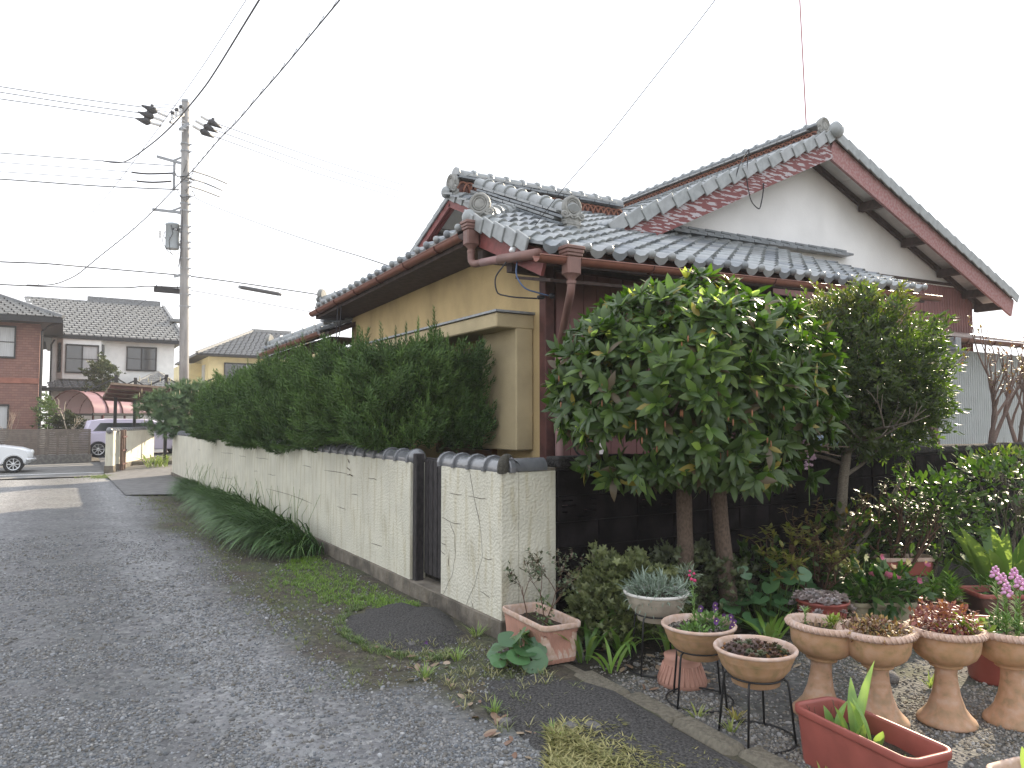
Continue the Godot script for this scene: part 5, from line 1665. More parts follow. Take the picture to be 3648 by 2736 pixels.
func build_wires() -> void:
	var p := thing("utility_pole", "tall grey concrete utility pole carrying wires and a transformer", "utility pole", Vector3(4.45, 0, -33.4))
	var b := MB.new()
	b.sm(true)
	b.tube([Vector3(0, 0, 0), Vector3(-0.1, 5, 0.04), Vector3(-0.2, 10, 0.18), Vector3(-0.29, 15, 0.35)], [0.20, 0.185, 0.165, 0.15], 16)
	part(p, "shaft", b.done(), M.pole)
	var ax := func(y: float) -> Vector3: return Vector3(-0.29 * y / 15.0, y, 0.35 * pow(y / 15.0, 2))
	b = MB.new()
	b.sm(true)
	b.x = Transform3D(Basis(), ax.call(14.95))
	b.lathe([Vector2(0.165, 0), Vector2(0.165, 0.1), Vector2(0.0, 0.14)], 14)
	part(p, "cap", b.done(), M.galv)
	for y in [13.2, 12.9, 11.8, 11.6, 11.0, 10.7, 10.4, 9.75, 9.5, 9.1, 8.85, 8.4, 8.0, 7.7, 7.2, 6.9, 6.4]:
		b = MB.new()
		b.x = Transform3D(Basis(), ax.call(y))
		b.lathe([Vector2(0.17, -0.03), Vector2(0.195, -0.03), Vector2(0.195, 0.03), Vector2(0.17, 0.03)], 14)
		b.box(Vector3(0.19, 0, 0.08), Vector3(0.1, 0.05, 0.05))
		part(p, "band", b.done(), M.galv)
	for i in 22:
		var y := 4.0 + i * 0.48
		b = MB.new()
		b.x = Transform3D(Basis(), ax.call(y))
		b.tube([Vector3(-0.25 if i % 2 else 0.15, 0, 0), Vector3(-0.15 if i % 2 else 0.27, 0, 0)], [0.011], 4)
		part(p, "climbing_step", b.done(), M.galv)
	# cross arms: one running towards the viewer at the top, two short side arms
	var arms := [[Vector3(-0.05, 14.9, -0.2), Vector3(-0.95, 13.55, 1.3)], [Vector3(-0.1, 14.3, 0.3), Vector3(-0.55, 13.7, 0.9)]]
	for a in [[Vector3(-0.25, 14.55, 0.3), Vector3(-0.95, 13.65, 1.25)], [Vector3(-0.1, 14.15, 0.3), Vector3(-0.55, 13.55, 0.9)], [Vector3(-0.25, 12.35, 0.25), Vector3(-1.25, 12.68, -0.35)], [Vector3(-0.2, 10.30, 0.2), Vector3(-1.35, 10.47, -0.55)], [Vector3(-0.15, 7.75, 0.1), Vector3(-0.55, 7.6, 0.1)]]:
		b = MB.new()
		b.bar(a[0], a[1], 0.10, 0.10)
		part(p, "cross_arm", b.done(), M.galv)
	b = MB.new()
	b.bar(Vector3(-0.2, 12.75, 0.2), Vector3(-0.7, 12.50, -0.05), 0.06, 0.06)
	b.bar(Vector3(-0.18, 10.62, 0.15), Vector3(-0.75, 10.38, -0.2), 0.06, 0.06)
	b.cbox(Vector3(-0.62, 11.85, 0.0), Vector3(0.10, 1.2, 0.10), 0.01)
	part(p, "arm_brace", b.done(), M.galv)
	# strain insulators: white discs, dark hoods
	var ins := func(a: Vector3, c: Vector3) -> void:
		var d := (c - a).normalized()
		var m := MB.new()
		m.sm(true)
		var n := 7
		var e0 := a.lerp(c, 0.54)
		for i in n:
			var q := a.lerp(c, 0.08 + 0.42 * i / n)
			m.tube([q, q + d * 0.045], [0.075, 0.05], 9)
		m.tube([a - d * 0.85, e0], [0.017], 5)
		var o := part(p, "insulator", m.done(), M.porcelain)
		m = MB.new()
		var e := a.lerp(c, 0.52)
		m.sm(true)
		m.tube([e, e + d * 0.12, e + d * 0.30, e + d * 0.62], [0.07, 0.16, 0.12, 0.02], 8)
		m.box(e + d * 0.2 + Vector3(0, 0.14, 0), Vector3(0.12, 0.16, 0.06))
		part(o, "black_hood", m.done(), M.wire)
	ins.call(Vector3(-0.95, 14.13, 0.5), Vector3(-1.75, 14.38, 0.42))
	ins.call(Vector3(-1.08, 13.88, 0.6), Vector3(-1.88, 14.12, 0.36))
	ins.call(Vector3(-1.18, 13.64, 0.7), Vector3(-2.0, 13.88, 0.28))
	ins.call(Vector3(0.25, 14.50, 0.4), Vector3(0.95, 14.24, 0.35))
	ins.call(Vector3(0.05, 14.25, 0.4), Vector3(0.80, 14.02, 0.30))
	ins.call(Vector3(-0.05, 14.02, 0.4), Vector3(0.65, 13.80, 0.25))
	for q in [Vector3(-0.48, 14.55, 0.5), Vector3(-0.66, 14.32, 0.7), Vector3(-0.84, 14.05, 0.95)]:
		b = MB.new()
		b.sm(true)
		for i in 5: b.tube([q + Vector3(0, i * 0.07 - 0.3, 0), q + Vector3(0, i * 0.07 - 0.25, 0)], [0.075, 0.05], 8)
		b.sm(false)
		part(p, "pin_insulator", b.done(), M.porcelain)
		b = MB.new()
		b.cbox(q + Vector3(0, 0.1, 0), Vector3(0.14, 0.14, 0.14), 0.02)
		b.tube([q + Vector3(0, 0.12, 0), q + Vector3(-0.5, 0.1, 0), q + Vector3(-1.0, -0.02, -0.1)], [0.012], 4)
		part(p, "pin_cap", b.done(), M.wire)
	# tangle of leads
	b = MB.new()
	b.sm(true)
	for i in 14:
		var y := 10.9 + 1.3 * rng.randf()
		var s := Vector3(rng.randf_range(-0.75, -0.1), y, 0.3)
		var e := Vector3(rng.randf_range(-0.3, 0.25), y + rng.randf_range(-0.6, 0.6), 0.4)
		b.tube([s, s.lerp(e, 0.3) + Vector3(rng.randf_range(-0.15, 0.15), -0.15, 0.06), s.lerp(e, 0.7) + Vector3(0.05, rng.randf_range(-0.25, 0.2), 0.1), e], [0.011], 4)
	b.tube([Vector3(-0.32, 10.4, 0.42), Vector3(-0.34, 8.6, 0.3), Vector3(-0.40, 8.0, 0.25)], [0.022], 5)
	part(p, "lead_wires", b.done(), M.wire)
	# transformer
	var t := thing("transformer", "grey drum transformer hung on the left of the utility pole", "transformer", Vector3(3.83, 8.78, -33.5))
	b = MB.new()
	b.sm(true)
	b.lathe([Vector2(0.0, 0.0), Vector2(0.25, 0.0), Vector2(0.27, 0.03), Vector2(0.27, 1.0), Vector2(0.285, 1.0), Vector2(0.285, 1.06), Vector2(0.2, 1.10), Vector2(0.0, 1.12)], 20)
	part(t, "drum", b.done(), M.transformer)
	b = MB.new()
	for y in [0.22, 0.86]: b.box(Vector3(0.36, y, 0.05), Vector3(0.3, 0.10, 0.12))
	for i in 3: b.box(Vector3(cos(2.0 + i * 1.2) * 0.27, 0.45, sin(2.0 + i * 1.2) * 0.27), Vector3(0.08, 0.05, 0.08))
	part(t, "bracket", b.done(), M.galv)
	b = MB.new()
	b.cbox(Vector3(0.08, 0.80, 0.265), Vector3(0.24, 0.10, 0.02), 0.004)
	part(t, "number_plate", b.done(), M.wire)
	var tm := TextMesh.new()
	tm.text = "20"
	tm.pixel_size = 0.001
	tm.font_size = 90
	tm.depth = 0.006
	part(t, "plate_number", tm, M.porcelain, Transform3D(Basis(), Vector3(0.08, 0.80, 0.28)))
	b = MB.new()
	b.sm(true)
	b.tube([Vector3(-0.1, 0.95, 0.28), Vector3(-0.02, 0.6, 0.29), Vector3(-0.16, 0.3, 0.27), Vector3(-0.1, -0.15, 0.2), Vector3(0.1, -0.30, 0.1), Vector3(0.32, -0.1, 0.1), Vector3(0.40, 0.4, 0.1)], [0.014], 5)
	b.tube([Vector3(-0.3, 0.7, 0.1), Vector3(-0.4, 0.3, 0.1), Vector3(-0.2, -0.1, 0.1), Vector3(0.05, -0.26, 0.1)], [0.014], 5)
	part(t, "lead_wires", b.done(), M.wire)
	b = MB.new()
	b.sm(true)
	for i in 5: b.tube([Vector3(-0.47, 0.42 + i * 0.07, -0.1), Vector3(-0.47, 0.47 + i * 0.07, -0.1)], [0.06, 0.04], 8)
	part(t, "fuse", b.done(), M.porcelain)
	# boxes on the telephone lines
	var bx := thing("splice_box", "black splice box on the telephone line left of the pole", "box", Vector3(3.70, 7.08, -33.75))
	b = MB.new()
	b.cbox(Vector3.ZERO, Vector3(1.0, 0.22, 0.22), 0.03)
	part(bx, "case", b.done(), M.wire)
	b = MB.new()
	for x in [-0.4, 0.4]: b.box(Vector3(x, 0.14, 0), Vector3(0.05, 0.12, 0.05))
	part(bx, "hanger", b.done(), M.galv)
	bx = thing("splice_tube", "long grey splice tube on the telephone line right of the pole", "box", Vector3(7.2, 7.2, -32.7))
	b = MB.new()
	b.sm(true)
	b.tube([Vector3(-0.85, 0.12, -0.05), Vector3(-0.7, 0.1, 0), Vector3(0.8, -0.05, 0.05), Vector3(0.95, -0.08, 0.05)], [0.04, 0.085, 0.085, 0.03], 10)
	part(bx, "tube", b.done(), mat(C(0.08, 0.08, 0.085), 0.7))
	b = MB.new()
	for x in [-0.8, 0.9]: b.box(Vector3(x, 0.12 - (x + 0.8) * 0.1, 0), Vector3(0.04, 0.18, 0.04))
	part(bx, "hanger", b.done(), M.galv)
	wire("power_line", "uppermost of the three high wires running left from the pole top", 0.0174, [Vector3(-4.29, 13.88, -32.76), Vector3(-2.19, 13.88, -32.49), Vector3(0.52, 14.08, -32.64), Vector3(2.85, 14.37, -32.94)])
	wire("power_line", "middle of the three high wires running left from the pole top", 0.0174, [Vector3(-4.29, 13.69, -32.83), Vector3(-2.19, 13.69, -32.54), Vector3(0.53, 13.88, -32.73), Vector3(2.73, 14.14, -33.03)])
	wire("power_line", "lowest of the three high wires running left from the pole top", 0.0174, [Vector3(-4.29, 13.48, -32.86), Vector3(-2.19, 13.48, -32.65), Vector3(0.54, 13.69, -32.80), Vector3(2.61, 13.91, -33.11)])
	wire("power_line", "uppermost of the three wires running right from the pole top", 0.0174, [Vector3(5.22, 14.33, -33.02), Vector3(7.72, 14.38, -34.13), Vector3(11.61, 14.48, -35.85), Vector3(16.15, 14.58, -37.41)])
	wire("power_line", "middle of the three wires running right from the pole top", 0.0174, [Vector3(5.06, 14.11, -33.13), Vector3(7.82, 14.18, -34.53), Vector3(11.74, 14.28, -36.40), Vector3(16.41, 14.38, -38.00)])
	wire("power_line", "lowest of the three wires running right from the pole top", 0.0174, [Vector3(4.91, 13.89, -33.24), Vector3(7.90, 13.98, -34.86), Vector3(10.90, 14.08, -36.48), Vector3(16.69, 14.18, -38.63)])
	wire("thick_cable", "thick dark cable sweeping down past the pole top from overhead", 0.024, [Vector3(4.62, 12.61, -11.52), Vector3(4.05, 12.39, -19.75), Vector3(3.79, 12.29, -23.49), Vector3(3.60, 12.19, -25.13), Vector3(3.23, 12.09, -27.63), Vector3(2.86, 11.99, -29.41), Vector3(2.44, 11.99, -31.30), Vector3(2.13, 11.89, -32.12), Vector3(1.89, 12.02, -33.20), Vector3(1.61, 12.15, -33.83), Vector3(1.22, 12.33, -34.41)])
	wire("guy_wire", "thin straight wire slanting down left across the sky past the pole top", 0.009, [Vector3(4.62, 13.09, -13.76), Vector3(3.59, 11.99, -19.41), Vector3(3.12, 11.49, -21.98), Vector3(2.48, 10.99, -25.61), Vector3(1.44, 9.99, -29.79), Vector3(0.15, 9.19, -35.81)])
	wire("telephone_cable", "lashed cable climbing to the upper right from the middle of the pole", 0.018, [Vector3(3.95, 11.35, -32.68), Vector3(4.16, 11.39, -31.04), Vector3(4.26, 11.29, -28.91), Vector3(4.40, 11.19, -26.20), Vector3(4.60, 11.19, -24.42), Vector3(4.81, 11.29, -22.50), Vector3(5.03, 11.39, -20.56), Vector3(5.33, 11.59, -17.99), Vector3(5.99, 12.03, -12.34)])
	wire("telephone_cable", "lashed cable descending to the lower left from the middle of the pole", 0.018, [Vector3(3.95, 11.35, -32.68), Vector3(3.48, 10.70, -32.54), Vector3(3.01, 10.03, -32.28), Vector3(2.19, 9.00, -32.02), Vector3(1.12, 7.82, -31.80), Vector3(0.72, 7.35, -31.61), Vector3(0.33, 6.93, -31.40), Vector3(-0.32, 6.50, -31.00), Vector3(-1.12, 6.39, -30.91)])
	wire("power_line", "low voltage wire joined to the thick dark cable left of the pole", 0.0174, [Vector3(-4.44, 11.79, -34.53), Vector3(-2.20, 11.79, -33.75), Vector3(1.21, 12.26, -34.19), Vector3(3.85, 12.29, -33.39)])
	wire("power_line", "upper low voltage wire ending in a black sleeve left of the pole", 0.0130, [Vector3(-4.47, 11.49, -34.90), Vector3(-2.21, 11.49, -33.96), Vector3(2.22, 11.70, -33.25)])
	wire("power_line", "lower low voltage wire ending in a black sleeve left of the pole", 0.0130, [Vector3(-4.48, 11.19, -35.04), Vector3(-2.21, 11.19, -34.17), Vector3(2.42, 11.35, -33.15)])
	wire("power_line", "lowest low voltage wire running left from beneath the pole bracket", 0.0232, [Vector3(-4.52, 10.99, -35.47), Vector3(-2.22, 10.99, -34.50), Vector3(1.11, 10.97, -33.38), Vector3(4.03, 11.30, -33.34)])
	wire("service_drop", "long sagging wire from the pole down to the left house eave", 0.014, [Vector3(4.51, 11.24, -33.05), Vector3(4.71, 11.05, -33.41), Vector3(5.50, 10.50, -32.49), Vector3(6.49, 8.98, -28.45), Vector3(7.06, 7.34, -23.51), Vector3(6.75, 6.08, -19.08), Vector3(6.07, 4.93, -14.87)])
	wire("black_sleeve", "upper black insulated sleeve on the wires left of the pole", 0.036, [Vector3(2.23, 11.69, -33.24), Vector3(2.81, 11.76, -33.35), Vector3(3.85, 11.99, -33.41)])
	wire("black_sleeve", "lower black insulated sleeve on the wires left of the pole", 0.036, [Vector3(2.42, 11.33, -33.15), Vector3(3.01, 11.41, -33.25), Vector3(3.74, 11.65, -33.50)])
	wire("low_voltage_stub", "uppermost of three short dark cables right of the pole", 0.0300, [Vector3(4.49, 12.08, -33.02), Vector3(5.31, 12.28, -34.02), Vector3(6.21, 12.34, -34.88)])
	wire("low_voltage_stub", "middle of three short dark cables right of the pole", 0.0300, [Vector3(4.41, 11.76, -33.08), Vector3(5.12, 12.00, -34.16), Vector3(6.02, 12.04, -35.01)])
	wire("low_voltage_stub", "lowest of three short dark cables right of the pole", 0.0300, [Vector3(4.42, 11.43, -33.09), Vector3(5.10, 11.66, -34.19), Vector3(5.95, 11.74, -35.08)])
	wire("telephone_line", "upper telephone line running left from the lower part of the pole", 0.0243, [Vector3(-4.03, 7.29, -32.35), Vector3(-1.97, 7.29, -31.86), Vector3(-0.63, 7.39, -31.93), Vector3(0.75, 7.59, -32.94), Vector3(2.73, 7.72, -33.53), Vector3(4.25, 7.71, -33.42)])
	wire("telephone_line", "upper telephone line running right from the pole to the tiled eave", 0.0243, [Vector3(4.54, 7.67, -33.24), Vector3(6.33, 7.50, -32.74), Vector3(7.62, 7.39, -32.55), Vector3(10.03, 7.19, -32.26), Vector3(12.16, 7.04, -32.15)])
	wire("telephone_line", "lower telephone line running left from the pole past a black box", 0.0243, [Vector3(-4.22, 6.69, -34.04), Vector3(-2.03, 6.69, -33.28), Vector3(-0.17, 6.89, -34.02), Vector3(2.10, 7.01, -33.60), Vector3(2.94, 7.15, -33.55), Vector3(4.27, 7.19, -33.44)])
	wire("telephone_line", "lower telephone line running right from the pole behind the hedge", 0.0149, [Vector3(4.56, 7.08, -33.27), Vector3(6.09, 6.88, -32.93), Vector3(7.84, 6.60, -32.47), Vector3(9.37, 6.39, -32.13)])
	wire("service_wire", "thin wire dropping from the telephone line to the white house roof", 0.009, [Vector3(3.81, 7.71, -33.69), Vector3(3.53, 7.39, -36.22), Vector3(2.99, 7.14, -40.09), Vector3(2.23, 6.85, -42.91)])
	wire("service_wire", "thin pale wire hanging down right of the pole from the sagging wire", 0.006, [Vector3(5.50, 10.50, -32.49), Vector3(5.30, 10.04, -33.23), Vector3(4.88, 9.21, -34.12)])
	wire("service_drop", "wire coming down from overhead to the bracket at the near house corner", 0.0045, [Vector3(5.42, 6.26, -4.16), Vector3(5.12, 5.53, -4.74), Vector3(4.80, 4.86, -5.32), Vector3(4.62, 4.41, -5.81), Vector3(4.42, 4.03, -6.19), Vector3(4.28, 3.63, -6.65)])

# ---------------------------------------------------------------- garden helpers
func leaf(L: float, w: float, droop := 0.6, fold := 0.2, segs := 4) -> ArrayMesh:
	var b := MB.new()
	b.sm(true)
	b.blade(Vector3.ZERO, Vector3(0, 0, 1), Vector3(1, 0, 0), L, w, -droop, segs, fold)
	return b.done()

func round_leaf(r: float, cup := 0.25, notch := 0.5) -> ArrayMesh:   # kidney leaf, stalk at the origin, blade along +z, wavy rim
	var b := MB.new()
	b.sm(true)
	var N := 18
	var last := Vector3.ZERO
	var lastm := Vector3.ZERO
	for k in N + 1:
		var a := -PI + notch + (TAU - 2 * notch) * k / N
		var rr := r * (1.0 + 0.05 * sin(a * 5) + 0.12 * cos(a))
		var p := Vector3(sin(a) * rr, cup * r * (0.25 + 0.12 * sin(a * 4.0)), cos(a) * rr)
		var m := Vector3(sin(a) * rr * 0.55, cup * r * (0.25 if k % 2 else 0.08), cos(a) * rr * 0.55)
		if k > 0:
			b.tri(Vector3.ZERO, lastm, m)
			b.quad(lastm, last, p, m)
		last = p; lastm = m
	return b.done()

func loft(b: MB, loops: Array) -> void:
	for i in loops.size() - 1:
		var n: int = loops[i].size()
		for k in n:
			b.quad(loops[i][k], loops[i][(k + 1) % n], loops[i + 1][(k + 1) % n], loops[i + 1][k])

func rrect(hx: float, hz: float, r: float, y: float, flute := 0.0, nf := 24) -> Array:
	var pts := []
	var cs := [Vector2(hx - r, -(hz - r)), Vector2(-(hx - r), -(hz - r)), Vector2(-(hx - r), hz - r), Vector2(hx - r, hz - r)]
	var out := []
	for c in 4:
		for k in 6:
			var a := PI / 2 * c + PI / 2 * k / 5.0
			out.append(Vector2(cs[c].x + cos(a) * r, cs[c].y - sin(a) * r))
	for i in out.size():
		var p: Vector2 = out[i]
		var q: Vector2 = out[(i + 1) % out.size()]
		var steps := maxi(1, int(p.distance_to(q) / 0.009)) if flute > 0 else 1
		for s in steps:
			var v := p.lerp(q, float(s) / steps)
			pts.append(v)
	if flute > 0.0:
		var f := []
		for i in pts.size():
			var v: Vector2 = pts[i]
			var along := v.x if absf(v.y) > hz - 0.003 else v.y
			var k := 1.0 - flute / maxf(hx, hz) * (0.5 + 0.5 * cos(along / 0.04 * TAU))
			f.append(Vector3(v.x * k, y, v.y * k))
		return f
	var o := []
	for v in pts: o.append(Vector3(v.x, y, v.y))
	return o

func trough(called: String, label: String, at: Vector3, turn: float, L: float, Wd: float, H: float, m: Material, rim: Material, flute := 0.0, soil_drop := 0.06, group := "") -> Node3D:
	var t := thing(called, label, "planter", at, turn, group)
	var hx := Wd / 2
	var hz := L / 2
	var b := MB.new()
	b.sm(flute == 0.0)
	var nb := rrect(hx * 0.86, hz * 0.90, 0.045, 0.02, flute)
	loft(b, [rrect(hx * 0.84, hz * 0.88, 0.045, 0.0, flute), nb, rrect(hx * 0.93, hz * 0.955, 0.045, H - 0.05, flute), rrect(hx * 0.93, hz * 0.955, 0.045, H - 0.03, 0.00001 if flute > 0 else 0.0)])
	part(t, "body", b.done(), m)
	b = MB.new()
	b.sm(true)
	loft(b, [rrect(hx * 0.94, hz * 0.965, 0.045, H - 0.038), rrect(hx * 0.99, hz * 0.99, 0.05, H - 0.036), rrect(hx, hz, 0.05, H - 0.028), rrect(hx, hz, 0.05, H - 0.006), rrect(hx * 0.985, hz * 0.992, 0.05, H), rrect(hx * 0.90, hz * 0.945, 0.045, H - 0.002), rrect(hx * 0.88, hz * 0.93, 0.04, H - 0.012), rrect(hx * 0.84, hz * 0.90, 0.04, 0.03)])
	part(t, "rim", b.done(), rim)
	soil_patch(t, hx * 0.87, hz * 0.92, H - soil_drop)
	return t

func soil_patch(t: Node, rx: float, rz: float, y: float, rounded := false) -> void:
	var b := MB.new()
	b.sm(true)
	var n := 14
	for i in n:
		for k in n:
			var q := []
			for d in [[0, 1], [1, 1], [1, 0], [0, 0]]:
				var u: float = -1.0 + 2.0 * (i + d[0]) / n
				var v: float = -1.0 + 2.0 * (k + d[1]) / n
				if rounded:
					var s := Vector2(u * sqrt(1 - v * v / 2), v * sqrt(1 - u * u / 2))
					u = s.x; v = s.y
				q.append(Vector3(u * rx, y + 0.012 * gn.get_noise_2d(u * 900 + t.position.x * 500, v * 900), v * rz))
			b.quad(q[0], q[1], q[2], q[3])
	part(t, "soil", b.done(), M.soil)

func crumbs(t: Node, called: String, r: float, y: float, n: int, s: float, lo: Color, hi: Color) -> void:
	var m := MB.new()
	m.ball(Vector3.ZERO, Vector3(1, 0.6, 0.8), 5, 4)
	var xs := []
	var cs := []
	for i in n:
		var a := rng.randf() * TAU
		var d := sqrt(rng.randf()) * r
		xs.append(Transform3D(Basis.from_euler(Vector3(rng.randf() * 3, rng.randf() * 6, 0)).scaled(Vector3.ONE * s * rng.randf_range(0.5, 1.3)), Vector3(cos(a) * d, y + rng.randf() * 0.01, sin(a) * d)))
		cs.append(lo.lerp(hi, rng.randf()))
	scatter(t, called, m.done(), M.stone, xs, cs)

# leaves strewn in an ellipsoid dome: returns nothing, makes one stuff part
func tuft_cloud(t: Node, called: String, mesh: Mesh, m: Material, c: Vector3, r: Vector3, n: int, lo: Color, hi: Color, s0: float, s1: float, upw := 0.5, shell := 0.6, keep = null, wild := 0.5) -> void:
	var xs := []
	var cs := []
	for i in n:
		var d := Vector3(rng.randfn(), rng.randfn(), rng.randfn()).normalized()
		var k := (1.0 + 0.16 * sin(d.x * 6.3 + c.x) * cos(d.z * 7.1) + 0.10 * sin(d.y * 11 + d.x * 5))
		var p := c + d * r * k * pow(rng.randf_range(shell * shell * shell, 1.0), 1.0 / 3.0)
		if keep != null and not keep.call(p): continue
		var dir := (d + Vector3.UP * upw + Vector3(rng.randfn(), rng.randfn(), rng.randfn()) * wild).normalized()
		xs.append(Transform3D(orient(dir, Vector3(rng.randfn() * 0.4, 1, rng.randfn() * 0.4), rng.randf_range(s0, s1)), p))
		cs.append(lo.lerp(hi, pow(rng.randf(), 1.4)))
	scatter(t, called, mesh, m, xs, cs)

func straps(t: Node, n: int, spread: float, L: float, w: float, col: Color, droop := 1.3, called := "leaf", lean := Vector3.ZERO) -> void:
	var m1 := leafmat(col, 0.4, 0.8)
	m1.vertex_color_use_as_albedo = false
	var m2 := leafmat(Color(col.r * 0.85, col.g * 0.9, col.b * 0.8), 0.4, 0.8)
	m2.vertex_color_use_as_albedo = false
	for i in n:
		var b := MB.new()
		b.sm(true)
		var a := rng.randf() * TAU
		var e := rng.randf_range(0.15, 0.8)
		b.blade(Vector3(cos(a) * spread * rng.randf(), 0, sin(a) * spread * rng.randf()), Vector3(cos(a) * e, 1, sin(a) * e) + lean, Vector3(-sin(a), 0, cos(a)), L * rng.randf_range(0.6, 1.1), w * rng.randf_range(0.8, 1.2), -droop * rng.randf_range(0.4, 1.2) * -1.0, 6, 0.18)
		part(t, called, b.done(), m1 if rng.randf() < 0.6 else m2)

# ---------------------------------------------------------------- garden
func bowl(label: String, c: Vector3, m: Material, rimm: Material, sc: float, group: String) -> Node3D:
	var t := thing("planter_bowl", label, "planter", Vector3(c.x, c.y - 0.185 * sc, c.z), 0.0, group)
	var b := MB.new()
	b.sm(true)
	b.x = Transform3D(Basis().scaled(Vector3.ONE * sc))
	b.lathe([Vector2(0, 0.0), Vector2(0.105, 0.0), Vector2(0.118, 0.006), Vector2(0.125, 0.045), Vector2(0.14, 0.055), Vector2(0.168, 0.09), Vector2(0.180, 0.125), Vector2(0.183, 0.128), Vector2(0.183, 0.134), Vector2(0.186, 0.137), Vector2(0.187, 0.144), Vector2(0.190, 0.147), Vector2(0.192, 0.166)], 36)
	part(t, "body", b.done(), m)
	b = MB.new()
	b.sm(true)
	b.x = Transform3D(Basis().scaled(Vector3.ONE * sc))
	b.lathe([Vector2(0.188, 0.164), Vector2(0.205, 0.168), Vector2(0.207, 0.178), Vector2(0.200, 0.186), Vector2(0.190, 0.183), Vector2(0.184, 0.165), Vector2(0.180, 0.150), Vector2(0.172, 0.140), Vector2(0.15, 0.08), Vector2(0.0, 0.06)], 36)
	part(t, "rim", b.done(), rimm)
	soil_patch(t, 0.177 * sc, 0.177 * sc, 0.148 * sc, true)
	return t

func stand(label: String, c: Vector3, h: float, turn: float) -> void:
	var t := thing("plant_stand", label, "plant stand", Vector3(c.x, 0, c.z), turn, "black wire plant stands")
	var b := MB.new()
	b.sm(true)
	var ring := func(b2: MB, r: float, y: float) -> void:
		var path := []
		for k in 29: path.append(Vector3(cos(TAU * k / 28) * r, y, sin(TAU * k / 28) * r))
		b2.tube(path, [0.0055], 6, false)
	ring.call(b, 0.135, h)
	part(t, "ring", b.done(), M.black_metal)
	b = MB.new()
	b.sm(true)
	ring.call(b, 0.188, 0.012)
	part(t, "floor_ring", b.done(), M.black_metal)
	for i in 4:
		b = MB.new()
		b.sm(true)
		var a := TAU * i / 4
		var o := Vector3(cos(a), 0, sin(a))
		b.tube([o * 0.135 + Vector3(0, h, 0), o * 0.155 + Vector3(0, h - 0.012, 0), o * 0.16 + Vector3(0, h - 0.04, 0), o * 0.19 + Vector3(0, -0.005, 0)], [0.006], 7)
		part(t, "leg", b.done(), M.black_metal)

func pedestal(label: String, c: Vector3, tilt: Vector2) -> Node3D:
	var t := thing("pedestal_urn", label, "planter", c, 0.0, "terracotta pedestal urns in a row on the gravel")
	t.rotation = Vector3(tilt.x, 0, tilt.y)
	var b := MB.new()
	b.sm(true)
	b.lathe([Vector2(0, 0), Vector2(0.142, 0), Vector2(0.146, 0.012), Vector2(0.138, 0.028), Vector2(0.12, 0.045), Vector2(0.09, 0.085), Vector2(0.068, 0.15), Vector2(0.056, 0.22), Vector2(0.053, 0.27), Vector2(0.058, 0.295)], 32)
	part(t, "pedestal", b.done(), M.terra)
	b = MB.new()
	b.sm(true)
	b.x = Transform3D(Basis().scaled(Vector3(1.07, 1, 1.07)))
	b.lathe([Vector2(0.06, 0.293), Vector2(0.074, 0.297), Vector2(0.076, 0.305), Vector2(0.07, 0.312), Vector2(0.105, 0.325), Vector2(0.135, 0.35), Vector2(0.152, 0.385), Vector2(0.158, 0.43), Vector2(0.16, 0.468)], 32)
	part(t, "bowl", b.done(), M.terra_moss)
	b = MB.new()
	b.sm(true)
	b.x = Transform3D(Basis().scaled(Vector3(1.07, 1, 1.07)))
	b.lathe([Vector2(0.155, 0.462), Vector2(0.173, 0.464), Vector2(0.181, 0.474), Vector2(0.180, 0.490), Vector2(0.172, 0.50), Vector2(0.158, 0.50), Vector2(0.150, 0.488), Vector2(0.145, 0.44), Vector2(0.0, 0.42)], 32)
	for k in 44:
		var a := TAU * k / 44
		var d := Vector3(cos(a), 0, sin(a))
		var e := Vector3(cos(a + 0.09), 0, sin(a + 0.09))
		b.tube([d * 0.177 + Vector3(0, 0.466, 0), d.lerp(e, 0.5) * 0.184 + Vector3(0, 0.482, 0), e * 0.174 + Vector3(0, 0.499, 0)], [0.004, 0.0065, 0.004], 5)
	part(t, "rope_rim", b.done(), M.terra_rim)
	soil_patch(t, 0.148, 0.148, 0.455, true)
	return t

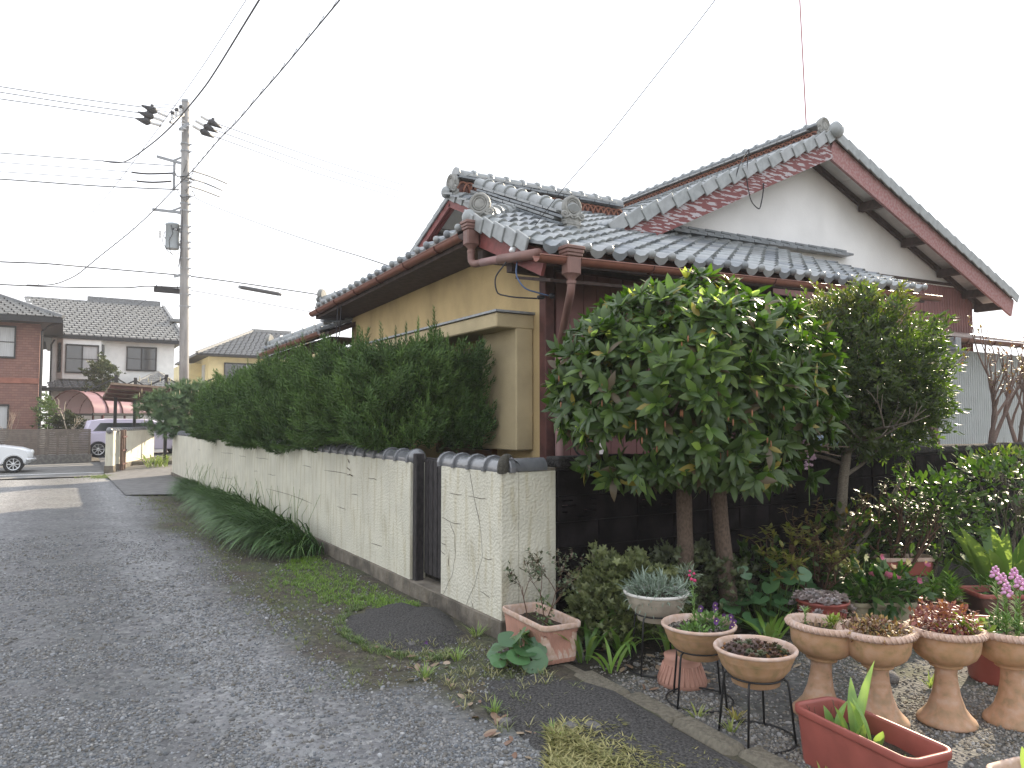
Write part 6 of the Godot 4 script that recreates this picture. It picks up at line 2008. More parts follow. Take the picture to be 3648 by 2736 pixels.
func build_garden() -> void:
	round_tree()
	olive_tree()
	# --- bowls on black wire stands
	var b: MB
	var t := bowl("pale stone coloured bowl of silvery carnation leaves on a tall wire stand", Vector3(3.333, 0.504, -3.661), M.stone_bowl, mat(C(0.58, 0.56, 0.52), 0.8), 1.02, "round planter bowls on wire stands")
	stand("tall black wire stand under the pale bowl of silvery leaves", Vector3(3.333, 0, -3.661), 0.36, 0.3)
	var grey := leaf(0.085, 0.008, 1.2, 0.1, 3)
	tuft_cloud(t, "silvery_leaves", grey, M.leaf_matte, Vector3(0, 0.17, 0), Vector3(0.19, 0.09, 0.19), 900, Color(0.16, 0.21, 0.16), Color(0.26, 0.32, 0.26), 0.7, 1.3, 0.9, 0.0)
	b = MB.new()
	b.sm(true)
	b.tube([Vector3(0.1, 0.15, 0.02), Vector3(0.24, 0.2, 0.0), Vector3(0.3, 0.25, -0.03)], [0.005, 0.004], 5)
	part(t, "trailing_stem", b.done(), M.twig)
	tuft_cloud(t, "trailing_leaves", grey, M.leaf_matte, Vector3(0.31, 0.25, -0.04), Vector3(0.06, 0.06, 0.06), 110, Color(0.16, 0.21, 0.16), Color(0.28, 0.32, 0.22), 0.6, 1.0, 0.9, 0.0)
	t = bowl("terracotta bowl with purple pansies and a tall green stem on a wire stand", Vector3(3.165, 0.444, -3.122), M.terra_moss, M.terra_rim, 1.03, "round planter bowls on wire stands")
	stand("middle black wire stand under the pansy bowl", Vector3(3.165, 0, -3.122), 0.30, 0.1)
	crumbs(t, "bark_chips", 0.17, 0.155, 240, 0.008, Color(0.03, 0.025, 0.02), Color(0.35, 0.32, 0.28))
	var sm := leaf(0.035, 0.018, 0.5, 0.15, 2)
	tuft_cloud(t, "green_leaves", sm, M.leaf_matte, Vector3(0.08, 0.17, 0.02), Vector3(0.10, 0.07, 0.10), 230, Color(0.07, 0.14, 0.03), Color(0.16, 0.26, 0.06), 0.7, 1.3, 0.7, 0.0)
	tuft_cloud(t, "green_leaves", sm, M.leaf_matte, Vector3(-0.10, 0.16, 0.06), Vector3(0.07, 0.05, 0.09), 200, Color(0.09, 0.18, 0.04), Color(0.16, 0.28, 0.06), 0.6, 1.1, 0.7, 0.0)
	snap_stem(t, Vector3(-0.06, 0.15, 0.03), 0.32, Color(0.45, 0.03, 0.12), 5)
	for p in [Vector3(0.03, 0.22, 0.1), Vector3(0.13, 0.25, 0.0), Vector3(0.17, 0.26, -0.04), Vector3(0.19, 0.21, 0.06), Vector3(0.22, 0.19, -0.02), Vector3(0.10, 0.19, 0.15), Vector3(0.07, 0.25, -0.06), Vector3(0.15, 0.20, 0.12)]: pansy(t, p)
	t = bowl("terracotta bowl full of dark succulent rosettes on the nearest wire stand", Vector3(3.04, 0.463, -2.61), M.terra_moss, M.terra_rim, 1.0, "round planter bowls on wire stands")
	stand("nearest black wire stand under the bowl of dark succulents", Vector3(3.04, 0, -2.61), 0.32, 0.5)
	rosettes(t, 26, 0.145, 0.16, 0.035, Color(0.07, 0.035, 0.03), Color(0.14, 0.075, 0.06), Color(0.10, 0.11, 0.06))
	crumbs(t, "dry_leaves", 0.16, 0.158, 50, 0.012, Color(0.12, 0.05, 0.03), Color(0.30, 0.15, 0.05))
	# --- pedestal urns
	t = pedestal("leftmost pedestal urn, leaning, nearly bare with a tuft of green weed", Vector3(3.59, 0, -2.65), Vector2(0.03, -0.06))
	tuft_cloud(t, "green_weed", sm, M.leaf_matte, Vector3(0.06, 0.48, 0.03), Vector3(0.055, 0.05, 0.055), 150, Color(0.18, 0.26, 0.03), Color(0.30, 0.36, 0.06), 0.5, 1.0, 0.8, 0.0)
	tuft_cloud(t, "dry_twigs", leaf(0.06, 0.006, 0.4, 0.1, 2), M.leaf_matte, Vector3(-0.05, 0.46, 0.0), Vector3(0.08, 0.03, 0.08), 120, Color(0.25, 0.16, 0.10), Color(0.40, 0.26, 0.16), 0.6, 1.1, 0.6, 0.0)
	snap_stem(t, Vector3(-0.08, 0.45, -0.06), 0.12, Color(0.3, 0.3, 0.12), 0)
	t = pedestal("second pedestal urn from the left, topped with dry orange trailing leaves", Vector3(3.767, 0, -2.411), Vector2(0.0, 0.02))
	tuft_cloud(t, "orange_leaves", sm, M.leaf_matte, Vector3(0, 0.49, 0), Vector3(0.185, 0.055, 0.185), 720, Color(0.16, 0.07, 0.03), Color(0.42, 0.28, 0.08), 0.45, 1.0, 0.2, 0.0, null, 1.3)
	tuft_cloud(t, "dark_leaves", sm, M.leaf_matte, Vector3(-0.03, 0.50, 0), Vector3(0.17, 0.06, 0.17), 240, Color(0.06, 0.06, 0.02), Color(0.20, 0.06, 0.05), 0.5, 1.0, 0.3, 0.0, null, 1.3)
	t = pedestal("third pedestal urn from the left, topped with red and green leaves", Vector3(4.072, 0, -2.225), Vector2(0.0, -0.02))
	tuft_cloud(t, "red_leaves", sm, M.leaf, Vector3(-0.03, 0.54, 0), Vector3(0.16, 0.10, 0.16), 620, Color(0.14, 0.035, 0.04), Color(0.36, 0.13, 0.12), 0.6, 1.15, 0.2, 0.0, null, 1.4)
	tuft_cloud(t, "green_leaves", leaf(0.04, 0.032, 0.4, 0.1, 2), M.leaf, Vector3(0.08, 0.51, 0.06), Vector3(0.12, 0.06, 0.11), 80, Color(0.20, 0.26, 0.05), Color(0.32, 0.38, 0.08), 0.7, 1.2, 0.3, 0.0, null, 1.2)
	t = pedestal("rightmost pedestal urn at the picture edge, with tall pink flower stems", Vector3(4.377, 0, -2.038), Vector2(0.0, 0.02))
	for p in [[Vector3(-0.06, 0.45, -0.03), 0.34], [Vector3(-0.03, 0.45, 0.05), 0.30], [Vector3(-0.09, 0.45, 0.02), 0.26], [Vector3(0.03, 0.45, 0.02), 0.33], [Vector3(0.06, 0.45, -0.05), 0.28]]: snap_stem(t, p[0], p[1], Color(0.58, 0.30, 0.50), 15)
	tuft_cloud(t, "green_leaves", sm, M.leaf_matte, Vector3(0.02, 0.49, 0), Vector3(0.13, 0.07, 0.13), 260, Color(0.06, 0.14, 0.03), Color(0.16, 0.26, 0.06), 0.6, 1.2, 0.9, 0.0)
	# --- troughs
	t = trough("red_trough", "long brick red plastic trough with tulip leaves in the foreground", Vector3(3.08, 0, -2.03), deg_to_rad(-9), 0.66, 0.26, 0.262, M.red_plastic, M.red_plastic, 0.0, 0.09)
	tulip_leaves(t, [[Vector3(0.0, 0.15, -0.17), 0.12], [Vector3(0.0, 0.15, -0.06), 0.27], [Vector3(0.01, 0.15, -0.08), 0.20], [Vector3(-0.03, 0.15, -0.09), 0.13], [Vector3(0.0, 0.15, 0.02), 0.17], [Vector3(0.03, 0.15, 0.03), 0.08], [Vector3(-0.04, 0.15, -0.14), 0.12], [Vector3(-0.05, 0.15, -0.03), 0.10], [Vector3(0.02, 0.15, -0.04), 0.16], [Vector3(-0.02, 0.15, -0.19), 0.09]])
	tuft_cloud(t, "seedlings", sm, M.leaf_matte, Vector3(0, 0.155, 0.15), Vector3(0.09, 0.02, 0.14), 120, Color(0.10, 0.18, 0.03), Color(0.2, 0.26, 0.06), 0.4, 0.8, 0.9, 0.0)
	twigs(t, Vector3(-0.02, 0.15, -0.2), 9, 0.12, 0.08)
	crumbs(t, "soil_crumbs", 0.12, 0.155, 160, 0.006, Color(0.03, 0.02, 0.015), Color(0.22, 0.16, 0.1))
	t = trough("corner_trough", "pinkish trough corner with tulip leaves cut off at the bottom right corner", Vector3(3.27, 0, -1.29), deg_to_rad(-9), 0.62, 0.26, 0.22, M.pink_plastic, M.terra_rim, 0.0, 0.07)
	tulip_leaves(t, [[Vector3(0.0, 0.15, -0.2), 0.14], [Vector3(0.03, 0.15, -0.14), 0.17], [Vector3(-0.02, 0.15, -0.1), 0.13]])
	t = trough("fluted_planter", "pink fluted plastic planter with a thin rose bush against the cream corner wall", Vector3(2.815, 0.045, -4.24), deg_to_rad(-4), 0.62, 0.30, 0.255, M.pink_plastic, M.terra_rim, 0.006, 0.07)
	rose(t)
	t = trough("scalloped_planter", "greenish beige planter holding hellebores behind the urns", Vector3(5.55, 0, -3.55), deg_to_rad(62), 0.52, 0.30, 0.20, M.beige, M.beige, 0.0, 0.04)
	hellebore(t)
	t = trough("brown_trough", "long dark brown trough of seedlings at the right edge behind the urns", Vector3(6.85, 0, -3.0), deg_to_rad(58), 1.1, 0.35, 0.22, M.brown_plastic, M.red_plastic, 0.0, 0.05)
	tuft_cloud(t, "seedlings", sm, M.leaf, Vector3(0, 0.25, 0), Vector3(0.15, 0.10, 0.5), 600, Color(0.06, 0.14, 0.03), Color(0.16, 0.28, 0.06), 0.8, 1.6, 0.8, 0.0)
	t = trough("red_box_planter", "brick red box planter of bright green lilies behind the red leaved urn", Vector3(5.95, 0, -3.35), deg_to_rad(62), 0.5, 0.24, 0.17, M.red_plastic, M.red_plastic, 0.0, 0.04)
	lily_tuft(t, Vector3(0.02, 0.14, 0.0), 34, 0.26)
	t = trough("high_red_trough", "weathered red trough raised behind the hellebores", Vector3(6.55, 0.22, -3.95), deg_to_rad(62), 0.55, 0.22, 0.16, M.red_plastic, M.terra_rim, 0.0, 0.04)
	b = MB.new()
	b.cbox(Vector3(0, -0.12, 0), Vector3(0.18, 0.22, 0.42), 0.01)
	part(t, "base_block", b.done(), M.found)
	# round red pot with ghost plant, tall red pot, terracotta foot
	t = thing("ribbed_pot", "ribbed brick red pot spilling grey pink succulent rosettes", "planter", Vector3(4.80, 0.10, -3.50))
	b = MB.new()
	b.sm(true)
	b.lathe([Vector2(0, 0), Vector2(0.10, 0), Vector2(0.11, 0.02), Vector2(0.15, 0.08), Vector2(0.165, 0.14), Vector2(0.165, 0.17), Vector2(0.185, 0.18), Vector2(0.19, 0.20), Vector2(0.17, 0.20), Vector2(0.15, 0.16), Vector2(0, 0.15)], 30)
	for k in 30:
		var a := TAU * k / 30
		b.tube([Vector3(cos(a) * 0.125, 0.04, sin(a) * 0.125), Vector3(cos(a) * 0.156, 0.09, sin(a) * 0.156), Vector3(cos(a) * 0.168, 0.15, sin(a) * 0.168)], [0.006, 0.009, 0.006], 5)
	part(t, "body", b.done(), M.red_plastic)
	rosettes(t, 46, 0.21, 0.20, 0.042, Color(0.30, 0.24, 0.23), Color(0.42, 0.35, 0.34), Color(0.34, 0.30, 0.30))
	stand("low black wire stand under the ribbed red pot", Vector3(4.80, 0, -3.50), 0.16, 0.7)
	t = thing("tall_pot", "tall brick red pot standing behind the rightmost pedestal urn", "planter", Vector3(4.98, 0, -2.42))
	b = MB.new()
	b.sm(true)
	b.lathe([Vector2(0, 0), Vector2(0.13, 0), Vector2(0.14, 0.02), Vector2(0.175, 0.30), Vector2(0.19, 0.31), Vector2(0.19, 0.35), Vector2(0.17, 0.35), Vector2(0.165, 0.30), Vector2(0, 0.28)], 28)
	part(t, "body", b.done(), M.red_plastic)
	soil_patch(t, 0.165, 0.165, 0.31, true)
	t = thing("upturned_pot", "small ribbed terracotta pot standing upside down behind the pansy bowl", "planter", Vector3(3.30, 0, -3.40))
	b = MB.new()
	b.sm(true)
	b.lathe([Vector2(0, 0), Vector2(0.15, 0), Vector2(0.145, 0.03), Vector2(0.11, 0.12), Vector2(0.105, 0.15), Vector2(0.11, 0.17), Vector2(0, 0.17)], 28)
	for k in 28:
		var a := TAU * k / 28
		b.tube([Vector3(cos(a) * 0.146, 0.02, sin(a) * 0.146), Vector3(cos(a) * 0.112, 0.12, sin(a) * 0.112)], [0.006], 4)
	part(t, "body", b.done(), M.pink_plastic)
	# --- shrubs along the black wall
	azalea()
	ligularia("clump of large round leaves beside the twin tree trunks", Vector3(4.75, 0, -3.95), 0.50, 64, 0.066, 0.56)
	ligularia("small clump of round leaves below the pink fluted planter", Vector3(2.58, 0.0, -4.10), 0.20, 22, 0.068, 0.23)
	var iris := [[Vector3(3.02, 0, -4.02), 15, 0.45, "yellow green strap leaves beside the pink fluted planter"], [Vector3(3.30, 0, -3.98), 24, 0.48, "arching strap leaves in front of the clipped azalea"], [Vector3(3.02, 0, -3.75), 5, 0.26, "young upright strap leaves by the kerb in front of the azalea"], [Vector3(3.62, 0, -3.85), 20, 0.42, "strap leaves behind the pale stone bowl stand"], [Vector3(3.18, 0, -4.38), 7, 0.55, "tall strap leaves between the corner pillar and the azalea"], [Vector3(4.35, 0, -3.6), 16, 0.36, "strap leaves at the foot of the round leaved clump"]]
	for i in iris:
		t = thing("strap_plant", i[3], "plant", i[0], 0.0, "strap leaved plants along the garden kerb")
		straps(t, i[1], 0.06, i[2], 0.032, C(0.14, 0.24, 0.04) if rng.randf() < 0.6 else C(0.09, 0.18, 0.04), 1.5)
	bushes()
	# --- little weeds on the gravel
	var weeds := ["orange green weed tuft beside the nearest wire stand", "small weed tuft left of the nearest wire stand", "weed tuft on the kerb in front of the pansy stand", "low weed near the foot of the leftmost urn", "weed beside the red trough's front corner", "weed tuft behind the third urn", "fern like weed at the left end of the red trough"]
	var wp := [Vector3(3.12, 0, -2.82), Vector3(2.98, 0, -2.72), Vector3(2.97, 0, -2.95), Vector3(3.42, 0, -2.55), Vector3(2.86, 0, -1.98), Vector3(4.5, 0, -2.55), Vector3(2.90, 0, -2.12)]
	for i in wp.size():
		t = thing("weed", weeds[i], "weed", wp[i], 0.0, "weeds in the garden gravel")
		straps(t, 14, 0.02, 0.10, 0.010, C(0.20, 0.22, 0.05) if i != 0 else C(0.32, 0.22, 0.06), 0.8, "blade")

func snap_stem(t: Node, at: Vector3, h: float, col: Color, flowers: int) -> void:
	var b := MB.new()
	b.sm(true)
	var top := at + Vector3(rng.randf_range(-0.03, 0.03), h, rng.randf_range(-0.02, 0.02))
	b.tube([at, at.lerp(top, 0.5) + Vector3(0.01, 0, 0), top], [0.004, 0.003, 0.002], 5)
	var st := part(t, "flower_stem", b.done(), M.stem_green)
	var xs := []
	var cs := []
	for i in int(h * 260):
		var p := at.lerp(top, rng.randf_range(0.05, 0.85))
		var a := rng.randf() * TAU
		xs.append(Transform3D(orient(Vector3(cos(a), 0.8, sin(a)), Vector3.UP, rng.randf_range(0.7, 1.2)), p))
		cs.append(Color(0.14, 0.24, 0.06) * rng.randf_range(0.7, 1.4))
	scatter(st, "stem_leaves", leaf(0.045, 0.007, 0.5, 0.1, 2), M.leaf_matte, xs, cs)
	if flowers == 0: return
	b = MB.new()
	b.sm(true)
	for i in flowers:
		var y := float(i) / flowers
		var a := i * 2.4
		var r := 0.024 * (1.0 - y * 0.7)
		b.ball(top + Vector3(cos(a) * r, -0.03 + y * 0.07, sin(a) * r), Vector3(0.010, 0.009, 0.010) * (1.1 - y * 0.4), 6, 5)
	var pm := mat(Color(col.r, col.g, col.b).linear_to_srgb(), 0.6)
	part(st, "blossoms", b.done(), pm)

func pansy(t: Node, at: Vector3) -> void:
	var b := MB.new()
	b.sm(true)
	var c := at
	for k in 5:
		var a := TAU * k / 5 + rng.randf() * 0.3
		var d := Vector3(cos(a), sin(a), 0.25)
		b.blade(c, d, Vector3(-sin(a), cos(a), 0), 0.026, 0.028, 0.5, 3, 0.1)
	var o := part(t, "pansy_flower", b.done(), M.pansy, Transform3D(Basis(), Vector3.ZERO))
	b = MB.new()
	b.ball(c + Vector3(0, 0, 0.008), Vector3.ONE * 0.0045, 6, 4)
	part(o, "eye", b.done(), mat(C(0.7, 0.6, 0.3), 0.6))
	b = MB.new()
	b.tube([c, Vector3(c.x * 0.7, 0.15, c.z * 0.7)], [0.0022], 4)
	part(o, "stalk", b.done(), M.stem_green)

func rosettes(t: Node, n: int, r: float, y: float, s: float, lo: Color, hi: Color, alt: Color) -> void:
	var b := MB.new()
	b.sm(true)
	for ring in 3:
		var m := 7 - ring
		for k in m:
			var a := TAU * k / m + ring * 0.5
			var e := 0.25 + ring * 0.7
			b.blade(Vector3(0, ring * 0.12, 0), Vector3(cos(a), e, sin(a)), Vector3(-sin(a), 0, cos(a)), 1.0 - ring * 0.25, 0.55 - ring * 0.1, -0.3, 3, 0.3)
	var mesh := b.done()
	var ms := []
	for c in [lo, hi, alt]:
		var m := leafmat(Color(c.r, c.g, c.b).linear_to_srgb(), 0.45, 0.1)
		m.vertex_color_use_as_albedo = false
		ms.append(m)
	for i in n:
		var a := i * 2.399
		var d := sqrt((i + 0.5) / n) * r
		var h := y + (1.0 - d / r) * 0.03 - (0.06 if d > r * 0.88 and r > 0.2 else 0.0)
		part(t, "rosette", mesh, ms[rng.randi() % 3], Transform3D(orient(Vector3(rng.randfn() * 0.2, rng.randfn() * 0.2, 1), Vector3(cos(a) * d * 2.5, 1, sin(a) * d * 2.5), s * rng.randf_range(0.8, 1.25)), Vector3(cos(a) * d, h, sin(a) * d)))

func tulip_leaves(t: Node, ls: Array) -> void:
	var m := leafmat(C(0.13, 0.25, 0.06), 0.4, 1.0)
	m.vertex_color_use_as_albedo = false
	for l in ls:
		var b := MB.new()
		b.sm(true)
		var a := rng.randf() * TAU
		b.blade(l[0], Vector3(cos(a) * 0.22, 1, sin(a) * 0.22), Vector3(-sin(a), 0, cos(a)), l[1] * 1.4, 0.05, 0.3, 6, 0.45)
		part(t, "tulip_leaf", b.done(), m)

func twigs(t: Node, c: Vector3, n: int, h: float, spread: float) -> void:
	var b := MB.new()
	for i in n:
		var a := c + Vector3(rng.randf_range(-1, 1), 0, rng.randf_range(-1, 1)) * spread
		b.tube([a, a + Vector3(rng.randfn() * 0.03, h * rng.randf_range(0.5, 1.2), rng.randfn() * 0.03)], [0.0025, 0.0012], 4)
	part(t, "dry_twigs", b.done(), M.twig)

func rose(t: Node) -> void:
	var b := MB.new()
	b.sm(true)
	var tips := []
	for s in [[Vector3(-0.02, 0.18, -0.14), Vector3(-0.1, 1, -0.1)], [Vector3(0.02, 0.18, 0.05), Vector3(0.1, 1, 0.0)], [Vector3(0, 0.18, 0.08), Vector3(-0.25, 1, 0.1)], [Vector3(0.03, 0.18, 0.02), Vector3(0.35, 1, -0.3)]]:
		grow(b, s[0], s[1].normalized(), 0.23, 0.0045, 3, tips, 0.75, 0.25)
	part(t, "rose_stems", b.done(), M.twig)
	var xs := []
	var cs := []
	for tp in tips:
		for i in 10:
			var p: Vector3 = tp[0] - tp[1] * rng.randf() * 0.11
			var d := Vector3(rng.randfn(), rng.randfn() * 0.5 + 0.2, rng.randfn())
			xs.append(Transform3D(orient(d, Vector3.UP, rng.randf_range(0.6, 1.2)), p))
			cs.append(Color(0.11, 0.065, 0.045).lerp(Color(0.07, 0.11, 0.055), sqrt(rng.randf())) * rng.randf_range(0.8, 1.4))
	scatter(t, "rose_leaves", leaf(0.032, 0.019, 0.4, 0.2, 2), M.leaf_matte, xs, cs)
	# rose leaves low in the planter
	tuft_cloud(t, "rose_leaves_low", leaf(0.03, 0.018, 0.4, 0.2, 2), M.leaf_matte, Vector3(0, 0.28, 0.06), Vector3(0.08, 0.12, 0.1), 70, Color(0.06, 0.10, 0.035), Color(0.10, 0.15, 0.05), 0.7, 1.1, 0.3, 0.0)

func hellebore(t: Node) -> void:
	tuft_cloud(t, "palmate_leaves", leaf(0.13, 0.045, 0.7, 0.2, 3), M.leaf, Vector3(0, 0.27, 0), Vector3(0.26, 0.15, 0.34), 300, Color(0.035, 0.085, 0.022), Color(0.10, 0.18, 0.04), 0.7, 1.2, 0.3, 0.2)
	var fm := []
	for c in [Color(0.45, 0.10, 0.18), Color(0.55, 0.45, 0.22), Color(0.60, 0.38, 0.28), Color(0.42, 0.45, 0.16), Color(0.30, 0.05, 0.12)]:
		var m := leafmat(Color(c.r, c.g, c.b).linear_to_srgb(), 0.5, 0.7)
		m.vertex_color_use_as_albedo = false
		fm.append(m)
	var b := MB.new()
	b.sm(true)
	for k in 5:
		var a := TAU * k / 5
		b.blade(Vector3.ZERO, Vector3(cos(a), 0.45, sin(a)), Vector3(-sin(a), 0, cos(a)), 0.045, 0.042, -0.6, 3, 0.15)
	var fl := b.done()
	var stm := MB.new()
	for i in 16:
		var p := Vector3(rng.randf_range(-0.2, 0.2), rng.randf_range(0.34, 0.52), rng.randf_range(-0.32, 0.32))
		part(t, "hellebore_flower", fl, fm[i % 5], Transform3D(orient(Vector3(rng.randfn(), rng.randfn() * 0.4, rng.randfn()), Vector3(-0.5 + rng.randfn() * 0.4, 0.4, 0.8), rng.randf_range(0.8, 1.2)), p))
		stm.tube([Vector3(p.x * 0.5, 0.16, p.z * 0.5), p], [0.004, 0.003], 4)
	part(t, "flower_stalks", stm.done(), M.stem_green)

func lily_tuft(t: Node, c: Vector3, n: int, h: float) -> void:
	var xs := []
	var cs := []
	for s in 9:
		var base := c + Vector3(rng.randf_range(-0.10, 0.10), 0, rng.randf_range(-0.22, 0.22))
		var hh := h * rng.randf_range(0.7, 1.2)
		for i in n:
			var y := rng.randf_range(0.1, 1.0)
			var a := rng.randf() * TAU
			xs.append(Transform3D(orient(Vector3(cos(a), 0.3 + y * 0.8, sin(a)), Vector3.UP, 1.25 - y * 0.5), base + Vector3(0, y * hh, 0)))
			cs.append(Color(0.10, 0.22, 0.03).lerp(Color(0.24, 0.36, 0.06), rng.randf()))
	scatter(t, "lily_leaves", leaf(0.10, 0.02, 0.6, 0.15, 3), M.leaf, xs, cs)

func azalea() -> void:
	var t := thing("azalea_bush", "low clipped azalea bush in front of the black wall under the round tree", "bush", Vector3(3.95, 0, -4.25))
	var b := MB.new()
	b.sm(true)
	var tips := []
	for i in 7: grow(b, Vector3(-0.5 + i * 0.17, 0, 0.05 * sin(i * 2.0)), Vector3(rng.randfn() * 0.5, 1, rng.randfn() * 0.5).normalized(), 0.22, 0.012, 3, tips, 0.8, 0.2)
	part(t, "branches", b.done(), M.bark_grey)
	var wl := MB.new()
	wl.sm(true)
	for k in 5:
		var a := TAU * k / 5
		wl.blade(Vector3.ZERO, Vector3(cos(a), 0.5, sin(a)), Vector3(-sin(a), 0, cos(a)), 0.036, 0.018, 0.4, 2, 0.2)
	var wm := wl.done()
	var kp := func(p: Vector3) -> bool: return p.y > 0.05 and p.z > -0.38
	tuft_cloud(t, "foliage", wm, M.leaf_matte, Vector3(-0.38, 0.30, 0.0), Vector3(0.42, 0.36, 0.40), 1900, Color(0.10, 0.125, 0.045), Color(0.21, 0.235, 0.095), 0.8, 1.3, 0.7, 0.72, kp)
	tuft_cloud(t, "foliage_right", wm, M.leaf_matte, Vector3(0.30, 0.30, -0.02), Vector3(0.55, 0.34, 0.38), 1900, Color(0.05, 0.065, 0.03), Color(0.12, 0.145, 0.065), 0.7, 1.2, 0.7, 0.66, kp)
	tuft_cloud(t, "foliage_left", wm, M.leaf_matte, Vector3(-0.62, 0.22, 0.05), Vector3(0.24, 0.26, 0.3), 700, Color(0.09, 0.115, 0.045), Color(0.18, 0.20, 0.08), 0.8, 1.2, 0.7, 0.6, kp)

func ligularia(label: String, at: Vector3, r: float, n: int, s: float, h: float) -> void:
	var t := thing("round_leaf_plant", label, "plant", at)
	var ms := []
	for c in [Color(0.055, 0.13, 0.055), Color(0.075, 0.165, 0.07), Color(0.04, 0.10, 0.04)]:
		var m := leafmat(Color(c.r, c.g, c.b).linear_to_srgb(), 0.30, 0.5)
		m.vertex_color_use_as_albedo = false
		ms.append(m)
	var shapes := [round_leaf(1.0, 0.3, 0.4), round_leaf(1.0, 0.15, 0.55), round_leaf(1.0, 0.45, 0.35)]
	var sb := MB.new()
	sb.sm(true)
	for i in n:
		var a := i * 2.399
		var d := sqrt((i + 0.5) / n) * r
		var y := h * (1.0 - 0.6 * pow(d / r, 1.5)) * (rng.randf_range(0.75, 1.15) if n < 40 else rng.randf_range(0.3, 1.1))
		var p := Vector3(cos(a) * d, y, sin(a) * d * 0.75)
		part(t, "leaf", shapes[i % 3], ms[rng.randi() % 3], Transform3D(orient(Vector3(cos(a) + rng.randfn() * 0.3, -0.25, sin(a) + rng.randfn() * 0.3), Vector3(cos(a) * 0.6 - 0.35 + rng.randfn() * 0.35, 0.8, sin(a) * 0.6 + 0.5 + rng.randfn() * 0.35), s * rng.randf_range(0.75, 1.3)), p))
		sb.tube([Vector3(p.x * 0.35, 0, p.z * 0.35), Vector3(p.x * 0.8, y * 0.6, p.z * 0.8), p], [0.005, 0.004], 5)
	part(t, "stalks", sb.done(), M.stem_green)

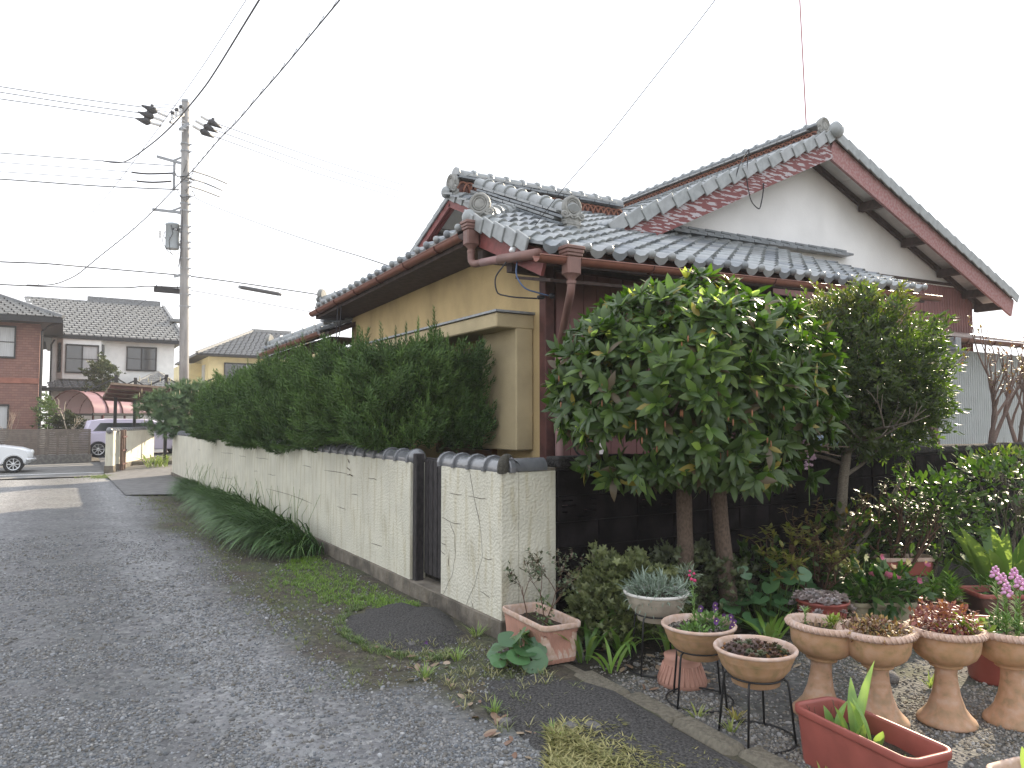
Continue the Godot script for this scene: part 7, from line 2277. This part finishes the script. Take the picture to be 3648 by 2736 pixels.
func round_tree() -> void:
	var t := thing("round_tree", "dome shaped evergreen tree with whorled glossy leaves and two bare trunks", "tree", Vector3(4.2, 0, -4.15))
	var b := MB.new()
	b.sm(true)
	var tips := []
	for s in [[Vector3(-0.12, 0, 0.0), Vector3(-0.10, 1.0, -0.03)], [Vector3(0.22, 0, 0.12), Vector3(0.19, 1.0, 0.05)]]:
		b = MB.new()
		b.sm(true)
		b.tube([s[0], s[0].lerp(s[1], 0.4) + Vector3(0.01, 0, 0), s[0].lerp(s[1], 0.8), s[1], s[1] + Vector3(0, 0.3, -0.02)], [0.082, 0.066, 0.06, 0.062, 0.04], 12)
		for i in 5: grow(b, s[1] + Vector3(0, 0.05 * i, 0), Vector3(rng.randfn(), 0.7, rng.randfn()).normalized(), 0.5, 0.028, 3, tips, 0.7, 0.3)
		part(t, "trunk", b.done(), M.bark)
	var shapes := [leaf(0.15, 0.054, 0.5, 0.22, 4), leaf(0.17, 0.056, 0.9, 0.25, 4), leaf(0.13, 0.05, 0.2, 0.2, 4)]
	var mats := []
	for c in [Color(0.06, 0.11, 0.028), Color(0.08, 0.14, 0.033), Color(0.048, 0.09, 0.026), Color(0.125, 0.19, 0.036)]:
		var m := leafmat(Color(c.r, c.g, c.b).linear_to_srgb(), 0.36, 2.0)
		m.vertex_color_use_as_albedo = false
		mats.append(m)
	var c := Vector3(-0.07, 1.84, 0.0)
	var R := Vector3(1.06, 0.80, 0.95)
	var near := []
	var rest := [[], [], []]
	var cols := [[], [], []]
	var toc := (Vector3(0, 1.6, 0) - t.position - c).normalized()
	for i in 1450:
		var d := Vector3(rng.randfn(), rng.randfn(), rng.randfn()).normalized()
		var k := 1.0 + 0.06 * sin(d.x * 8.0 + 1.0) * cos(d.y * 7.0) + 0.05 * sin(d.z * 11.0)
		var inner := rng.randf() < 0.30
		var rad := rng.randf_range(0.55, 0.85) if inner else rng.randf_range(0.88, 1.03)
		var p := c + d * R * k * rad
		# flatter bottom and a shaggy skirt
		if d.y < -0.55: p.y = c.y - R.y * (0.62 + 0.2 * rng.randf())
		var world := p + t.position
		if world.z < -4.5 and world.y < 1.5: continue
		var axis := (d * 0.9 + Vector3(0, 0.55, 0) + Vector3(rng.randfn(), rng.randfn(), rng.randfn()) * 0.32).normalized()
		var s1 := axis.cross(Vector3(0.31, 0.5, 0.8)).normalized()
		var s2 := axis.cross(s1)
		var nl := rng.randi_range(7, 10)
		for j in nl:
			var a := TAU * j / nl + rng.randf() * 0.4
			var e := rng.randf_range(0.15, 1.0) if j % 3 else rng.randf_range(0.9, 1.8)
			var dir := (s1 * cos(a) + s2 * sin(a) + axis * e).normalized()
			dir.y -= 0.12 if d.y > -0.2 else 0.45
			var x := Transform3D(orient(dir, axis, rng.randf_range(0.6, 1.12)), p + axis * 0.01)
			var front := d.dot(toc) > 0.35 and not inner
			if front and near.size() < 300 and rng.randf() < 0.11 and d.y > -0.75: near.append(x)
			else:
				var q := rng.randi() % 3
				rest[q].append(x)
				var g := rng.randf()
				if rng.randf() < 0.02: cols[q].append(Color(0.30, 0.24, 0.05))
				elif rng.randf() < 0.05: cols[q].append(Color(0.12, 0.09, 0.05))
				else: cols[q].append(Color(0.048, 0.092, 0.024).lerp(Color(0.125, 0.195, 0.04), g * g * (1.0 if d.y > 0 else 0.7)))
	for x in near: part(t, "leaf", shapes[rng.randi() % 3], mats[rng.randi() % 4], x)
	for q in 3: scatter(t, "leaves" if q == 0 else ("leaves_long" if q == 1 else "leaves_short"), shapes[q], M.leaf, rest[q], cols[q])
	# yellow shoots on the top left, brown buds
	var ym := leafmat(C(0.62, 0.48, 0.06), 0.4, 1.4)
	ym.vertex_color_use_as_albedo = false
	for sp in [[Vector3(-0.74, 2.46, 0.15), 6], [Vector3(-0.18, 2.68, 0.1), 5]]:
		for j in sp[1]:
			var a: float = TAU * j / sp[1]
			part(t, "yellow_leaf", shapes[2], ym, Transform3D(orient(Vector3(cos(a) * 0.5, 1.0, sin(a) * 0.5), Vector3(-cos(a), 0.4, -sin(a)), 0.75), sp[0]))
	var bb := MB.new()
	bb.sm(true)
	bb.ball(Vector3.ZERO, Vector3(0.006, 0.024, 0.006), 6, 5)
	var bud := bb.done()
	var bm := mat(C(0.26, 0.11, 0.05), 0.7)
	for i in 40:
		var d := (toc + Vector3(rng.randfn(), rng.randfn() * 0.6 - 0.25, rng.randfn()) * 0.6).normalized()
		part(t, "leaf_bud", bud, bm, Transform3D(Basis(), c + d * R * 1.03))

func olive_tree() -> void:
	var t := thing("osmanthus_tree", "smaller leaved evergreen tree with reddish shoots right of the round tree", "tree", Vector3(6.15, 0, -4.25))
	var b := MB.new()
	b.sm(true)
	var tips := []
	b.tube([Vector3(-0.15, 0, 0), Vector3(-0.05, 0.6, 0), Vector3(0, 1.1, 0.02), Vector3(0.2, 1.7, 0)], [0.06, 0.05, 0.045, 0.03], 9)
	b.tube([Vector3(-0.22, 0, 0.05), Vector3(0.1, 0.5, 0.1), Vector3(0.6, 0.85, 0.1), Vector3(1.0, 1.2, 0.05)], [0.03, 0.025, 0.02, 0.015], 8)
	for i in 6: grow(b, Vector3(0.05, 1.1 + 0.1 * i, 0), Vector3(rng.randfn(), 0.6, rng.randfn()).normalized(), 0.45, 0.02, 3, tips, 0.7, 0.3)
	part(t, "trunk", b.done(), M.bark_grey)
	var wl := MB.new()
	wl.sm(true)
	for k in 6:
		var a := TAU * k / 6
		wl.blade(Vector3(0, 0, 0.02 * k), Vector3(cos(a), sin(a), 0.7), Vector3(-sin(a), cos(a), 0), 0.06, 0.022, 0.5, 3, 0.25)
	var wm := wl.done()
	var kp := func(p: Vector3) -> bool: return not (p.z < -0.4 and p.y < 1.5)
	tuft_cloud(t, "foliage", wm, M.leaf_sun, Vector3(0.16, 2.05, 0.0), Vector3(0.82, 0.68, 0.75), 2200, Color(0.06, 0.09, 0.034), Color(0.15, 0.18, 0.08), 0.8, 1.25, 0.8, 0.66, kp)
	tuft_cloud(t, "foliage_right", wm, M.leaf_sun, Vector3(0.55, 1.75, 0.1), Vector3(0.48, 0.48, 0.5), 1100, Color(0.06, 0.095, 0.034), Color(0.15, 0.185, 0.08), 0.8, 1.2, 0.7, 0.55, kp)
	tuft_cloud(t, "foliage_top", wm, M.leaf_sun, Vector3(0.2, 2.6, 0.0), Vector3(0.6, 0.22, 0.45), 420, Color(0.09, 0.09, 0.04), Color(0.20, 0.18, 0.08), 0.7, 1.1, 1.6, 0.1, kp)
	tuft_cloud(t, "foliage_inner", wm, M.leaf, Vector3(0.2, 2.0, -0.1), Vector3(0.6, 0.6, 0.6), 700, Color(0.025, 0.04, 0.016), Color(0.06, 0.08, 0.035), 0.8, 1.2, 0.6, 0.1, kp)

func bushes() -> void:
	# bare twiggy shrub with a few yellow green leaves
	var lf := leaf(0.085, 0.035, 0.5, 0.2, 3)
	var specs := [
		["twiggy_shrub", "twiggy shrub with sparse yellow green leaves right of the twin trunks", Vector3(5.15, 0, -4.05), 0.55, 0.014, 6, Color(0.16, 0.17, 0.04), Color(0.28, 0.26, 0.06), 1.0],
		["twiggy_shrub", "taller twiggy shrub with bronze leaves against the black wall", Vector3(5.75, 0, -4.1), 0.65, 0.013, 4, Color(0.16, 0.10, 0.04), Color(0.24, 0.20, 0.06), 0.8],
		["twiggy_shrub", "leaning twiggy shrub below the osmanthus crown", Vector3(6.6, 0, -4.05), 0.7, 0.02, 7, Color(0.07, 0.12, 0.03), Color(0.16, 0.22, 0.06), 0.8]]
	for s in specs:
		var t := thing(s[0], s[1], "shrub", s[2])
		var b := MB.new()
		b.sm(true)
		var tips := []
		for i in 4: grow(b, Vector3(rng.randfn() * 0.06, 0, rng.randfn() * 0.06), Vector3(rng.randfn() * 0.35, 1, rng.randfn() * 0.35).normalized(), s[3] * 0.62, s[4], 3, tips, 0.6, 0.3)
		part(t, "branches", b.done(), M.twig)
		var xs := []
		var cs := []
		for tp in tips:
			for i in s[5]:
				var d := Vector3(rng.randfn(), rng.randfn() * 0.4 + 0.3, rng.randfn())
				xs.append(Transform3D(orient(d, Vector3.UP, rng.randf_range(0.6, 1.1) * s[8]), tp[0] - tp[1] * rng.randf() * 0.06))
				cs.append(s[6].lerp(s[7], rng.randf()))
		scatter(t, "foliage", lf, M.leaf, xs, cs)
	# camellia masses at the right
	var cam := leaf(0.075, 0.04, 0.4, 0.2, 3)
	var bs := [
		["camellia_bush", "glossy camellia bush glinting in the sun at the right", Vector3(7.9, 0, -3.7), Vector3(0, 0.95, 0), Vector3(0.85, 0.38, 0.5), 800, Color(0.03, 0.065, 0.02), Color(0.10, 0.15, 0.04)],
		["camellia_bush", "lower glossy bush between the osmanthus and the hellebore planter", Vector3(7.0, 0, -3.9), Vector3(0, 0.72, 0), Vector3(0.6, 0.42, 0.4), 750, Color(0.05, 0.10, 0.025), Color(0.14, 0.21, 0.045)],
		["low_shrub", "dark leafy shrub by the black wall beneath the osmanthus", Vector3(6.2, 0, -4.2), Vector3(0, 0.45, 0), Vector3(0.55, 0.40, 0.3), 450, Color(0.04, 0.08, 0.02), Color(0.12, 0.18, 0.04)],
		["spring_shrub", "shrub of fresh yellow green leaves along the wall top at the right edge", Vector3(9.4, 0, -4.25), Vector3(0, 1.14, 0), Vector3(1.3, 0.15, 0.2), 380, Color(0.16, 0.20, 0.04), Color(0.32, 0.34, 0.08)],
		["low_shrub", "dark leafy shrub filling the gap left of the ribbed red pot", Vector3(5.15, 0, -4.3), Vector3(0, 0.28, 0), Vector3(0.5, 0.26, 0.25), 420, Color(0.035, 0.07, 0.02), Color(0.10, 0.16, 0.04)],
		["low_shrub", "low green shrub behind the hellebore planter against the black wall", Vector3(6.3, 0, -4.25), Vector3(0, 0.30, 0), Vector3(0.6, 0.28, 0.22), 480, Color(0.05, 0.09, 0.025), Color(0.13, 0.20, 0.05)],
		["low_shrub", "leafy shrub at the right edge behind the pink flowers", Vector3(8.1, 0, -3.0), Vector3(0, 0.40, 0), Vector3(0.7, 0.36, 0.4), 900, Color(0.05, 0.11, 0.03), Color(0.14, 0.22, 0.05)]]
	for s in bs:
		var t := thing(s[0], s[1], "shrub", s[2])
		var b := MB.new()
		b.sm(true)
		var tips := []
		for i in 4: grow(b, Vector3(rng.randfn() * 0.2, 0, rng.randfn() * 0.08), Vector3(rng.randfn() * 0.4, 1, rng.randfn() * 0.2).normalized(), s[3].y * 0.5, 0.016, 3, tips, 0.6, 0.3)
		part(t, "branches", b.done(), M.bark_grey)
		tuft_cloud(t, "foliage", cam, M.leaf, s[3], s[4], s[5], s[6], s[7], 0.8, 1.3, 0.3, 0.5)
	# aspidistra: big upright blades
	var t := thing("broad_leaf_plant", "tall clump of broad sunlit green blades at the right edge", "plant", Vector3(7.35, 0, -3.45))
	straps(t, 26, 0.25, 0.80, 0.13, C(0.11, 0.21, 0.035), 0.7)
	t = thing("broad_leaf_plant", "smaller clump of broad blades in front of the black wall", "plant", Vector3(6.75, 0, -3.75))
	straps(t, 13, 0.15, 0.42, 0.09, C(0.08, 0.16, 0.035), 0.9)
	t = thing("grassy_clump", "grassy clump with a pale daffodil behind the hellebores", "plant", Vector3(6.0, 0, -3.9))
	straps(t, 40, 0.12, 0.50, 0.014, C(0.12, 0.17, 0.06), 1.9)
	var b := MB.new()
	b.sm(true)
	b.tube([Vector3(-0.25, 0, 0.1), Vector3(-0.25, 0.46, 0.12)], [0.005], 5)
	part(t, "daffodil_stalk", b.done(), M.stem_green)
	b = MB.new()
	b.sm(true)
	for k in 6:
		var a := TAU * k / 6
		b.blade(Vector3(-0.25, 0.47, 0.13), Vector3(cos(a), sin(a), 0.2), Vector3(-sin(a), cos(a), 0), 0.04, 0.022, 0.3, 3, 0.1)
	var dm := leafmat(C(0.70, 0.66, 0.35), 0.6, 0.5)
	dm.vertex_color_use_as_albedo = false
	part(t, "daffodil_flower", b.done(), dm)
	# pink stock spikes on the wall
	for s in [["pale pink flower spike hanging right of the round tree", Vector3(5.95, 1.32, -4.45)], ["pink flower cluster under the osmanthus crown", Vector3(7.0, 1.58, -4.35)]]:
		t = thing("flower_spike", s[0], "flower", s[1])
		b = MB.new()
		b.sm(true)
		for i in 40: b.ball(Vector3(rng.randfn() * 0.03, rng.randf_range(-0.16, 0.12), rng.randfn() * 0.03), Vector3.ONE * rng.randf_range(0.008, 0.016), 6, 4)
		part(t, "petals", b.done(), mat(C(0.62, 0.42, 0.55), 0.7))
		b = MB.new()
		b.tube([Vector3(0, -0.5, 0), Vector3(0, 0.12, 0)], [0.005], 4)
		part(t, "stalk", b.done(), M.stem_green)
	# bare pruned trees behind the wall
	for s in [["left one of the bare pruned trees in front of the pale lean-to", Vector3(10.9, 0, -5.3), 1.9], ["right one of the bare pruned trees in front of the pale lean-to", Vector3(12.0, 0, -5.4), 2.0], ["bare pruned tree with red buds beside the osmanthus crown", Vector3(9.6, 0, -5.2), 1.6]]:
		t = thing("bare_tree", s[0], "tree", s[1], 0.0, "bare pruned trees behind the black wall")
		b = MB.new()
		b.sm(true)
		var tips := []
		b.tube([Vector3.ZERO, Vector3(0.02, 0.6, 0), Vector3(0, 1.15, 0)], [0.07, 0.055, 0.05], 8)
		for i in 3: grow(b, Vector3(0, 1.05, 0), Vector3(rng.randfn() * 0.5, 1, rng.randfn() * 0.3).normalized(), s[2] * 0.36, 0.034, 3, tips, 0.5, 0.35)
		part(t, "trunk", b.done(), mott(C(0.17, 0.12, 0.10), C(0.26, 0.19, 0.16), 0.9, 0.05, 2.0))
		var xs := []
		var cs := []
		for tp in tips:
			for i in 4:
				xs.append(Transform3D(orient(Vector3(rng.randfn(), rng.randfn() + 0.5, rng.randfn()), Vector3.UP, rng.randf_range(0.4, 0.8)), tp[0] - tp[1] * rng.randf() * 0.1))
				cs.append(Color(0.35, 0.10, 0.07).lerp(Color(0.25, 0.22, 0.08), rng.randf()))
		scatter(t, "leaf_buds", lf, M.leaf, xs, cs)
	# trees standing right of the picture, their crowns dapple the garden
	for s in [["large leafy tree right of the garden", Vector3(12.8, 0, 0.2), Vector3(2.2, 2.0, 2.2), 4.6], ["broad leafy tree beyond the right edge of the garden", Vector3(11.6, 0, -2.9), Vector3(1.1, 0.9, 1.1), 3.0], ["tall leafy tree behind the right end of the block wall", Vector3(15.5, 0, -2.6), Vector3(2.0, 2.2, 2.0), 5.4]]:
		t = thing("garden_tree", s[0], "tree", s[1])
		b = MB.new()
		b.sm(true)
		var tips := []
		b.tube([Vector3.ZERO, Vector3(0.1, s[3] * 0.5, 0), Vector3(0, s[3], 0)], [0.18, 0.13, 0.05], 9)
		for i in 6: grow(b, Vector3(0, s[3] * 0.6, 0), Vector3(rng.randfn(), 0.7, rng.randfn()).normalized(), s[2].x * 0.5, 0.05, 2, tips, 0.6, 0.3)
		part(t, "trunk", b.done(), M.bark_grey)
		tuft_cloud(t, "foliage", leaf(0.2, 0.09, 0.4, 0.2, 2), M.leaf_matte, Vector3(0, s[3], 0), s[2], int(s[2].x * s[2].y * 620), Color(0.04, 0.07, 0.02), Color(0.09, 0.14, 0.04), 0.8, 1.3, 0.3, 0.2)

# ---------------------------------------------------------------- plants along the lane
func build_lane_plants() -> void:
	# juniper hedge
	var t := thing("juniper_hedge", "shaggy dark green juniper hedge overhanging the cream wall", "hedge", Vector3(3.3, 0, -6.0))
	var b := MB.new()
	b.sm(true)
	for i in 9:
		var z := -1.9 - i * 1.1
		var tips := []
		b.tube([Vector3(0.15, 0, z), Vector3(0.1, 0.8, z + 0.1), Vector3(0.05, 1.9, z)], [0.07, 0.055, 0.03], 7)
		for k in 4: grow(b, Vector3(0.1, 0.9 + 0.2 * k, z), Vector3(rng.randfn(), 0.6, rng.randfn()).normalized(), 0.4, 0.02, 2, tips, 0.7, 0.2)
	part(t, "trunks", b.done(), M.bark)
	b = MB.new()
	b.sm(true)
	for k in 13:
		var a := k * 2.399
		var e := 0.7 + 1.6 * k / 13.0
		b.blade(Vector3(0, 0, 0.012 * k), Vector3(cos(a), sin(a), e), Vector3(-sin(a), cos(a), 0), 0.075 - 0.002 * k, 0.013, -0.5, 2, 0.25)
	var spray := b.done()
	var xs := []
	var cs := []
	var f := noise(31, 0.9, false, 3)
	for i in 1020:
		var inner := i >= 760
		var z := -1.1 - 9.9 * pow(rng.randf(), 1.15)
		var top := 2.16 + 0.22 * f.get_noise_2d(z * 1.6, 3.0) + 0.30 * f.get_noise_2d(z * 4.0, 50.0)
		if z > -1.9: top -= (z + 1.9) * 0.25
		var bot := 1.36 + 0.16 * f.get_noise_2d(z * 2.0, 90.0) - (0.14 if z < -3.2 else 0.0)
		var sec := rng.randf()
		var y := rng.randf_range(bot, top)
		var rel := (y - bot) / (top - bot)
		var half := 0.50 * (0.80 + 0.35 * sin(PI * clampf(rel * 0.9 + 0.15, 0, 1))) + 0.34 * f.get_noise_2d(z * 2.2, y * 4.0)
		if inner: half *= 0.6
		var x := -half
		var o := Vector3(-1, 0.0, 0)
		if sec > 0.62 and sec < 0.80:
			y = top + rng.randf_range(-0.12, 0.05)
			x = rng.randf_range(-half, half)
			o = Vector3(0.2 * x, 0.6, 0)
		elif sec >= 0.80:
			x = rng.randf_range(-half * 0.8, half)
			if rng.randf() < 0.7:
				z = -1.0 + 0.35 * f.get_noise_2d(x * 3.0, y * 4.0) + rng.randf_range(-0.1, 0.05)
				o = Vector3(0.4 * x, 0.0, 1)
		if y < 1.40 and x > -0.40: continue
		var axis := (o * 0.65 + Vector3(rng.randfn() * 0.2, 1.0, rng.randfn() * 0.3)).normalized()
		if rel < 0.10 and sec < 0.62: axis = Vector3(-0.8, -0.1 + rng.randf() * 0.5, rng.randfn() * 0.4).normalized()
		var L := rng.randf_range(0.22, 0.46)
		var wide := rng.randf_range(0.10, 0.17)
		var far := 1.0 + 0.4 * clampf(-z / 11.0, 0, 1)
		var n := int(34 / far)
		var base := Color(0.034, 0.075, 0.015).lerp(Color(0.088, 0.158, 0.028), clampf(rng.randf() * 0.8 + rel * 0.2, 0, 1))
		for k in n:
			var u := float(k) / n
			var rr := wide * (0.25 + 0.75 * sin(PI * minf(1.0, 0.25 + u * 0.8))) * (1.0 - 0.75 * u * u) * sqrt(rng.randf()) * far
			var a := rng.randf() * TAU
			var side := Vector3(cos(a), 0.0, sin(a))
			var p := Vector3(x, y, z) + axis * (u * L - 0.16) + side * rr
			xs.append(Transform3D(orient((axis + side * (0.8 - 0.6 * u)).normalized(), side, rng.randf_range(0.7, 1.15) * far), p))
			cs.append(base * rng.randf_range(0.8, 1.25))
		if rng.randf() < 0.22:      # a long leading shoot
			for k in 5:
				xs.append(Transform3D(orient((axis + Vector3.UP).normalized(), Vector3(1, 0, 0.2), 0.7), Vector3(x, y, z) + axis * (L - 0.14) + Vector3.UP * 0.045 * k))
				cs.append(base * 1.2)
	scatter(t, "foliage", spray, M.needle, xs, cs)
	# black pine at the far end
	t = thing("garden_pine", "layered garden pine with pale candles at the far end of the wall", "tree", Vector3(2.95, 0, -22.9))
	b = MB.new()
	b.sm(true)
	b.tube([Vector3(0.3, 0, 0), Vector3(0.15, 0.9, 0), Vector3(0.35, 1.6, 0), Vector3(0.2, 2.4, 0)], [0.12, 0.1, 0.07, 0.04], 8)
	for pth in [[Vector3(0.2, 1.2, 0), Vector3(-0.4, 1.4, 0.2), Vector3(-0.8, 1.9, 0.3)], [Vector3(0.3, 1.4, 0), Vector3(0.9, 1.6, 0.3)], [Vector3(0.2, 1.3, 0), Vector3(-0.2, 1.45, 0.5)]]: b.tube(pth, [0.05, 0.03, 0.02], 6)
	part(t, "trunk", b.done(), M.bark)
	b = MB.new()
	for k in 30:
		var a := k * 2.399
		var e := 0.25 + 1.5 * fmod(k * 0.618, 1.0)
		b.blade(Vector3.ZERO, Vector3(cos(a), sin(a), e), Vector3(-sin(a), cos(a), 0), 0.16, 0.009, 0.1, 2, 0.1)
	var tuft := b.done()
	for pad in [[Vector3(-0.35, 2.0, 0.2), Vector3(0.85, 0.40, 0.7), 330], [Vector3(0.3, 2.45, 0), Vector3(0.75, 0.30, 0.6), 230], [Vector3(-0.1, 1.45, 0.4), Vector3(0.85, 0.26, 0.6), 260], [Vector3(0.9, 1.75, 0.3), Vector3(0.6, 0.35, 0.5), 170]]:
		tuft_cloud(t, "needles", tuft, M.needle, pad[0], pad[1], pad[2], Color(0.06, 0.115, 0.045), Color(0.14, 0.21, 0.085), 0.8, 1.3, 1.1, 0.3)
	var cb := MB.new()
	cb.sm(true)
	cb.tube([Vector3.ZERO, Vector3(0, 0.13, 0)], [0.012, 0.006], 5)
	var candle := cb.done()
	for i in 40:
		var p := Vector3(rng.randf_range(-1.1, 0.9), 0, rng.randf_range(-0.2, 0.9))
		p.y = [2.35, 2.68, 1.65, 2.05][i % 4] + rng.randf_range(-0.08, 0.05)
		part(t, "candle", candle, mat(C(0.42, 0.38, 0.24), 0.8) if i == 0 else M.candle, Transform3D(Basis(), p))
	# long dark grass leaning out from the wall foot
	var bl := []
	for k in 3:
		b = MB.new()
		b.sm(true)
		b.blade(Vector3.ZERO, Vector3(0, 1, 0.35 + 0.15 * k), Vector3(-1, 0, 0), 0.74, 0.017, 1.5 + 0.35 * k, 6, 0.15)
		bl.append(b.done())
	t = thing("grass_clump", "long dark green grass leaning from the wall foot over the lane edge", "grass", Vector3(2.3, 0, -11.0))
	t.set_meta("kind", "stuff")
	var gx := [[], [], []]
	var gc := [[], [], []]
	for i in 7500:
		var z := rng.randf_range(-7.3, 2.35)
		var wz := 0.52 * sqrt(clampf(1.0 - pow((z - 0.5) / 2.6, 2), 0.04, 1)) if z > -2.1 else 0.30 + 0.1 * sin(z * 2)
		var x := 0.42 - wz * rng.randf()
		var k := rng.randi() % 3
		var a := -PI / 2 + rng.randfn() * 0.5 + 0.35
		var s := rng.randf_range(0.75, 1.25) * (0.75 if z < -3 else 1.0) * (0.75 if z > 1.9 else 1.0)
		gx[k].append(Transform3D(Basis(Vector3.UP, a).scaled(Vector3.ONE * s), Vector3(x, 0.01, z)))
		gc[k].append(Color(0.04, 0.10, 0.032).lerp(Color(0.11, 0.20, 0.05), rng.randf()))
	for k in 3: scatter(t, "blades" if k == 0 else ("blades_bent" if k == 1 else "blades_arched"), bl[k], M.grass, gx[k], gc[k])
	# upright seedy stalks
	b = MB.new()
	for i in 60:
		var p := Vector3(rng.randf_range(0.1, 0.42), 0, rng.randf_range(-7, 2.3))
		b.tube([p, p + Vector3(-0.03, 0.4, 0.02), p + Vector3(rng.randfn() * 0.06, rng.randf_range(0.5, 0.75), rng.randfn() * 0.05)], [0.004, 0.003, 0.002], 4)
	part(t, "seed_stalks", b.done(), M.stem_green).set_meta("kind", "stuff")
	# short bright grass, moss and sparse tufts
	turf("short_grass", "short bright green grass beside the wall base in front of the long grass", "grass", 1700, func() -> Vector3:
		var z := rng.randf_range(-8.6, -5.75)
		var w := 0.25 + 0.65 * sin(PI * clampf((z + 8.8) / 3.0, 0, 1))
		return Vector3(2.66 - w * sqrt(rng.randf()) * rng.randf_range(0.5, 1.1), 0, z), 0.055, Color(0.09, 0.18, 0.02), Color(0.20, 0.32, 0.035), 1.0)
	turf("edge_grass", "sparse low grass and moss along the soil edge of the lane", "grass", 1100, func() -> Vector3:
		var z := rng.randf_range(-19.0, -4.3)
		var x := 1.55 + 0.3 * fmod(absf(sin(z * 3.1)) * 3.7, 1.0) + rng.randfn() * 0.18
		return Vector3(minf(x, 2.6), 0, z), 0.05, Color(0.09, 0.12, 0.03), Color(0.20, 0.22, 0.06), 0.9)
	turf("ramp_weeds", "small weeds fringing the far asphalt patch below the gate", "grass", 420, func() -> Vector3:
		var a := rng.randf_range(PI * 0.45, PI * 1.45)
		var r := rng.randf_range(0.96, 1.16)
		return Vector3(2.33 + cos(a) * 0.44 * r, 0, -5.35 + sin(a) * 0.76 * r), 0.05, Color(0.07, 0.13, 0.03), Color(0.17, 0.22, 0.06), 0.8)
	turf("path_weeds", "scattered weeds and dead grass between the two asphalt patches", "grass", 260, func() -> Vector3:
		return Vector3(rng.randf_range(1.95, 2.62), 0, rng.randf_range(-5.1, -3.3)), 0.07, Color(0.10, 0.14, 0.04), Color(0.30, 0.27, 0.13), 0.9)
	turf("dry_grass", "tangled straw yellow grass at the bottom edge before the near asphalt patch", "grass", 5200, func() -> Vector3:
		var a := rng.randf() * TAU
		var r := sqrt(rng.randf())
		return Vector3(2.24 + cos(a) * 0.30 * r + 0.04 * sin(a * 5), 0, -2.62 + sin(a) * 0.55 * r), 0.085, Color(0.16, 0.17, 0.05), Color(0.40, 0.35, 0.15), 1.2)
	turf("driveway_grass", "tuft of grass at the foot of the gate wall pillar", "grass", 500, func() -> Vector3:
		return Vector3(1.2 + rng.randfn() * 0.3, 0.0, -24.2 + rng.randfn() * 0.35), 0.08, Color(0.12, 0.17, 0.04), Color(0.22, 0.26, 0.06), 1.2)
	# fallen leaves
	var fl := leaf(0.06, 0.03, 0.8, 0.25, 3)
	xs = []
	cs = []
	for i in 170:
		var p := Vector3(rng.randf_range(1.9, 2.7), 0.02, rng.randf_range(-5.2, -3.0)) if i < 110 else Vector3(rng.randf_range(2.9, 4.2), 0.02, rng.randf_range(-4.3, -3.2))
		xs.append(Transform3D(orient(Vector3(rng.randfn(), rng.randfn() * 0.15, rng.randfn()), Vector3(rng.randfn() * 0.3, 1, 0), rng.randf_range(0.6, 1.5)), p))
		cs.append(Color(0.16, 0.08, 0.05).lerp(Color(0.36, 0.28, 0.20), rng.randf()))
	scatter(self, "fallen_leaves", fl, M.leaf_matte, xs, cs)
	tag(get_child(get_child_count() - 1), "fallen brown leaves lying around the asphalt patches and planter", "leaves")
	# single plants by the lane
	for s in [["tuft of green grass alone on the lane edge", Vector3(1.98, 0, -4.28), 0.12], ["green tuft left of the round leaved plant", Vector3(2.3, 0, -4.45), 0.13], ["small green tuft on the gravel below the planter", Vector3(2.08, 0, -3.58), 0.09], ["grass tuft beside the pair of stones", Vector3(2.16, 0, -3.12), 0.11], ["fern like weed where the far asphalt patch meets the wall base", Vector3(2.66, 0, -4.85), 0.16]]:
		t = thing("grass_tuft", s[0], "weed", s[1], 0.0, "grass tufts at the lane edge")
		straps(t, 26, 0.03, s[2], 0.008, C(0.15, 0.22, 0.05), 1.0, "blade")
	t = thing("violet_plant", "tiny violet flower below the far asphalt patch", "flower", Vector3(2.19, 0.03, -4.72))
	b = MB.new()
	b.tube([Vector3.ZERO, Vector3(0, 0.05, 0)], [0.002], 4)
	part(t, "stalk", b.done(), M.stem_green)
	b = MB.new()
	b.sm(true)
	for k in 5:
		var a := TAU * k / 5
		b.blade(Vector3(0, 0.05, 0), Vector3(cos(a), 0.5 + sin(a), 0.4), Vector3(-sin(a), cos(a), 0.2), 0.018, 0.014, 0.4, 2, 0.1)
	part(t, "petals", b.done(), M.pansy)

func turf(called: String, label: String, cat: String, n: int, where: Callable, h: float, lo: Color, hi: Color, bend: float) -> void:
	var b := MB.new()
	b.sm(true)
	for k in 5:
		var a := k * 1.257 + 0.2
		b.blade(Vector3.ZERO, Vector3(cos(a) * 0.6, 1, sin(a) * 0.6), Vector3(-sin(a), 0, cos(a)), 1.0 - 0.1 * k, 0.07, bend, 3, 0.1)
	var xs := []
	var cs := []
	for i in n:
		var p: Vector3 = where.call()
		p.y = gh(p.x, p.z) - 0.003
		xs.append(Transform3D(Basis(Vector3.UP, rng.randf() * TAU).scaled(Vector3.ONE * h * rng.randf_range(0.5, 1.4)), p))
		cs.append(lo.lerp(hi, rng.randf()))
	tag(scatter(self, called, b.done(), M.grass, xs, cs), label, cat)
